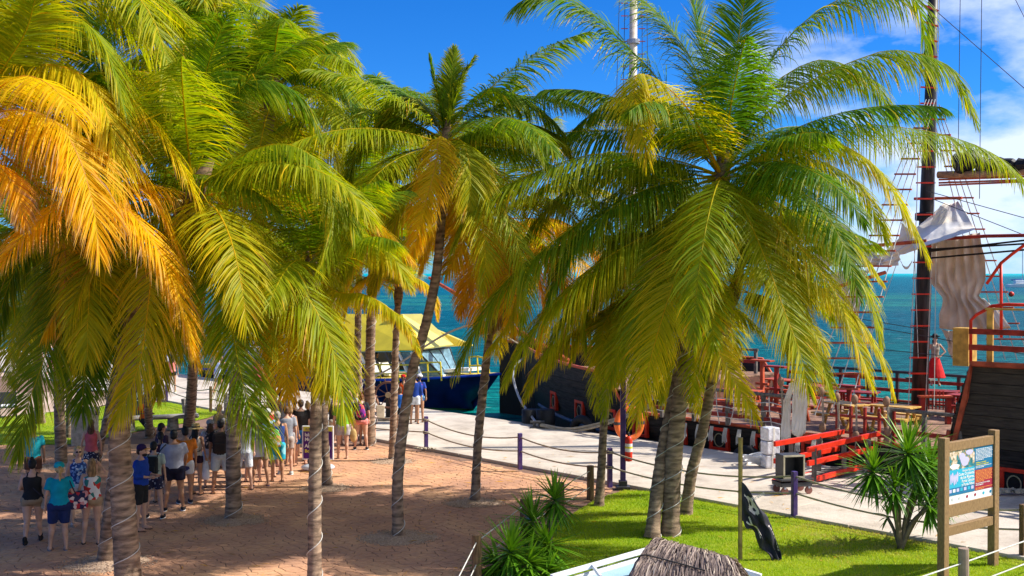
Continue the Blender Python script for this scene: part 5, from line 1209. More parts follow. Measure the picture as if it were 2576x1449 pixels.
mb = MB(); mb.tube([(.36 * math.cos(a), 0, .43 * math.sin(a)) for a in np.linspace(0, 2 * math.pi, 33)], .085, 12); build('ring', mb, mat('orange ring', (.80, .16, .03), .45), r, world=False, smooth=True)
for a in (0.0, 1.57, 3.14, 4.71): build('band', MB().tube([(.36 * math.cos(a + d), 0, .43 * math.sin(a + d)) for d in (-.09, 0, .09)], .092, 12), DGREY, r, world=False)

# gangway
gw = thing('gangway', 'red railed boarding gangway with grey posts from pier to ship', 'gangway', UV(-15.0, 24.0, .05))
g1 = UV(-15.3, 24.1, .12); 
def gp(x, y, Y): return W(x, y, Y)
near = [((2032, 1132), (2212, 1090)), ((2032, 1166), (2200, 1128)), ((2030, 1211), (2190, 1168))]
far_ = [((1948, 1117), (2122, 1086)), ((1948, 1160), (2110, 1128)), ((1944, 1212), (2100, 1180))]
for lst, ya, yb in ((near, 27.4, 29.6), (far_, 28.0, 30.2)):
    for a, b_ in lst: build('rail', MB().beam(gp(*a, ya), gp(*b_, yb), .07, .13), RED, gw, bevel=.008)
for (x, yt, yb_, Y) in ((2048, 1128, 1225, 27.6), (2123, 1108, 1204, 28.7), (2185, 1092, 1180, 29.5), (1990, 1112, 1200, 28.6), (2060, 1098, 1190, 29.4)): build('post', MB().beam(gp(x, yt, Y), gp(x, yb_, Y), .10, .10), GREYW, gw)
for i in range(9):
    f = i / 9; a = gp(2036, 1222, 27.5).lerp(gp(2195, 1172, 29.6), f); c = gp(1950, 1215, 28.1).lerp(gp(2105, 1172, 30.2), f); build('tread_board', MB().beam(a, c, .26, .04), GREYW, gw, bevel=.004)
for p_ in (gp(2180, 1185, 29.2), gp(2105, 1200, 29.6)): build('stringer', MB().beam(gp(2040, 1228, 27.6) if p_.x > 9 else gp(1952, 1222, 28.1), p_, .06, .14), DGREY, gw)
# trolley with empty casing
tr = thing('platform_trolley', 'low black trolley with swivel wheels at the foot of the gangway', 'trolley', G(1992, 1240, .05), .25)
build('platform', MB().box((0, 0, .36), (.85, .55, .05)).box((0, 0, .24), (.8, .5, .10)), DGREY, tr, world=False, bevel=.01)
for sx in (-.3, .33):
    for sy in (-.2, .2):
        wv = build('wheel', MB().tube([(sx, sy - .025, .09), (sx, sy + .025, .09)], .09, 14), mat('trolley wheel', (.25, .10, .08), .6), tr, world=False); build('wheel_fork', MB().box((sx, sy, .17), (.05, .09, .06)), STEEL, wv, world=False)
tv = thing('empty_screen_casing', 'empty dark casing of an old box standing on the trolley', 'casing', G(1992, 1240, .05) + Vector((-.05, .02, .385)), .25)
mb = MB()
for c, s_ in (((0, 0, .02), (.52, .42, .03)), ((0, 0, .53), (.52, .42, .03)), ((-.25, 0, .275), (.03, .42, .50)), ((.25, 0, .275), (.03, .42, .50)), ((0, .2, .275), (.5, .02, .5))): mb.box(c, s_)
build('shell', mb, DGREY, tv, world=False)
mb = MB()
for c, s_ in (((0, -.215, .02), (.56, .03, .04)), ((0, -.215, .53), (.56, .03, .04)), ((-.26, -.215, .275), (.035, .03, .5)), ((.26, -.215, .275), (.035, .03, .5))): mb.box(c, s_)
build('front_frame', mb, mat('pale casing', (.45, .40, .28), .6), tv, world=False)
# wrapped white boxes
b0_ = G(1937, 1176, .05)
WRAP = mat('plastic film', (.72, .72, .76), .18, scale=9, var=.15, bump=1.0, bscale=9, spec=.6)
for i, lb in enumerate(('bottom white box of the wrapped stack on the pier', 'middle white box of the wrapped stack on the pier', 'top white box of the wrapped stack on the pier')):
    r = thing('carton', lb, 'box', b0_ + Vector((0, 0, .37 * i)), .2 + .1 * i, group='wrapped white boxes')
    build('carton_body', MB().box((0, 0, .18), (.40, .36, .355)), WRAP, r, world=False, bevel=.03); build('tape', MB().box((0, 0, .18), (.06, .368, .362)), CANVAS, r, world=False)
mb = MB()
for i in range(7): mb.tube([G(1900, 1168, .06) + Vector(((.22 + .03 * i) * math.cos(a) + .03 * (i % 3), (.2 + .02 * i) * math.sin(a), .03 * i + .06 * math.sin(2 * a) + .05)) for a in np.linspace(0, 6.0, 20)], .022, 5)
tag(build('hose_coil', mb, WHITE, loc=tuple(G(1900, 1168))), 'coil of white hose on the pier left of the wrapped boxes', 'hose')
mb = MB(); rp_ = random.Random(2)
for i in range(5): mb.tube([G(2545 + rp_.uniform(-10, 25), 1243 + rp_.uniform(-3, 3), .08) + Vector((.5 * (k_ / 9 - .5) * 2, .1 * math.sin(k_ + i), .05 + .05 * abs(math.sin(k_ * .9 + i)))) for k_ in range(10)], .04, 6)
tag(build('rope_heap', mb, ROPE, loc=tuple(G(2550, 1243))), 'heap of old mooring rope on the pier at the right edge', 'rope')
mb = MB()
for i in range(4): mb.tube([G(1040 + i * 12, 1128 + (i % 2) * 2, .08) + Vector((.25 * (k_ / 9), .06 * math.sin(k_ * 1.3 + i), .03 * abs(math.sin(k_ + i)))) for k_ in range(10)], .018, 5)
tag(build('rope_heap', mb, ROPE, loc=tuple(G(1060, 1129))), 'frayed rope lying at the foot of the purple corner post', 'rope')

# thatched kiosk and pale metal canopy at the bottom
kY = 12.5
cn = thing('metal_canopy', 'pale blue metal canopy with white rim under the thatched hood', 'canopy', W(1640, 1500, kY))
cA, cB, cC_, cD = W(1387, 1452, kY - .1), W(1668, 1372, kY + 1.1), W(1915, 1450, kY + .5), W(1700, 1570, kY - .9)
for a, b_ in ((cA, cB), (cB, cC_), (cA + Vector((0, 0, -.09)), cB + Vector((0, 0, -.09)))): build('rim', MB().beam(a, b_, .05, .055), WHITE, cn, bevel=.005)
build('sheet', MB().add([cA + Vector((.03, -.05, -.10)), cB + Vector((0, -.05, -.10)), cC_ + Vector((0, 0, -.10)), cD], [(0, 3, 2, 1)]), mat('pale blue sheet', (.30, .47, .56), .35, var=.04), cn, solid=.01)
build('brace', MB().beam(W(1490, 1422, kY + .3), W(1512, 1452, kY - .2), .025, .04), WHITE, cn)
th = thing('thatched_hood', 'shaggy grey brown palm thatch hood at the bottom of the picture', 'thatch', W(1740, 1500, kY))
ra, rb = W(1625, 1348, kY + .05), W(1870, 1415, kY - .1)
def hoodpt(t, a):         # t along the ridge, a: -1 far eave .. 0 ridge .. 1 near eave
    c = ra.lerp(rb, t); end = max(0, abs(t - .5) * 2 - .72) / .28
    w_ = 1.05; drop = 1.0 * abs(a) ** 1.7
    side = Vector((-.32, -1, 0)).normalized() * (a * w_); along = (rb - ra).normalized() * ((t - .5) * .85 * abs(a))
    return c + side * (1 if a > 0 else .6) + along + Vector((0, 0, -drop - .42 * end ** 2 - .05 * (t - .5) ** 2))
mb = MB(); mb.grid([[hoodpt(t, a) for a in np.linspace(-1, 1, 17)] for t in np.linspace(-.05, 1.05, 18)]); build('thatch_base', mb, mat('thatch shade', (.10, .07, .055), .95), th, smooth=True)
V = []; Q = []; gth = np.random.default_rng(9); n = 7000
for i in range(n):
    t = gth.uniform(-.08, 1.08); a = gth.uniform(-.35, 1.0) if i % 5 else gth.uniform(-1, 0); da = gth.uniform(.12, .34) * (1 if a > -.05 else -1)
    dt = gth.normal(0, .025) + (t - .5) * .06
    p0 = hoodpt(t, a); p1 = hoodpt(t + dt * .5, np.clip(a + da * .5, -1.1, 1.1)); p2 = hoodpt(t + dt, np.clip(a + da, -1.15, 1.15)); lf = gth.uniform(.005, .05)
    nrm = Vector((0, -.3, .95)); wv = Vector((gth.normal(), gth.normal() * .3, gth.normal() * .3)).normalized() * gth.uniform(.004, .009)
    p0 = p0 + nrm * lf * .6; p1 = p1 + nrm * (lf + .01); p2 = p2 + nrm * lf * gth.uniform(.2, 1.3); b = len(V)
    V += [p0 - wv, p0 + wv, p1 - wv, p1 + wv, p2 - wv * .3, p2 + wv * .3]; Q += [(b, b + 1, b + 3, b + 2), (b + 2, b + 3, b + 5, b + 4)]
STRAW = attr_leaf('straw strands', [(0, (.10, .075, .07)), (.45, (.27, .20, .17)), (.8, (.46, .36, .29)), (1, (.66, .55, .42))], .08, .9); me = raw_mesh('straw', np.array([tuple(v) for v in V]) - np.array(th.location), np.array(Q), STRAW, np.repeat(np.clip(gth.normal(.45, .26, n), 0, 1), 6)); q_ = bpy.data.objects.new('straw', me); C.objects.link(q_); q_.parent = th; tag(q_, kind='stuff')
build('binding_cord', MB().tube([hoodpt(t, .34) + Vector((0, -.02, .06)) for t in np.linspace(.02, .62, 14)], .009, 5), BLACK, th)
# yuccas
def yucca(label, base, heads, seed):
    g = np.random.default_rng(seed); r = thing('yucca', label, 'yucca plant', base)
    for hx, hy, dY, n, L in heads:
        c = W(hx, hy, base.y + dY); st = Vector(base); midp = st.lerp(c, .5) + Vector((g.normal(0, .05), 0, .1))
        P, tot = cat([st, midp, c], 10); rr0 = g.uniform(.035, .05)
        build('stem', MB().tube([Vector(p) for p in P], [rr0 * (1.5 if i == 0 else 1 - .03 * i) for i in range(10)], 8), mat('yucca bark', (.26, .19, .12), .9, bump=.6, col2=(.12, .09, .06), scale=7), r, smooth=True)
        ax = Vector(P[-1] - P[-3]).normalized(); V = []; Q = []; A = []; o = 0
        for i in range(n):
            az = i * 2.4; f = i / n; el_ = R(86 - 150 * f ** .8 + g.normal(0, 6)); ll = L * g.uniform(.8, 1.08) * (.8 + .3 * math.sin(f * math.pi))
            d = Vector((math.cos(az) * math.cos(el_), math.sin(az) * math.cos(el_), math.sin(el_))); d = (d + (ax - Vector((0, 0, 1))) * .5).normalized()
            sd_ = d.cross(Vector((0, 0, 1))); sd_ = sd_.normalized() if sd_.length > .1 else Vector((1, 0, 0)); p = Vector(c) + Vector((0, 0, (.5 - f) * .16)) ; dd = d.copy(); pr = []
            up_ = sd_.cross(d)
            for k_ in range(5):
                w_ = [.016, .028, .024, .014, .001][k_]; pr += [p - sd_ * w_ + up_ * w_ * .4, p.copy(), p + sd_ * w_ + up_ * w_ * .4]; dd = (dd + Vector((0, 0, -.10 * f - .03))).normalized(); p = p + dd * ll / 4
            V += pr
            for k_ in range(4):
                b = o + k_ * 3; Q += [(b, b + 1, b + 4, b + 3), (b + 1, b + 2, b + 5, b + 4)]
            o += 15; A += [float(np.clip(.62 - .55 * f + g.normal(0, .1) + (.1 if k_ > 9 else 0), 0, 1)) for k_ in range(15)]
        me = raw_mesh('leaf_rosette', np.array([tuple(v - Vector(r.location)) for v in V]), np.array(Q), YUCCA, np.array(A)); q_ = bpy.data.objects.new('leaf_rosette', me); C.objects.link(q_); q_.parent = r
    return r
yucca('many headed yucca on the lawn between gangway and information board', G(2265, 1382), [(2197, 1190, -.1, 95, .78), (2284, 1145, .1, 130, .95), (2250, 1232, -.2, 60, .6), (2337, 1275, .1, 60, .62), (2310, 1205, .3, 80, .75), (2232, 1300, .25, 10, .3), (2340, 1180, .4, 80, .8), (2365, 1240, .5, 60, .7)], 3)
yucca('yucca clump at the lower edge with its highest head by the wooden post', W(1385, 1475, 20.2).xy.to_3d(), [(1395, 1262, .5, 90, .70), (1340, 1315, .3, 90, .75), (1378, 1378, -.3, 120, .85)], 4)
yucca('yucca clump at the lower edge nearest the plaza', W(1290, 1500, 19.2).xy.to_3d(), [(1285, 1392, 0, 100, .75), (1250, 1420, .2, 80, .7), (1330, 1425, -.1, 90, .75), (1380, 1445, -.2, 90, .75)], 5)

# purple boarding sign
sg = thing('portable_sign', 'purple and yellow boarding sign on a white water filled base', 'sign', G(779 + 21, 1184), -.05)
PURS = flat('purple sign face', (.075, .012, .19)); sw = .86
fr_ = build('sign_frame', MB().box((0, 0, .75), (sw, .05, .92)), WHITE, sg, world=False, bevel=.02)
build('sign_face', MB().box((0, -.03, .70), (sw - .08, .006, .74)), PURS, fr_, world=False); build('sign_header', MB().box((0, -.03, 1.12), (sw - .08, .006, .12)), YT, fr_, world=False)
def st(x, z): return Matrix.Translation((x, -.036, z)) @ Matrix.Rotation(math.pi / 2, 4, 'X')
text('lettering', 'ELECTRONIC', .08, st(-.33, 1.09), PURS, fr_, bold=.001)
for i, (tx, mm, s_) in enumerate((('Isla', WT, .13), ('Mujeres', WT, .13), ('Abordaje', WT, .13), ('Boarding', YT, .12))): text('lettering', tx, s_, st(-.35, .93 - i * .125 - (.05 if i > 1 else 0) - (.0 if i < 3 else .01)), mm, fr_, bold=.004)
for x in (-.25, .25): build('leg', MB().tube([(x, 0, .1), (x, 0, .32)], .03, 8), DGREY, sg, world=False)
build('base', MB().ell((0, 0, .10), (.46, .30, .11), 20, 8), mat('pale blue plastic', (.55, .62, .70), .35), sg, world=False, smooth=True)
# ship wheel on a stand
wh = thing('ship_wheel', 'dark wooden ship wheel on a plinth at the pier edge', 'ship wheel', G(976, 1060), .1)
build('plinth', MB().box((0, 0, .07), (1.5, .7, .14)), GREYW, wh, world=False, bevel=.01); build('pedestal', MB().box((0, .08, .5), (.16, .14, .9)), MASTM, wh, world=False, bevel=.01)
mb = MB(); mb.tube([(.46 * math.cos(a), 0, .95 + .46 * math.sin(a)) for a in np.linspace(0, 2 * math.pi, 33)], .045, 8); WHM = mat('wheel wood', (.14, .06, .04), .6); build('rim', mb, WHM, wh, world=False, smooth=True)
for i in range(8):
    a = i * math.pi / 4 + .2; build('spoke', MB().tube([(0, 0, .95), (.40 * math.cos(a), 0, .95 + .40 * math.sin(a)), (.5 * math.cos(a), 0, .95 + .5 * math.sin(a)), (.60 * math.cos(a), 0, .95 + .60 * math.sin(a))], [.022, .018, .026, .018], 6), WHM, wh, world=False)
build('hub', MB().tube([(0, -.08, .95), (0, .08, .95)], .10, 14), mat('hub wood', (.40, .28, .16), .5), wh, world=False)
# bin, bench, chairs, speaker box at the left
bn = thing('litter_bin', 'beige concrete litter bin on the grass with dark side slots', 'bin', G(214, 1119), .05)
build('bin_body', MB().box((0, 0, .46), (.66, .6, .92)), CONC, bn, world=False, bevel=.03); build('bin_top', MB().box((0, 0, 1.0), (.72, .66, .30)), CONC, bn, world=False, bevel=.05)
for x in (-.18, ): build('bin_slot', MB().box((x, -.332, 1.0), (.24, .02, .15)), BLACK, bn, world=False)
build('bin_slot', MB().box((.362, 0, 1.0), (.02, .24, .15)), BLACK, bn, world=False)
ben = thing('log_bench', 'rough grey log bench on stump legs', 'bench', G(400, 1082), .35)
build('seat', MB().box((0, 0, .44), (2.6, .42, .13)), LOG, ben, world=False, bevel=.05)
for x in (-.95, .45): build('stump_leg', MB().tube([(x, 0, 0), (x, 0, .38)], [.20, .17], 12), LOG, ben, world=False)
build('back_post', MB().tube([(.95, .28, 0), (.82, .3, 1.0)], .09, 10), LOG, ben, world=False)
post('wooden_post', G(568, 1042), 'short leaning grey post left of the bald man', .75, ('rd', .075), LOG, 'post', None)
def armchair(x, y, rz, lb):
    r = thing('armchair', lb, 'chair', G(x, y), rz, group='black patio armchairs'); 
    build('seat', MB().box((0, 0, .42), (.56, .52, .05)), DGREY, r, world=False, bevel=.01); build('cushion', MB().box((0, 0, .47), (.48, .46, .06)), WHITE, r, world=False, bevel=.02)
    build('backrest', MB().box((0, .28, .68), (.56, .04, .52), Matrix.Rotation(.12, 3, 'X')), DGREY, r, world=False, bevel=.01)
    for sx in (-.28, .28):
        build('armrest', MB().box((sx, 0, .66), (.06, .55, .04)), BLACK, r, world=False)
        for sy in (-.24, .24): build('leg', MB().box((sx, sy, .33), (.045, .045, .66)), BLACK, r, world=False)
armchair(196, 1010, -1.2, 'black armchair turned right on the left patio'); armchair(243, 1008, 1.3, 'black armchair with a tall back turned left on the left patio'); armchair(20, 1052, .4, 'black armchair half hidden by fronds at the far left')
sp_ = thing('speaker_box', 'dark grey metal box with a white emblem behind the bench', 'box', G(348, 1056)); build('box_body', MB().box((0, 0, .72), (.42, .3, 1.44)), mat('slate box', (.10, .11, .13), .5), sp_, world=False, bevel=.02)
build('emblem', MB().add([(-.06, -.153, .78), (.07, -.153, .86), (.07, -.153, .98), (0, -.153, 1.02)], [(0, 1, 2, 3)]).box((0, -.153, .72), (.12, .004, .04)), WHITE, sp_, world=False)
# patio floor at far left
structure('patio', MB().add([G(x, y, .03) for x, y in ((-500, 1062), (0, 1049), (180, 1031), (240, 1025), (300, 1008), (200, 985), (-500, 1000))], [(0, 1, 2, 3, 4, 5, 6)]), LAND)

# ================================================================== PEOPLE
SK = {'f': mat('fair skin', (.62, .36, .25), .5, var=.06), 't': mat('tanned skin', (.46, .24, .14), .5, var=.06), 'b': mat('brown skin', (.26, .13, .075), .5, var=.06)}
def smesh(prims, voxel, smooth=2):
    mb = MB()
    for p in prims: mb.add(p.v, p.f)
    me = bpy.data.meshes.new('tmp'); me.from_pydata([tuple(v) for v in mb.v], [], mb.f)
    o = bpy.data.objects.new('tmp', me); C.objects.link(o)
    m_ = o.modifiers.new('r', 'REMESH'); m_.mode = 'VOXEL'; m_.voxel_size = voxel
    if smooth: s_ = o.modifiers.new('s', 'SMOOTH'); s_.iterations = smooth; s_.factor = .6
    dg = bpy.context.evaluated_depsgraph_get(); r_ = bpy.data.meshes.new_from_object(o.evaluated_get(dg)); bpy.data.objects.remove(o)
    r_.polygons.foreach_set('use_smooth', [True] * len(r_.polygons)); return r_
def cap_(a, b_, ra_, rb_, n=10):
    a, b_ = Vector(a), Vector(b_); t = (b_ - a).normalized(); L = (b_ - a).length
    pts = [a - t * ra_ * .9, a - t * ra_ * .5, a, a.lerp(b_, .33), a.lerp(b_, .66), b_, b_ + t * rb_ * .5, b_ + t * rb_ * .9]; m_ = (ra_ * 2 + rb_) / 3 * 1.03
    return MB().tube(pts, [ra_ * .42, ra_ * .86, ra_, m_, (ra_ + rb_ * 2) / 3 * 1.02, rb_, rb_ * .86, rb_ * .42], n)
def tube_(a, b_, ra_, rb_, n=12): return MB().tube([a, Vector(a).lerp(Vector(b_), .5), b_], [ra_, (ra_ + rb_) / 2, rb_], n)
def rings(rs, n=16):      # (z, rx, ry, cy)
    mb = MB(); V = []; F_ = []
    for z, rx, ry, cy in rs:
        for k_ in range(n):
            a = 2 * math.pi * k_ / n; V.append((rx * math.cos(a), cy + ry * math.sin(a), z))
    for i in range(len(rs) - 1):
        for k_ in range(n): F_.append((i * n + k_, i * n + (k_ + 1) % n, (i + 1) * n + (k_ + 1) % n, (i + 1) * n + k_))
    F_.append(tuple(range(n - 1, -1, -1))); F_.append(tuple((len(rs) - 1) * n + k_ for k_ in range(n))); return mb.add(V, F_)
ARMS = {'down': ((.235, .02, 1.15), (.245, -.05, .90)), 'hold': ((.24, .03, 1.15), (.12, -.26, 1.12)), 'head': ((.33, -.05, 1.36), (.15, -.12, 1.60)), 'hip': ((.36, .06, 1.18), (.19, -.03, 1.04)), 'up': ((.26, -.14, 1.60), (.18, -.24, 1.82)), 'front': ((.24, -.04, 1.16), (.22, -.22, 1.00))}
def skeleton(sex, fat, armL, armR, legs):
    S = {}; sw_ = (.185 if sex == 'm' else .162) * (1 + .25 * (fat - 1)); hw = .09 * fat
    S['sh'] = sw_; S['hips'] = [(-hw, 0, .90), (hw, 0, .90)]
    L = {'stand': (((-.11, .02, .49), (-.12, .03, .08)), ((.11, 0, .49), (.13, -.01, .08))), 'wide': (((-.14, 0, .49), (-.19, .03, .08)), ((.14, 0, .49), (.19, -.02, .08))),
         'stride': (((-.10, -.10, .50), (-.11, -.20, .09)), ((.10, .06, .49), (.11, .26, .11))), 'lean': (((-.10, -.04, .49), (-.12, .0, .08)), ((.13, -.08, .50), (.17, -.12, .08))),
         'sit': (((-.11, -.40, .50), (-.11, -.42, .08)), ((.09, -.40, .53), (-.02, -.55, .12)))}[legs]
    S['legs'] = L; A = []
    for sg_, nm in ((-1, armL), (1, armR)):
        e_, w_ = ARMS[nm]; k_ = (1 + .25 * (fat - 1))
        A.append((Vector((sg_ * sw_, 0, 1.42)), Vector((sg_ * e_[0] * k_, e_[1], e_[2])), Vector((sg_ * w_[0] * k_, w_[1], w_[2]))))
    S['arms'] = A; return S
def torso(sex, fat, inf=0.0, z0=.84, z1=1.50):
    if sex == 'm': rs = [(.84, .150, .105, 0), (.92, .165, .118, .005), (1.0, .158, .112, 0), (1.1, .150, .108, 0), (1.22, .165, .115, 0), (1.33, .180, .118, 0), (1.41, .175, .095, .01), (1.46, .11, .07, .01), (1.50, .055, .052, .01)]
    else: rs = [(.84, .160, .115, .01), (.90, .172, .128, .02), (.98, .158, .115, .01), (1.08, .128, .095, 0), (1.16, .130, .098, 0), (1.27, .148, .125, -.015), (1.36, .150, .105, 0), (1.42, .145, .082, .01), (1.46, .09, .06, .01), (1.50, .048, .045, .01)]
    o_ = []
    zz = sorted(set([z0] + [r_[0] for r_ in rs if z0 < r_[0] < z1] + [z1])); ar = np.array(rs)
    for z in zz:
        rx, ry, cy = (float(np.interp(z, ar[:, 0], ar[:, i])) for i in (1, 2, 3)); fk = fat if z < 1.38 else 1 + (fat - 1) * .4
        o_.append((z, rx * fk + inf, ry * fk * (1 + .35 * (fat - 1)) + inf, cy))
    return rings(o_)
BODY = {}
def body(sex, fat, aL, aR, legs, nod):
    key = (sex, fat, aL, aR, legs, nod)
    if key in BODY: return BODY[key]
    S = skeleton(sex, fat, aL, aR, legs); pr = [torso(sex, fat)]
    pr.append(cap_((0, .012, 1.46), (0, .0 - nod * .1, 1.56), .052, .048)); hc = Vector((0, -.005 - nod * .25, 1.635 - nod * .05))
    pr.append(MB().ell(hc + Vector((0, .01, .02)), (.075, .095, .10), 14, 10)); pr.append(MB().ell(hc + Vector((0, -.035, -.055)), (.052, .055, .055), 12, 8))
    pr.append(MB().ell(hc + Vector((0, -.096, -.015)), (.014, .022, .024), 8, 6))
    for sg_ in (-1, 1): pr.append(MB().ell(hc + Vector((sg_ * .077, .01, -.01)), (.012, .022, .030), 8, 6))
    lm = 1 if sex == 'm' else .9; fk = 1 + .8 * (fat - 1)
    for i, (kn, an) in enumerate(S['legs']):
        hp = Vector(S['hips'][i]); kn, an = Vector(kn), Vector(an)
        pr.append(cap_(hp, kn, .092 * fk, .056 * fk)); pr.append(cap_(kn, an, .054 * fk, .036)); pr.append(MB().ell(kn.lerp(an, .28) + Vector((0, .018, 0)), (.052 * fk, .056 * fk, .11), 10, 8))
        pr.append(MB().ell(an + Vector((0, -.055, -.040)), (.045, .125, .042), 12, 7))
        if legs != 'sit': pr.append(MB().ell(hp + Vector((0, .045, .02)), (.085 * fk, .085 * fk, .09), 10, 8))
    for sh_, el_, wr_ in S['arms']:
        pr.append(MB().ell(sh_ + Vector((0, 0, -.01)), (.052 * lm * fk, .055, .056), 10, 8)); pr.append(cap_(sh_, el_, .048 * lm * fk, .036 * lm * fk)); pr.append(cap_(el_, wr_, .037 * lm * fk, .025 * lm))
    me = smesh(pr, .019, 3)
    # hands: palm, four unequal bent fingers and a thumb from the side of the palm
    hb = MB()
    for i, (sh_, el_, wr_) in enumerate(S['arms']):
        d = (wr_ - el_).normalized(); sd_ = d.cross(Vector((0, 1, 0))); sd_ = sd_.normalized() if sd_.length > .2 else Vector((1, 0, 0)); fw = sd_.cross(d).normalized()
        sgn = -1 if i == 0 else 1; across = fw; c = wr_ + d * .045
        hb.tube([wr_ - d * .02, wr_ + d * .02, wr_ + d * .06, wr_ + d * .088], [.024, .030, .034, .026], 8)
        for q_, ll in enumerate((.066, .076, .070, .054)):
            o_ = wr_ + d * .075 + across * (-.027 + .018 * q_); bend = sd_ * (-.35 * sgn)
            p1 = o_ + (d + bend * .3).normalized() * ll * .5; p2 = p1 + (d + bend * 1.2).normalized() * ll * .5; hb.tube([o_ - d * .02, p1, p2], [.0095, .009, .0065], 5)
        o_ = wr_ + d * .025 - across * .024; p1 = o_ + (d * .6 - across * .8).normalized() * .035; hb.tube([o_, p1, p1 + (d - across * .2).normalized() * .03], [.012, .011, .007], 5)
    bm = bmesh.new(); bm.from_mesh(me); vs = [bm.verts.new(v) for v in hb.v]
    for f in hb.f:
        try: bm.faces.new([vs[i] for i in f]).smooth = True
        except ValueError: pass
    bm.to_mesh(me); bm.free(); BODY[key] = (me, S, hc); return BODY[key]
CL = {}
def cmat(c, kind='cloth'):
    c = tuple(c); key = (c, kind)
    if key not in CL: CL[key] = mat(kind + str(len(CL)), c, .85, var=.10, scale=7, bump=.35, bscale=16)
    return CL[key]
def print_mat(name, cols, scale=9):
    m_ = bpy.data.materials.new(name); m_.use_nodes = True; t = m_.node_tree; v = t.nodes.new('ShaderNodeTexVoronoi'); v.inputs['Scale'].default_value = scale; tc_ = t.nodes.new('ShaderNodeTexCoord'); t.links.new(tc_.outputs['Object'], v.inputs['Vector'])
    sp2 = t.nodes.new('ShaderNodeSeparateColor'); t.links.new(v.outputs['Color'], sp2.inputs[0]); r_ = t.nodes.new('ShaderNodeValToRGB'); r_.color_ramp.interpolation = 'CONSTANT'; e = r_.color_ramp.elements; n = len(cols)
    e[0].position = 0; e[0].color = (*cols[0], 1); e[1].position = 1 - 1 / n; e[1].color = (*cols[-1], 1)
    for i in range(1, n - 1): q = e.new(i / n); q.color = (*cols[i], 1)
    t.links.new(sp2.outputs[0], r_.inputs[0]); t.links.new(r_.outputs[0], t.nodes['Principled BSDF'].inputs['Base Color']); t.nodes['Principled BSDF'].inputs['Roughness'].default_value = .8; return m_
FLOR = print_mat('red floral print', [(.75, .72, .70), (.78, .75, .72), (.6, .03, .02), (.76, .74, .72), (.02, .22, .20)], 9)
BLFL = print_mat('blue floral print', [(.01, .05, .22), (.012, .06, .25), (.15, .3, .6), (.01, .04, .2), (.5, .6, .75)], 22)
NAFL = print_mat('navy pink floral print', [(.012, .014, .06), (.7, .28, .28), (.015, .015, .07), (.75, .6, .58), (.02, .02, .08), (.5, .02, .04)], 16)
GALX = print_mat('galaxy print', [(.05, .01, .12), (.25, .02, .30), (.6, .03, .12), (.03, .02, .2), (.35, .03, .35)], 12)
CLRB = print_mat('bright print', [(.02, .05, .5), (.55, .04, .35), (.8, .25, .02), (.04, .1, .55), (.4, .05, .5)], 14)
DOTT = print_mat('dark dotted print', [(.015, .015, .02), (.02, .015, .02), (.02, .02, .03), (.6, .45, .4)], 26)
NDOT = print_mat('navy dotted print', [(.012, .013, .05)] * 6 + [(.5, .5, .55)], 30)
TEALD = print_mat('turquoise tie dye', [(.0, .30, .42), (.0, .36, .48), (.25, .6, .68), (.0, .28, .42)], 6)
PLAID = print_mat('pale plaid', [(.6, .62, .68), (.7, .7, .74), (.42, .46, .56)], 14)
HAIR = {'black': (.012, .010, .010), 'dark': (.035, .020, .013), 'brown': (.10, .05, .025), 'red': (.16, .045, .02), 'blond': (.55, .36, .14), 'dblond': (.30, .18, .08), 'grey': (.32, .29, .27)}
def cmesh(name, prims, m_, root, voxel=.02, sm=2):
    me = smesh(prims, voxel, sm); me.materials.clear(); me.materials.append(m_ if not isinstance(m_, tuple) else cmat(m_)); o = bpy.data.objects.new(name, me); C.objects.link(o); o.parent = root; return o
ROOTS = {}
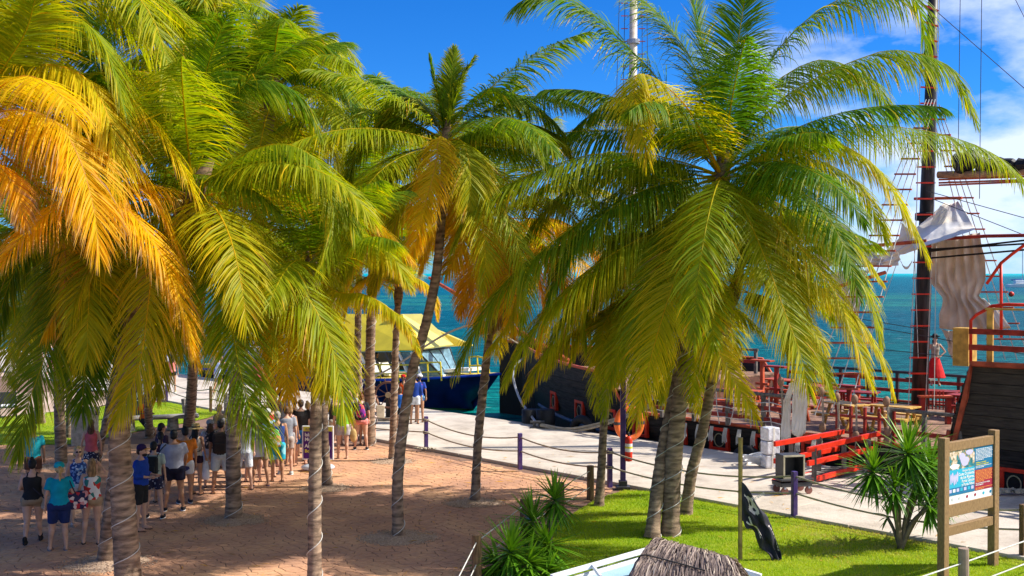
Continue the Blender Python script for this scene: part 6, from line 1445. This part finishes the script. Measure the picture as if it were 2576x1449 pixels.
def person(label, x, y, face=180, h=1.70, sex='f', fat=1.0, skin='f', top=('tee', (.5, .5, .5)), bot=('shorts', (.05, .05, .1)), hair=('short', 'dark'), hat=None, arms=('down', 'down'), legs='stand', shoes=('flip', (.02, .02, .02)), nod=0.0, z=0.0, group='tourists on the plaza', Y=None, eyes=False, beard=False, glasses=False):
    g0 = W(x, y, Y) if Y else G(x, y, z); g0.z = z
    # rotation 0 faces the camera; 180 has the back to it
    root = thing('person', label, 'person', g0, R(face) + math.atan2(-g0.x, g0.y), group=group, scale=h / 1.75)
    me0, S, hc = body(sex, fat, arms[0], arms[1], legs, nod); me = me0.copy(); me.materials.clear(); me.materials.append(SK[skin])
    if legs == 'sit': pass
    o = bpy.data.objects.new('body', me); C.objects.link(o); o.parent = root
    kind, tc_ = top; fk = 1 + .8 * (fat - 1)
    pr = [torso(sex, fat, .016, .93 if kind != 'dress' else .80, 1.455 if kind in ('tee', 'long', 'polo') else 1.40)]
    if kind == 'crop': pr = [torso(sex, fat, .014, 1.02, 1.40)]
    if kind in ('tee', 'long', 'polo'):
        for sh_, el_, wr_ in S['arms']:
            e_ = sh_.lerp(el_, .68); pr.append(MB().ell(sh_, (.066 * fk, .068, .066), 10, 8)); pr.append(tube_(sh_ + (sh_ - el_) * .05, e_, .062 * fk, .066 * fk))
            if kind == 'long': pr.append(cap_(el_, el_.lerp(wr_, .5), .05 * fk, .042 * fk)); pr.append(cap_(sh_, el_, .06 * fk, .05 * fk))
    else:
        for sg_ in (-1, 1): pr.append(MB().tube([(sg_ * .085, -.10, 1.36), (sg_ * .088, -.06, 1.44), (sg_ * .082, .0, 1.475), (sg_ * .085, .07, 1.44), (sg_ * .085, .085, 1.36)], .017 if kind != 'tank' else .026, 6))
    if kind == 'dress': pr = [torso(sex, fat, .016, .95, 1.40)] + pr[1:] + [rings([(.50, .235 * fat, .20, .0), (.70, .215 * fat, .18, .01), (.88, .19 * fat, .15, .015), (.98, .17 * fat, .13, .01)])]
    cmesh('shirt' if kind != 'dress' else 'dress', pr, tc_, root)
    if bot:
        kb, bc = bot; ln = {'short': .25, 'shorts': .55, 'long': .85, 'jean': .95}.get(kb, .4); 
        if kb == 'long_skirt': pr = [rings([(.28, .40 * fat, .34, 0), (.55, .31 * fat, .26, 0), (.80, .22 * fat, .18, .01), (1.0, .15 * fat, .12, .01)])]
        elif kb == 'skirt': pr = [rings([(.62, .215 * fat, .175, 0), (.80, .20 * fat, .16, .01), (.97, .165 * fat, .125, .01), (1.0, .16 * fat, .12, .01)])]
        elif legs == 'sit': pr = [torso(sex, fat, .014, .84, .98)] + [tube_(S['hips'][i], Vector(S['hips'][i]).lerp(Vector(S['legs'][i][0]), .55), .105 * fk, .09 * fk) for i in (0, 1)]
        else:
            pr = [torso(sex, fat, .013, .84, 1.0)]
            for i in (0, 1):
                hp, kn = Vector(S['hips'][i]), Vector(S['legs'][i][0]); e_ = hp.lerp(kn, ln); loose = .020 if sex == 'm' else .012
                pr.append(tube_(hp + Vector((0, .01, .05)), e_, .104 * fk + loose * .4, (.092 * (1 - ln) + .060 * ln) * fk + loose * 1.4)); pr.append(MB().ell(hp + Vector((0, .045, .02)), (.097 * fk, .097 * fk, .10), 10, 8))
        cmesh('shorts' if kb != 'skirt' else 'skirt', pr, bc, root)
    # hair
    if hair:
        ks, kc = hair; hm = mat('hair ' + kc, HAIR[kc], .55, var=.35, scale=30, stretch=(1, 1, .3)); H = hc + Vector((0, .02, .03)); pr = []
        if ks != 'bald':
            pr = [MB().ell(H + Vector((0, .006, .012)), (.086, .096, .098), 14, 10), MB().ell(H + Vector((0, .04, -.04)), (.078, .066, .07), 12, 8)]
            if ks == 'long': pr += [MB().ell(H + Vector((0, .055, -.15)), (.095, .05, .16), 12, 10), MB().ell(H + Vector((0, .06, -.25)), (.08, .04, .12), 10, 8)]
            if ks == 'bob': pr += [MB().ell(H + Vector((0, .03, -.075)), (.100, .075, .085), 12, 8)]
            if ks == 'pony': pr += [cap_(H + Vector((0, .10, .0)), H + Vector((0, .14, -.24)), .032, .016)]
            if ks == 'bun': pr += [MB().ell(H + Vector((0, .05, .115)), (.045, .045, .04), 10, 8)]
            me_ = smesh(pr, .014, 1)
            if eyes:       # keep the face free of hair
                bm = bmesh.new(); bm.from_mesh(me_); kill = [v for v in bm.verts if v.co.y < hc.y - .045 and v.co.z < hc.z + .055]; bmesh.ops.delete(bm, geom=kill, context='VERTS'); bm.to_mesh(me_); bm.free()
            me_.materials.clear(); me_.materials.append(hm); o = bpy.data.objects.new('hair', me_); C.objects.link(o); o.parent = root
    if eyes:
        for sg_ in (-1, 1):
            if glasses: build('lens', MB().ell(hc + Vector((sg_ * .032, -.092, .012)), (.027, .010, .021), 10, 6), BLACK, root, world=False, smooth=True)
            else: build('eye', MB().ell(hc + Vector((sg_ * .030, -.083, .012)), (.012, .008, .008), 8, 6), BLACK, root, world=False, smooth=True)
        build('mouth', MB().ell(hc + Vector((0, -.088, -.055)), (.024, .008, .007), 8, 5), mat('lips', (.42, .12, .10), .5), root, world=False, smooth=True)
    if beard: cmesh('beard', [MB().ell(hc + Vector((0, -.045, -.070)), (.060, .058, .045), 12, 8)], mat('hair dark', HAIR['dark'], .55), root, .013, 1)
    if hat:
        kh, c1 = hat[0], hat[1]; H = hc + Vector((0, .02, .05))
        if kh == 'cap':
            cp = build('cap', MB().lathe([(.098, -.01), (.098, .03), (.085, .07), (.05, .095), (.01, .102)], H, 16), cmat(c1), root, world=False, smooth=True)
            build('cap_brim', MB().ell(H + Vector((0, -.115, -.002)), (.075, .085, .008), 14, 5), cmat(hat[2] if len(hat) > 2 else c1), cp, world=False, smooth=True)
        if kh == 'straw':
            cp = build('straw_hat', MB().lathe([(.20, -.03), (.15, -.005), (.10, .0), (.097, .07), (.085, .10), (.01, .105)], H, 22), cmat(c1), root, world=False, smooth=True)
            build('hat_band', MB().lathe([(.102, .002), (.100, .035)], H, 22), BLACK, cp, world=False)
        if kh == 'tricorn':
            cp = build('tricorn_hat', MB().lathe([(.19, .05), (.12, .0), (.10, .0), (.095, .09), (.05, .13)], H, 12), BLACK, root, world=False)
    if shoes:
        ks, c1 = shoes
        for i, (kn, an) in enumerate(S['legs']):
            a = Vector(an)
            if ks == 'flip': build('sandal', MB().ell(a + Vector((0, -.055, -.078)), (.048, .135, .012), 14, 5).tube([a + Vector((-.04, -.03, -.07)), a + Vector((0, -.12, -.01)), a + Vector((.04, -.03, -.07))], .007, 5), cmat(c1), root, world=False, smooth=True)
            elif ks == 'boot': cmesh('sandal', [MB().ell(a + Vector((0, -.055, -.040)), (.052, .135, .045), 12, 8), cap_(a, a + Vector((0, 0, .06)), .045, .05)], c1, root, .018, 1)
            else:
                s_ = build('shoe', MB().ell(a + Vector((0, -.055, -.035)), (.055, .145, .052), 14, 8), cmat(c1), root, world=False, smooth=True); build('sole', MB().ell(a + Vector((0, -.055, -.070)), (.057, .148, .018), 14, 5), WHITE, s_, world=False, smooth=True)
    ROOTS[label] = root; return root
def carry(name, label, cat_, who, pos, size, m_, strap=None, kind='box', group='bags carried in the queue'):
    w_ = ROOTS[who]; mw_ = Matrix.Translation(w_.location) @ Matrix.Rotation(w_.rotation_euler.z, 4, 'Z') @ Matrix.Scale(w_.scale[0], 4)
    r = thing(name, label, cat_, mw_ @ Vector(pos), w_.rotation_euler.z, group=group, scale=w_.scale[0]); m_ = cmat(m_) if isinstance(m_, tuple) else m_
    if kind == 'box': build('bag_body', MB().box((0, 0, 0), size), m_, r, world=False, bevel=min(size) * .3)
    elif kind == 'round': build('bag_body', MB().ell((0, 0, 0), (size[0] / 2, size[1] / 2, size[2] / 2), 14, 10), m_, r, world=False, smooth=True)
    elif kind == 'sack': build('bag_body', MB().lathe([(.02, size[2] * .5), (size[0] * .28, size[2] * .42), (size[0] * .46, 0), (size[0] * .5, -size[2] * .3), (size[0] * .42, -size[2] * .48), (.03, -size[2] * .5)], n=12, M=Matrix.Diagonal((1, size[1] / size[0], 1))), m_, r, world=False, smooth=True)
    if strap:
        P, _ = cat([Vector(p) - Vector(pos) for p in strap], 16); build('strap', MB().tube([Vector(p) for p in P], .012, 6), cmat((.03, .03, .05)) if kind != 'round' else m_, r, world=False)
    return r
BPK = [(-.11, .17, 1.40), (-.10, .02, 1.485), (-.10, -.13, 1.34), (-.13, .02, 1.12), (-.10, .17, 1.10)]
def backpack(label, who, m_, pos=(0, .23, 1.24), size=(.29, .18, .42), kind='box'):
    r = carry('backpack', label, 'backpack', who, pos, size, m_, BPK, kind, 'backpacks in the queue'); w_ = ROOTS[who]
    P, _ = cat([Vector((-p[0], p[1], p[2])) - Vector(pos) for p in BPK], 16); build('strap', MB().tube([Vector(p) for p in P], .012, 6), cmat((.03, .03, .05)), r, world=False)
    if kind == 'box': build('pocket', MB().box((0, size[1] / 2 + .02, -.08), (size[0] * .75, .05, size[2] * .4)), m_ if not isinstance(m_, tuple) else cmat(m_), r, world=False, bevel=.02)
    return r
N_, K_ = 'tourists on the plaza', 'people on the pier'
A1 = 'woman in black vest and tan shorts seen from behind at far left'; person(A1, 83, 1368, 170, 1.66, 'f', 1.25, 'f', ('tank', (.015, .015, .017)), ('short', (.36, .25, .15)), ('bun', 'black'), arms=('down', 'hold'), legs='stride', shoes=('boot', (.02, .015, .015)))
carry('shoulder_bag', 'pale taupe bag on the hip of the woman in the black vest', 'bag', A1, (-.30, .05, .85), (.26, .10, .26), (.45, .38, .33), [(.12, .10, 1.40), (-.02, .14, 1.2), (-.25, .12, .95), (-.30, .05, .92)])
A2 = 'woman in turquoise t-shirt and cap seen from behind at lower left'; person(A2, 150, 1386, 185, 1.68, 'f', 1.2, 'f', ('tee', (.0, .33, .46)), ('long', (.015, .03, .12)), ('pony', 'blond'), ('cap', (.01, .42, .50)), ('hold', 'down'), 'lean', ('flip', (.25, .22, .22)))
carry('tote_bag', 'big navy floral tote on the shoulder of the turquoise woman', 'bag', A2, (-.33, -.02, .98), (.42, .16, .36), NAFL, [(-.16, .02, 1.48), (-.22, .10, 1.3), (-.30, .05, 1.12)])
A3 = 'blond woman in blue vest and sunglasses facing the camera'; person(A3, 197, 1322, 8, 1.66, 'f', 1.12, 'f', ('tank', BLFL), ('shorts', (.55, .58, .66)), ('bob', 'blond'), None, ('down', 'hip'), 'stand', ('flip', (.35, .28, .22)), eyes=True, glasses=True)
A4 = 'woman in white camisole with red flowers seen from behind'; person(A4, 232, 1370, 178, 1.68, 'f', 1.1, 'f', ('cami', FLOR), ('short', (.42, .29, .18)), ('long', 'dblond'), None, ('head', 'down'), 'lean', ('flip', (.02, .02, .02)))
A5 = 'girl in coral vest and speckled skirt beside the leaning thin trunk'; person(A5, 230, 1224, 175, 1.66, 'f', 1.0, 'f', ('tank', (.62, .12, .14)), ('skirt', NDOT), ('long', 'brown'), None, ('down', 'down'), 'stand')
A6 = 'bearded man in royal blue shirt and purple cap looking down'; person(A6, 355, 1334, 65, 1.76, 'm', 1.12, 'f', ('long', (.008, .05, .36)), ('long', (.02, .02, .022)), ('short', 'dark'), ('cap', (.03, .012, .08), (.55, .26, .01)), ('hold', 'hold'), 'stand', ('flip', (.02, .02, .02)), nod=.12, eyes=True, beard=True)
A7 = 'youth in pale green tee and navy dotted shorts behind the blue shirt man'; person(A7, 388, 1304, 165, 1.66, 'm', .95, 'f', ('tee', (.42, .50, .44)), ('shorts', NDOT), ('short', 'black'), None, ('down', 'front'), 'wide', ('shoe', (.015, .015, .02)))
backpack('black backpack of the youth in dotted navy shorts', A7, (.015, .018, .02))
A8 = 'dark haired woman with a ponytail in a plum top between two men'; person(A8, 404, 1262, 190, 1.62, 'f', 1.0, 't', ('tee', (.05, .02, .05)), ('shorts', (.03, .03, .06)), ('pony', 'black'))
person('dark haired person facing right with head above the black backpack', 408, 1240, 120, 1.68, 'm', 1.0, 't', ('tee', (.04, .02, .05)), ('shorts', (.05, .05, .08)), ('short', 'black'))
A9 = 'large man in grey t-shirt and navy shorts seen from behind'; person(A9, 438, 1285, 178, 1.80, 'm', 1.25, 't', ('tee', (.36, .37, .46)), ('shorts', (.012, .012, .035)), ('short', 'black'), None, ('front', 'down'), 'wide', ('shoe', (.015, .015, .02)))
carry('striped_bag', 'white and navy striped bag on the shoulder of the grey shirt man', 'bag', A9, (.33, .06, 1.12), (.16, .12, .34), print_mat('stripes', [(.7, .7, .74), (.02, .02, .08)], 12), [(.16, .06, 1.46), (.26, .10, 1.36), (.32, .08, 1.25)])
A10 = 'man in orange shirt right of the large grey shirt man'; person(A10, 466, 1266, 190, 1.76, 'm', 1.05, 't', ('tee', (.68, .19, .02)), ('shorts', print_mat('boxed shorts', [(.4, .03, .03), (.6, .6, .62), (.05, .06, .2)], 9)), ('short', 'black'), None, ('down', 'down'), 'stand', ('shoe', (.03, .03, .04)))
A11 = 'woman in straw hat with black band and white vest'; person(A11, 494, 1244, 150, 1.68, 'f', .95, 't', ('tank', (.60, .54, .48)), ('short', (.03, .012, .03)), ('long', 'black'), ('straw', (.58, .40, .15)), ('down', 'front'), 'stand')
carry('plastic_bag', 'thin white plastic bag held beside the straw hat woman', 'bag', A11, (-.22, -.05, .62), (.24, .14, .50), (.70, .72, .76), None, 'sack')
backpack('small black and white backpack of the straw hat woman', A11, (.05, .05, .05), size=(.24, .13, .32))
A13 = 'man in black t-shirt and pale striped shorts with a camera'; person(A13, 556, 1242, 176, 1.78, 'm', 1.15, 't', ('tee', (.014, .013, .016)), ('long', (.55, .60, .60)), ('short', 'black'), None, ('head', 'down'), 'wide', ('flip', (.2, .12, .08)))
backpack('large dark brown backpack of the man in the black t-shirt', A13, (.035, .025, .022), size=(.34, .22, .50))
A14 = 'girl in grey cap just left of the black t-shirt man'; person(A14, 529, 1226, 180, 1.66, 'f', 1.0, 'f', ('tee', (.60, .54, .52)), ('shorts', (.45, .50, .58)), ('long', 'brown'), ('cap', (.30, .32, .36)), ('down', 'front'))
backpack('black patterned backpack of the girl in the grey cap', A14, DOTT, size=(.26, .16, .38))
person('bald man in khaki shirt and dark glasses behind the queue', 552, 1177, 240, 1.74, 'm', 1.2, 'f', ('tee', (.36, .28, .17)), ('long', (.3, .26, .2)), ('bald', 'grey'), None, ('down', 'hold'), eyes=True, glasses=True)
person('grey blond woman beside the bald man partly behind a trunk', 578, 1180, 200, 1.66, 'f', 1.1, 'f', ('tee', (.40, .38, .40)), ('long', (.2, .2, .25)), ('bob', 'grey'))
A17 = 'man in white shirt and plaid shorts right of the banded trunk'; person(A17, 613, 1232, 180, 1.76, 'm', 1.05, 'f', ('tee', (.52, .54, .62)), ('long', PLAID), ('short', 'dark'), None, ('down', 'down'), 'wide', ('flip', (.03, .03, .04)))
A18 = 'person in khaki shorts holding a pale towel in the queue'; person(A18, 655, 1222, 180, 1.72, 'm', 1.05, 't', ('tee', (.36, .37, .42)), ('shorts', (.30, .23, .15)), ('short', 'brown'), None, ('hold', 'down'), 'wide', ('flip', (.02, .05, .16)))
carry('towel', 'pale grey towel over the arm of the person in khaki shorts', 'towel', A18, (.10, .17, .98), (.38, .06, .44), (.42, .45, .55), None)
A19 = 'man in navy blue vest and turquoise swim shorts in the queue'; person(A19, 698, 1211, 178, 1.78, 'm', 1.05, 't', ('tank', (.02, .06, .25)), ('long', TEALD), ('short', 'grey'), None, ('down', 'down'), 'stand', ('flip', (.03, .02, .02)))
backpack('colourful drawstring bag on the back of the man in turquoise shorts', A19, print_mat('colour print', [(.7, .72, .8), (.55, .25, .1), (.1, .4, .1), (.45, .5, .6), (.6, .1, .1)], 12), size=(.34, .16, .46), kind='sack', pos=(.06, .21, 1.12))
person('man in grey tee and beige shorts with trainers behind the blue vest man', 721, 1194, 180, 1.80, 'm', 1.0, 'f', ('tee', (.30, .32, .37)), ('shorts', (.42, .34, .30)), ('short', 'brown'), None, ('down', 'down'), 'lean', ('shoe', (.45, .5, .48)))
person('slim woman in grey vest standing behind the trunks', 741, 1147, 185, 1.66, 'f', .95, 'b', ('tank', (.34, .30, .29)), ('skirt', (.03, .03, .03)), ('bun', 'dark'))
person('man in black shirt and bright blue shorts left of the purple sign', 757, 1167, 180, 1.78, 'm', 1.2, 'f', ('tee', (.016, .014, .015)), ('long', (.008, .13, .42)), ('short', 'dark'), None, ('down', 'down'), 'stand', ('flip', (.2, .1, .08)))
person('dark haired man walking behind the queue near the pier posts', 706, 1130, 200, 1.78, 'm', 1.0, 't', ('tee', (.05, .05, .06)), ('shorts', (.1, .1, .12)), ('short', 'dark'))
person('woman in pink and white vest in the middle of the queue', 731, 1172, 150, 1.66, 'f', 1.0, 't', ('tank', (.62, .42, .44)), ('shorts', (.4, .4, .42)), ('bob', 'dblond'))
for lb_, x_, y_, sx_, top_, bot_, hr_, hp_ in (('woman in maroon vest between the plaid shorts man and the towel', 636, 1212, 'f', ('tank', (.22, .02, .05)), ('short', (.4, .42, .5)), ('pony', 'brown'), None), ('man in white cap and sky blue shirt behind the towel holder', 672, 1200, 'm', ('tee', (.25, .45, .65)), ('shorts', (.25, .22, .18)), ('short', 'dark'), ('cap', (.6, .6, .62))),
      ('woman in yellow top just left of the purple sign legs', 775, 1160, 'f', ('tee', (.7, .5, .06)), ('shorts', (.06, .07, .12)), ('bun', 'blond'), None), ('man in charcoal vest right of the purple sign', 842, 1138, 'm', ('tank', (.05, .05, .06)), ('shorts', (.5, .45, .38)), ('short', 'brown'), ('cap', (.1, .1, .12))),
      ('woman in lilac shirt in the gap behind the green shirt man', 850, 1118, 'f', ('tee', (.42, .30, .55)), ('skirt', (.6, .58, .55)), ('bob', 'grey'), None), ('boy in red shirt among the rear of the queue', 684, 1176, 'm', ('tee', (.6, .03, .03)), ('shorts', (.04, .05, .08)), ('short', 'black'), None),
      ('woman in mint vest beside the red shirted boy', 664, 1172, 'f', ('tank', (.3, .6, .45)), ('shorts', (.5, .5, .55)), ('long', 'dark'), ('straw', (.6, .45, .2)))):
    person(lb_, x_, y_, 160 + (x_ % 5) * 14, 1.66 if sx_ == 'f' else 1.76, sx_, 1.0 + .1 * (x_ % 2), 'ft'[x_ % 2], top_, bot_, hr_, hp_, (('down', 'front'), ('hold', 'down'), ('hip', 'down'))[x_ % 3], ('wide', 'lean', 'stand')[x_ % 3])
A23 = 'man in bright green t-shirt and pale grey shorts'; person(A23, 862, 1154, 178, 1.76, 'm', 1.1, 'f', ('tee', (.22, .50, .04)), ('shorts', (.42, .38, .40)), ('short', 'grey'), None, ('down', 'down'), 'stand', ('flip', (.5, .35, .25)))
carry('held_straw_hat', 'pale straw hat held by the man in the green t-shirt', 'hat', A23, (-.30, -.02, .66), (.20, .12, .40), (.55, .38, .15), None, 'round')
A24 = 'woman in black t-shirt and pink shorts seen from behind'; person(A24, 908, 1131, 180, 1.68, 'f', 1.25, 'f', ('tee', (.018, .02, .03)), ('short', (.72, .25, .22)), ('bun', 'red'), None, ('down', 'down'), 'wide', ('shoe', (.02, .025, .03)))
backpack('purple and red galaxy print bag of the pink shorts woman', A24, GALX, size=(.30, .14, .42), kind='sack')
A25 = 'curly haired woman in short black dotted dress'; person(A25, 934, 1104, 185, 1.68, 'f', .95, 'f', ('dress', DOTT), None, ('long', 'brown'), None, ('down', 'down'), 'stand')
carry('tote_bag', 'cream tote bag at the side of the woman in the dotted dress', 'bag', A25, (-.30, .02, .90), (.28, .08, .44), (.62, .52, .38), [(-.16, .02, 1.46), (-.24, .06, 1.3), (-.29, .03, 1.12)])
person('woman with long golden hair left of the pink shorts woman', 881, 1120, 170, 1.68, 'f', 1.0, 'f', ('tank', (.25, .35, .55)), ('shorts', (.5, .52, .6)), ('long', 'blond'))
person('woman with dark top knot in a pale patterned top', 897, 1108, 180, 1.70, 'f', 1.0, 't', ('cami', PLAID), ('shorts', (.2, .25, .4)), ('bun', 'dark'))
person('woman with red brown curly bun in a white vest', 917, 1118, 175, 1.68, 'f', 1.0, 'f', ('tank', (.7, .68, .66)), ('shorts', (.15, .12, .3)), ('bun', 'red'))
person('girl in orange outfit and red cap beside the pale trunk on the pier', 1015, 1062, 170, 1.66, 'f', 1.0, 't', ('tank', (.78, .10, .01)), ('short', (.78, .10, .01)), ('pony', 'brown'), ('cap', (.6, .01, .01)), z=.05, group=K_)
A30 = 'woman in white cap and blue patterned shorts with bright backpack'; person(A30, 1055, 1062, 180, 1.68, 'f', 1.0, 't', ('tee', (.02, .06, .36)), ('short', print_mat('blue water print', [(.02, .25, .4), (.4, .6, .65), (.02, .1, .3)], 16)), ('pony', 'black'), ('cap', (.7, .7, .75)), z=.05, group=K_)
backpack('multicoloured backpack of the woman in the white cap', A30, CLRB, size=(.30, .20, .42), pos=(.04, .24, 1.24))
person('man in long blue shirt beside the white capped woman', 1043, 1066, 180, 1.74, 'm', 1.0, 't', ('long', (.012, .05, .30)), ('shorts', (.66, .68, .72)), ('short', 'dark'), z=.05, group=K_)
person('child in bright blue top and dark shorts half behind the pale trunk', 1006, 1086, 180, 1.50, 'f', 1.05, 't', ('tee', (.01, .10, .42)), ('shorts', (.02, .02, .03)), ('bob', 'brown'), z=.0, group=K_)
person('woman in pale blue and white playsuit walking on the pier', 549, 988, 150, 1.66, 'f', 1.0, 't', ('cami', print_mat('blue white stripes', [(.35, .48, .75), (.6, .68, .85)], 14)), ('shorts', (.60, .66, .88)), ('bob', 'dblond'), None, ('head', 'down'), 'stride', ('flip', (.5, .4, .3)), z=.05, group=K_)
person('girl in salmon top and black shorts with long dark hair on the pier', 434, 987, 175, 1.66, 'f', .95, 't', ('cami', (.80, .25, .20)), ('short', (.015, .015, .02)), ('long', 'black'), None, ('down', 'down'), 'lean', ('shoe', (.5, .4, .2)), z=.05, group=K_)
person('man in royal blue t-shirt and white cap on the far pier', 413, 948, 170, 1.84, 'm', 1.1, 'f', ('tee', (.008, .09, .55)), ('shorts', (.32, .35, .40)), ('short', 'dark'), ('cap', (.62, .65, .75)), z=.05, group=K_)
person('man in white cap and charcoal t-shirt on the far pier', 431, 945, 190, 1.90, 'm', 1.1, 'f', ('tee', (.04, .045, .055)), ('shorts', (.2, .1, .1)), ('short', 'dark'), ('cap', (.66, .66, .7)), z=.05, group=K_)
person('man in dark cap behind the two white capped men', 407, 935, 170, 1.86, 'm', 1.0, 'f', ('tee', (.4, .3, .2)), ('shorts', (.1, .1, .1)), ('short', 'dark'), ('cap', (.03, .03, .05)), z=.05, group=K_)
person('child with green shorts holding a hand on the pier', 386, 957, 180, 1.22, 'm', 1.0, 'f', ('tee', (.45, .5, .5)), ('long', (.01, .38, .14)), ('short', 'brown'), z=.05, group=K_)
person('child in yellow and red outfit on the pier', 405, 957, 170, 1.18, 'f', 1.0, 'f', ('dress', (.65, .30, .03)), ('shorts', (.5, .02, .05)), ('bob', 'brown'), z=.05, group=K_)
person('person in black top behind the speaker box on the pier', 350, 968, 180, 1.70, 'm', 1.0, 't', ('tee', (.013, .013, .014)), ('shorts', (.3, .2, .15)), ('short', 'dark'), z=.05, group=K_)
person('woman in coral top on the pier behind the hanging fronds', 648, 1003, 170, 1.70, 'f', 1.0, 't', ('tank', (.75, .10, .14)), ('shorts', (.6, .05, .1)), ('long', 'brown'), z=.05, group=K_)
person('person in turquoise top behind the lowest left frond', 84, 1250, 180, 1.72, 'm', 1.0, 't', ('tee', (.01, .35, .42)), ('shorts', (.12, .05, .03)), ('short', 'dark'))
person('person in red vest on the left pier behind the fronds', 203, 958, 180, 1.70, 'f', 1.0, 't', ('tank', (.75, .06, .02)), ('shorts', (.75, .06, .02)), ('bob', 'brown'), z=.05, group=K_)
for i_, (x_, y_, lb_, c_) in enumerate(((40, 946, 'distant person in white at the far left end of the pier', (.7, .7, .7)), (95, 952, 'distant person in pink left of the mottled trunk', (.7, .2, .3)), (128, 944, 'distant person in pale blue behind the mottled trunk', (.3, .45, .7)),
      (228, 948, 'distant person in cream right of the person in the red vest', (.7, .62, .5)), (262, 943, 'distant person in dark green between the left trunks', (.04, .12, .06)), (322, 945, 'distant person in yellow left of the black topped person', (.75, .5, .05)))):
    person(lb_, x_, y_, 150 + 25 * i_, 1.72, 'mf'[i_ % 2], 1.0, 'ft'[i_ % 2], ('tee', c_), ('shorts', (.08 + .1 * (i_ % 3), .1, .15)), ('short' if i_ % 2 == 0 else 'long', ('dark', 'brown', 'blond')[i_ % 3]), None, ('down', 'hold' if i_ % 3 else 'down'), ('stand', 'wide', 'lean')[i_ % 3], z=.05, group=K_)
sit = person('seated woman in orange top on the log bench', 362, 1096, 50, 1.64, 'f', 1.0, 'b', ('tee', (.78, .16, .03)), ('short', (.02, .02, .03)), ('short', 'brown'), None, ('hold', 'hold'), 'sit', ('flip', (.3, .15, .08)), Y=36.3); sit.location.z = -.33
person('pirate woman in black hat and red skirt standing on the ship deck table', 2352, 971, 10, 1.70, 'f', .9, 'f', ('tank', (.40, .33, .25)), ('long_skirt', (.62, .015, .015)), ('long', 'black'), ('tricorn', (0, 0, 0)), ('down', 'hip'), 'stand', ('flip', (.3, .2, .1)), Y=37.6, z=1.50, group=K_, eyes=True)
for nm_, xx_ in (('seated passenger dark against the ferry windows left', 897), ('seated passenger dark against the ferry windows right', 948)):
    p_ = fpt(xx_, 946, .6); q_ = person(nm_, xx_, 946, 100, 1.65, 'm', 1.1, 'b', ('tee', (.03, .03, .03)), ('shorts', (.03, .03, .04)), ('short', 'black'), None, ('front', 'front'), 'sit', Y=p_.y, group='passengers on the ferry'); q_.location = p_ + Vector((0, 0, -.55))
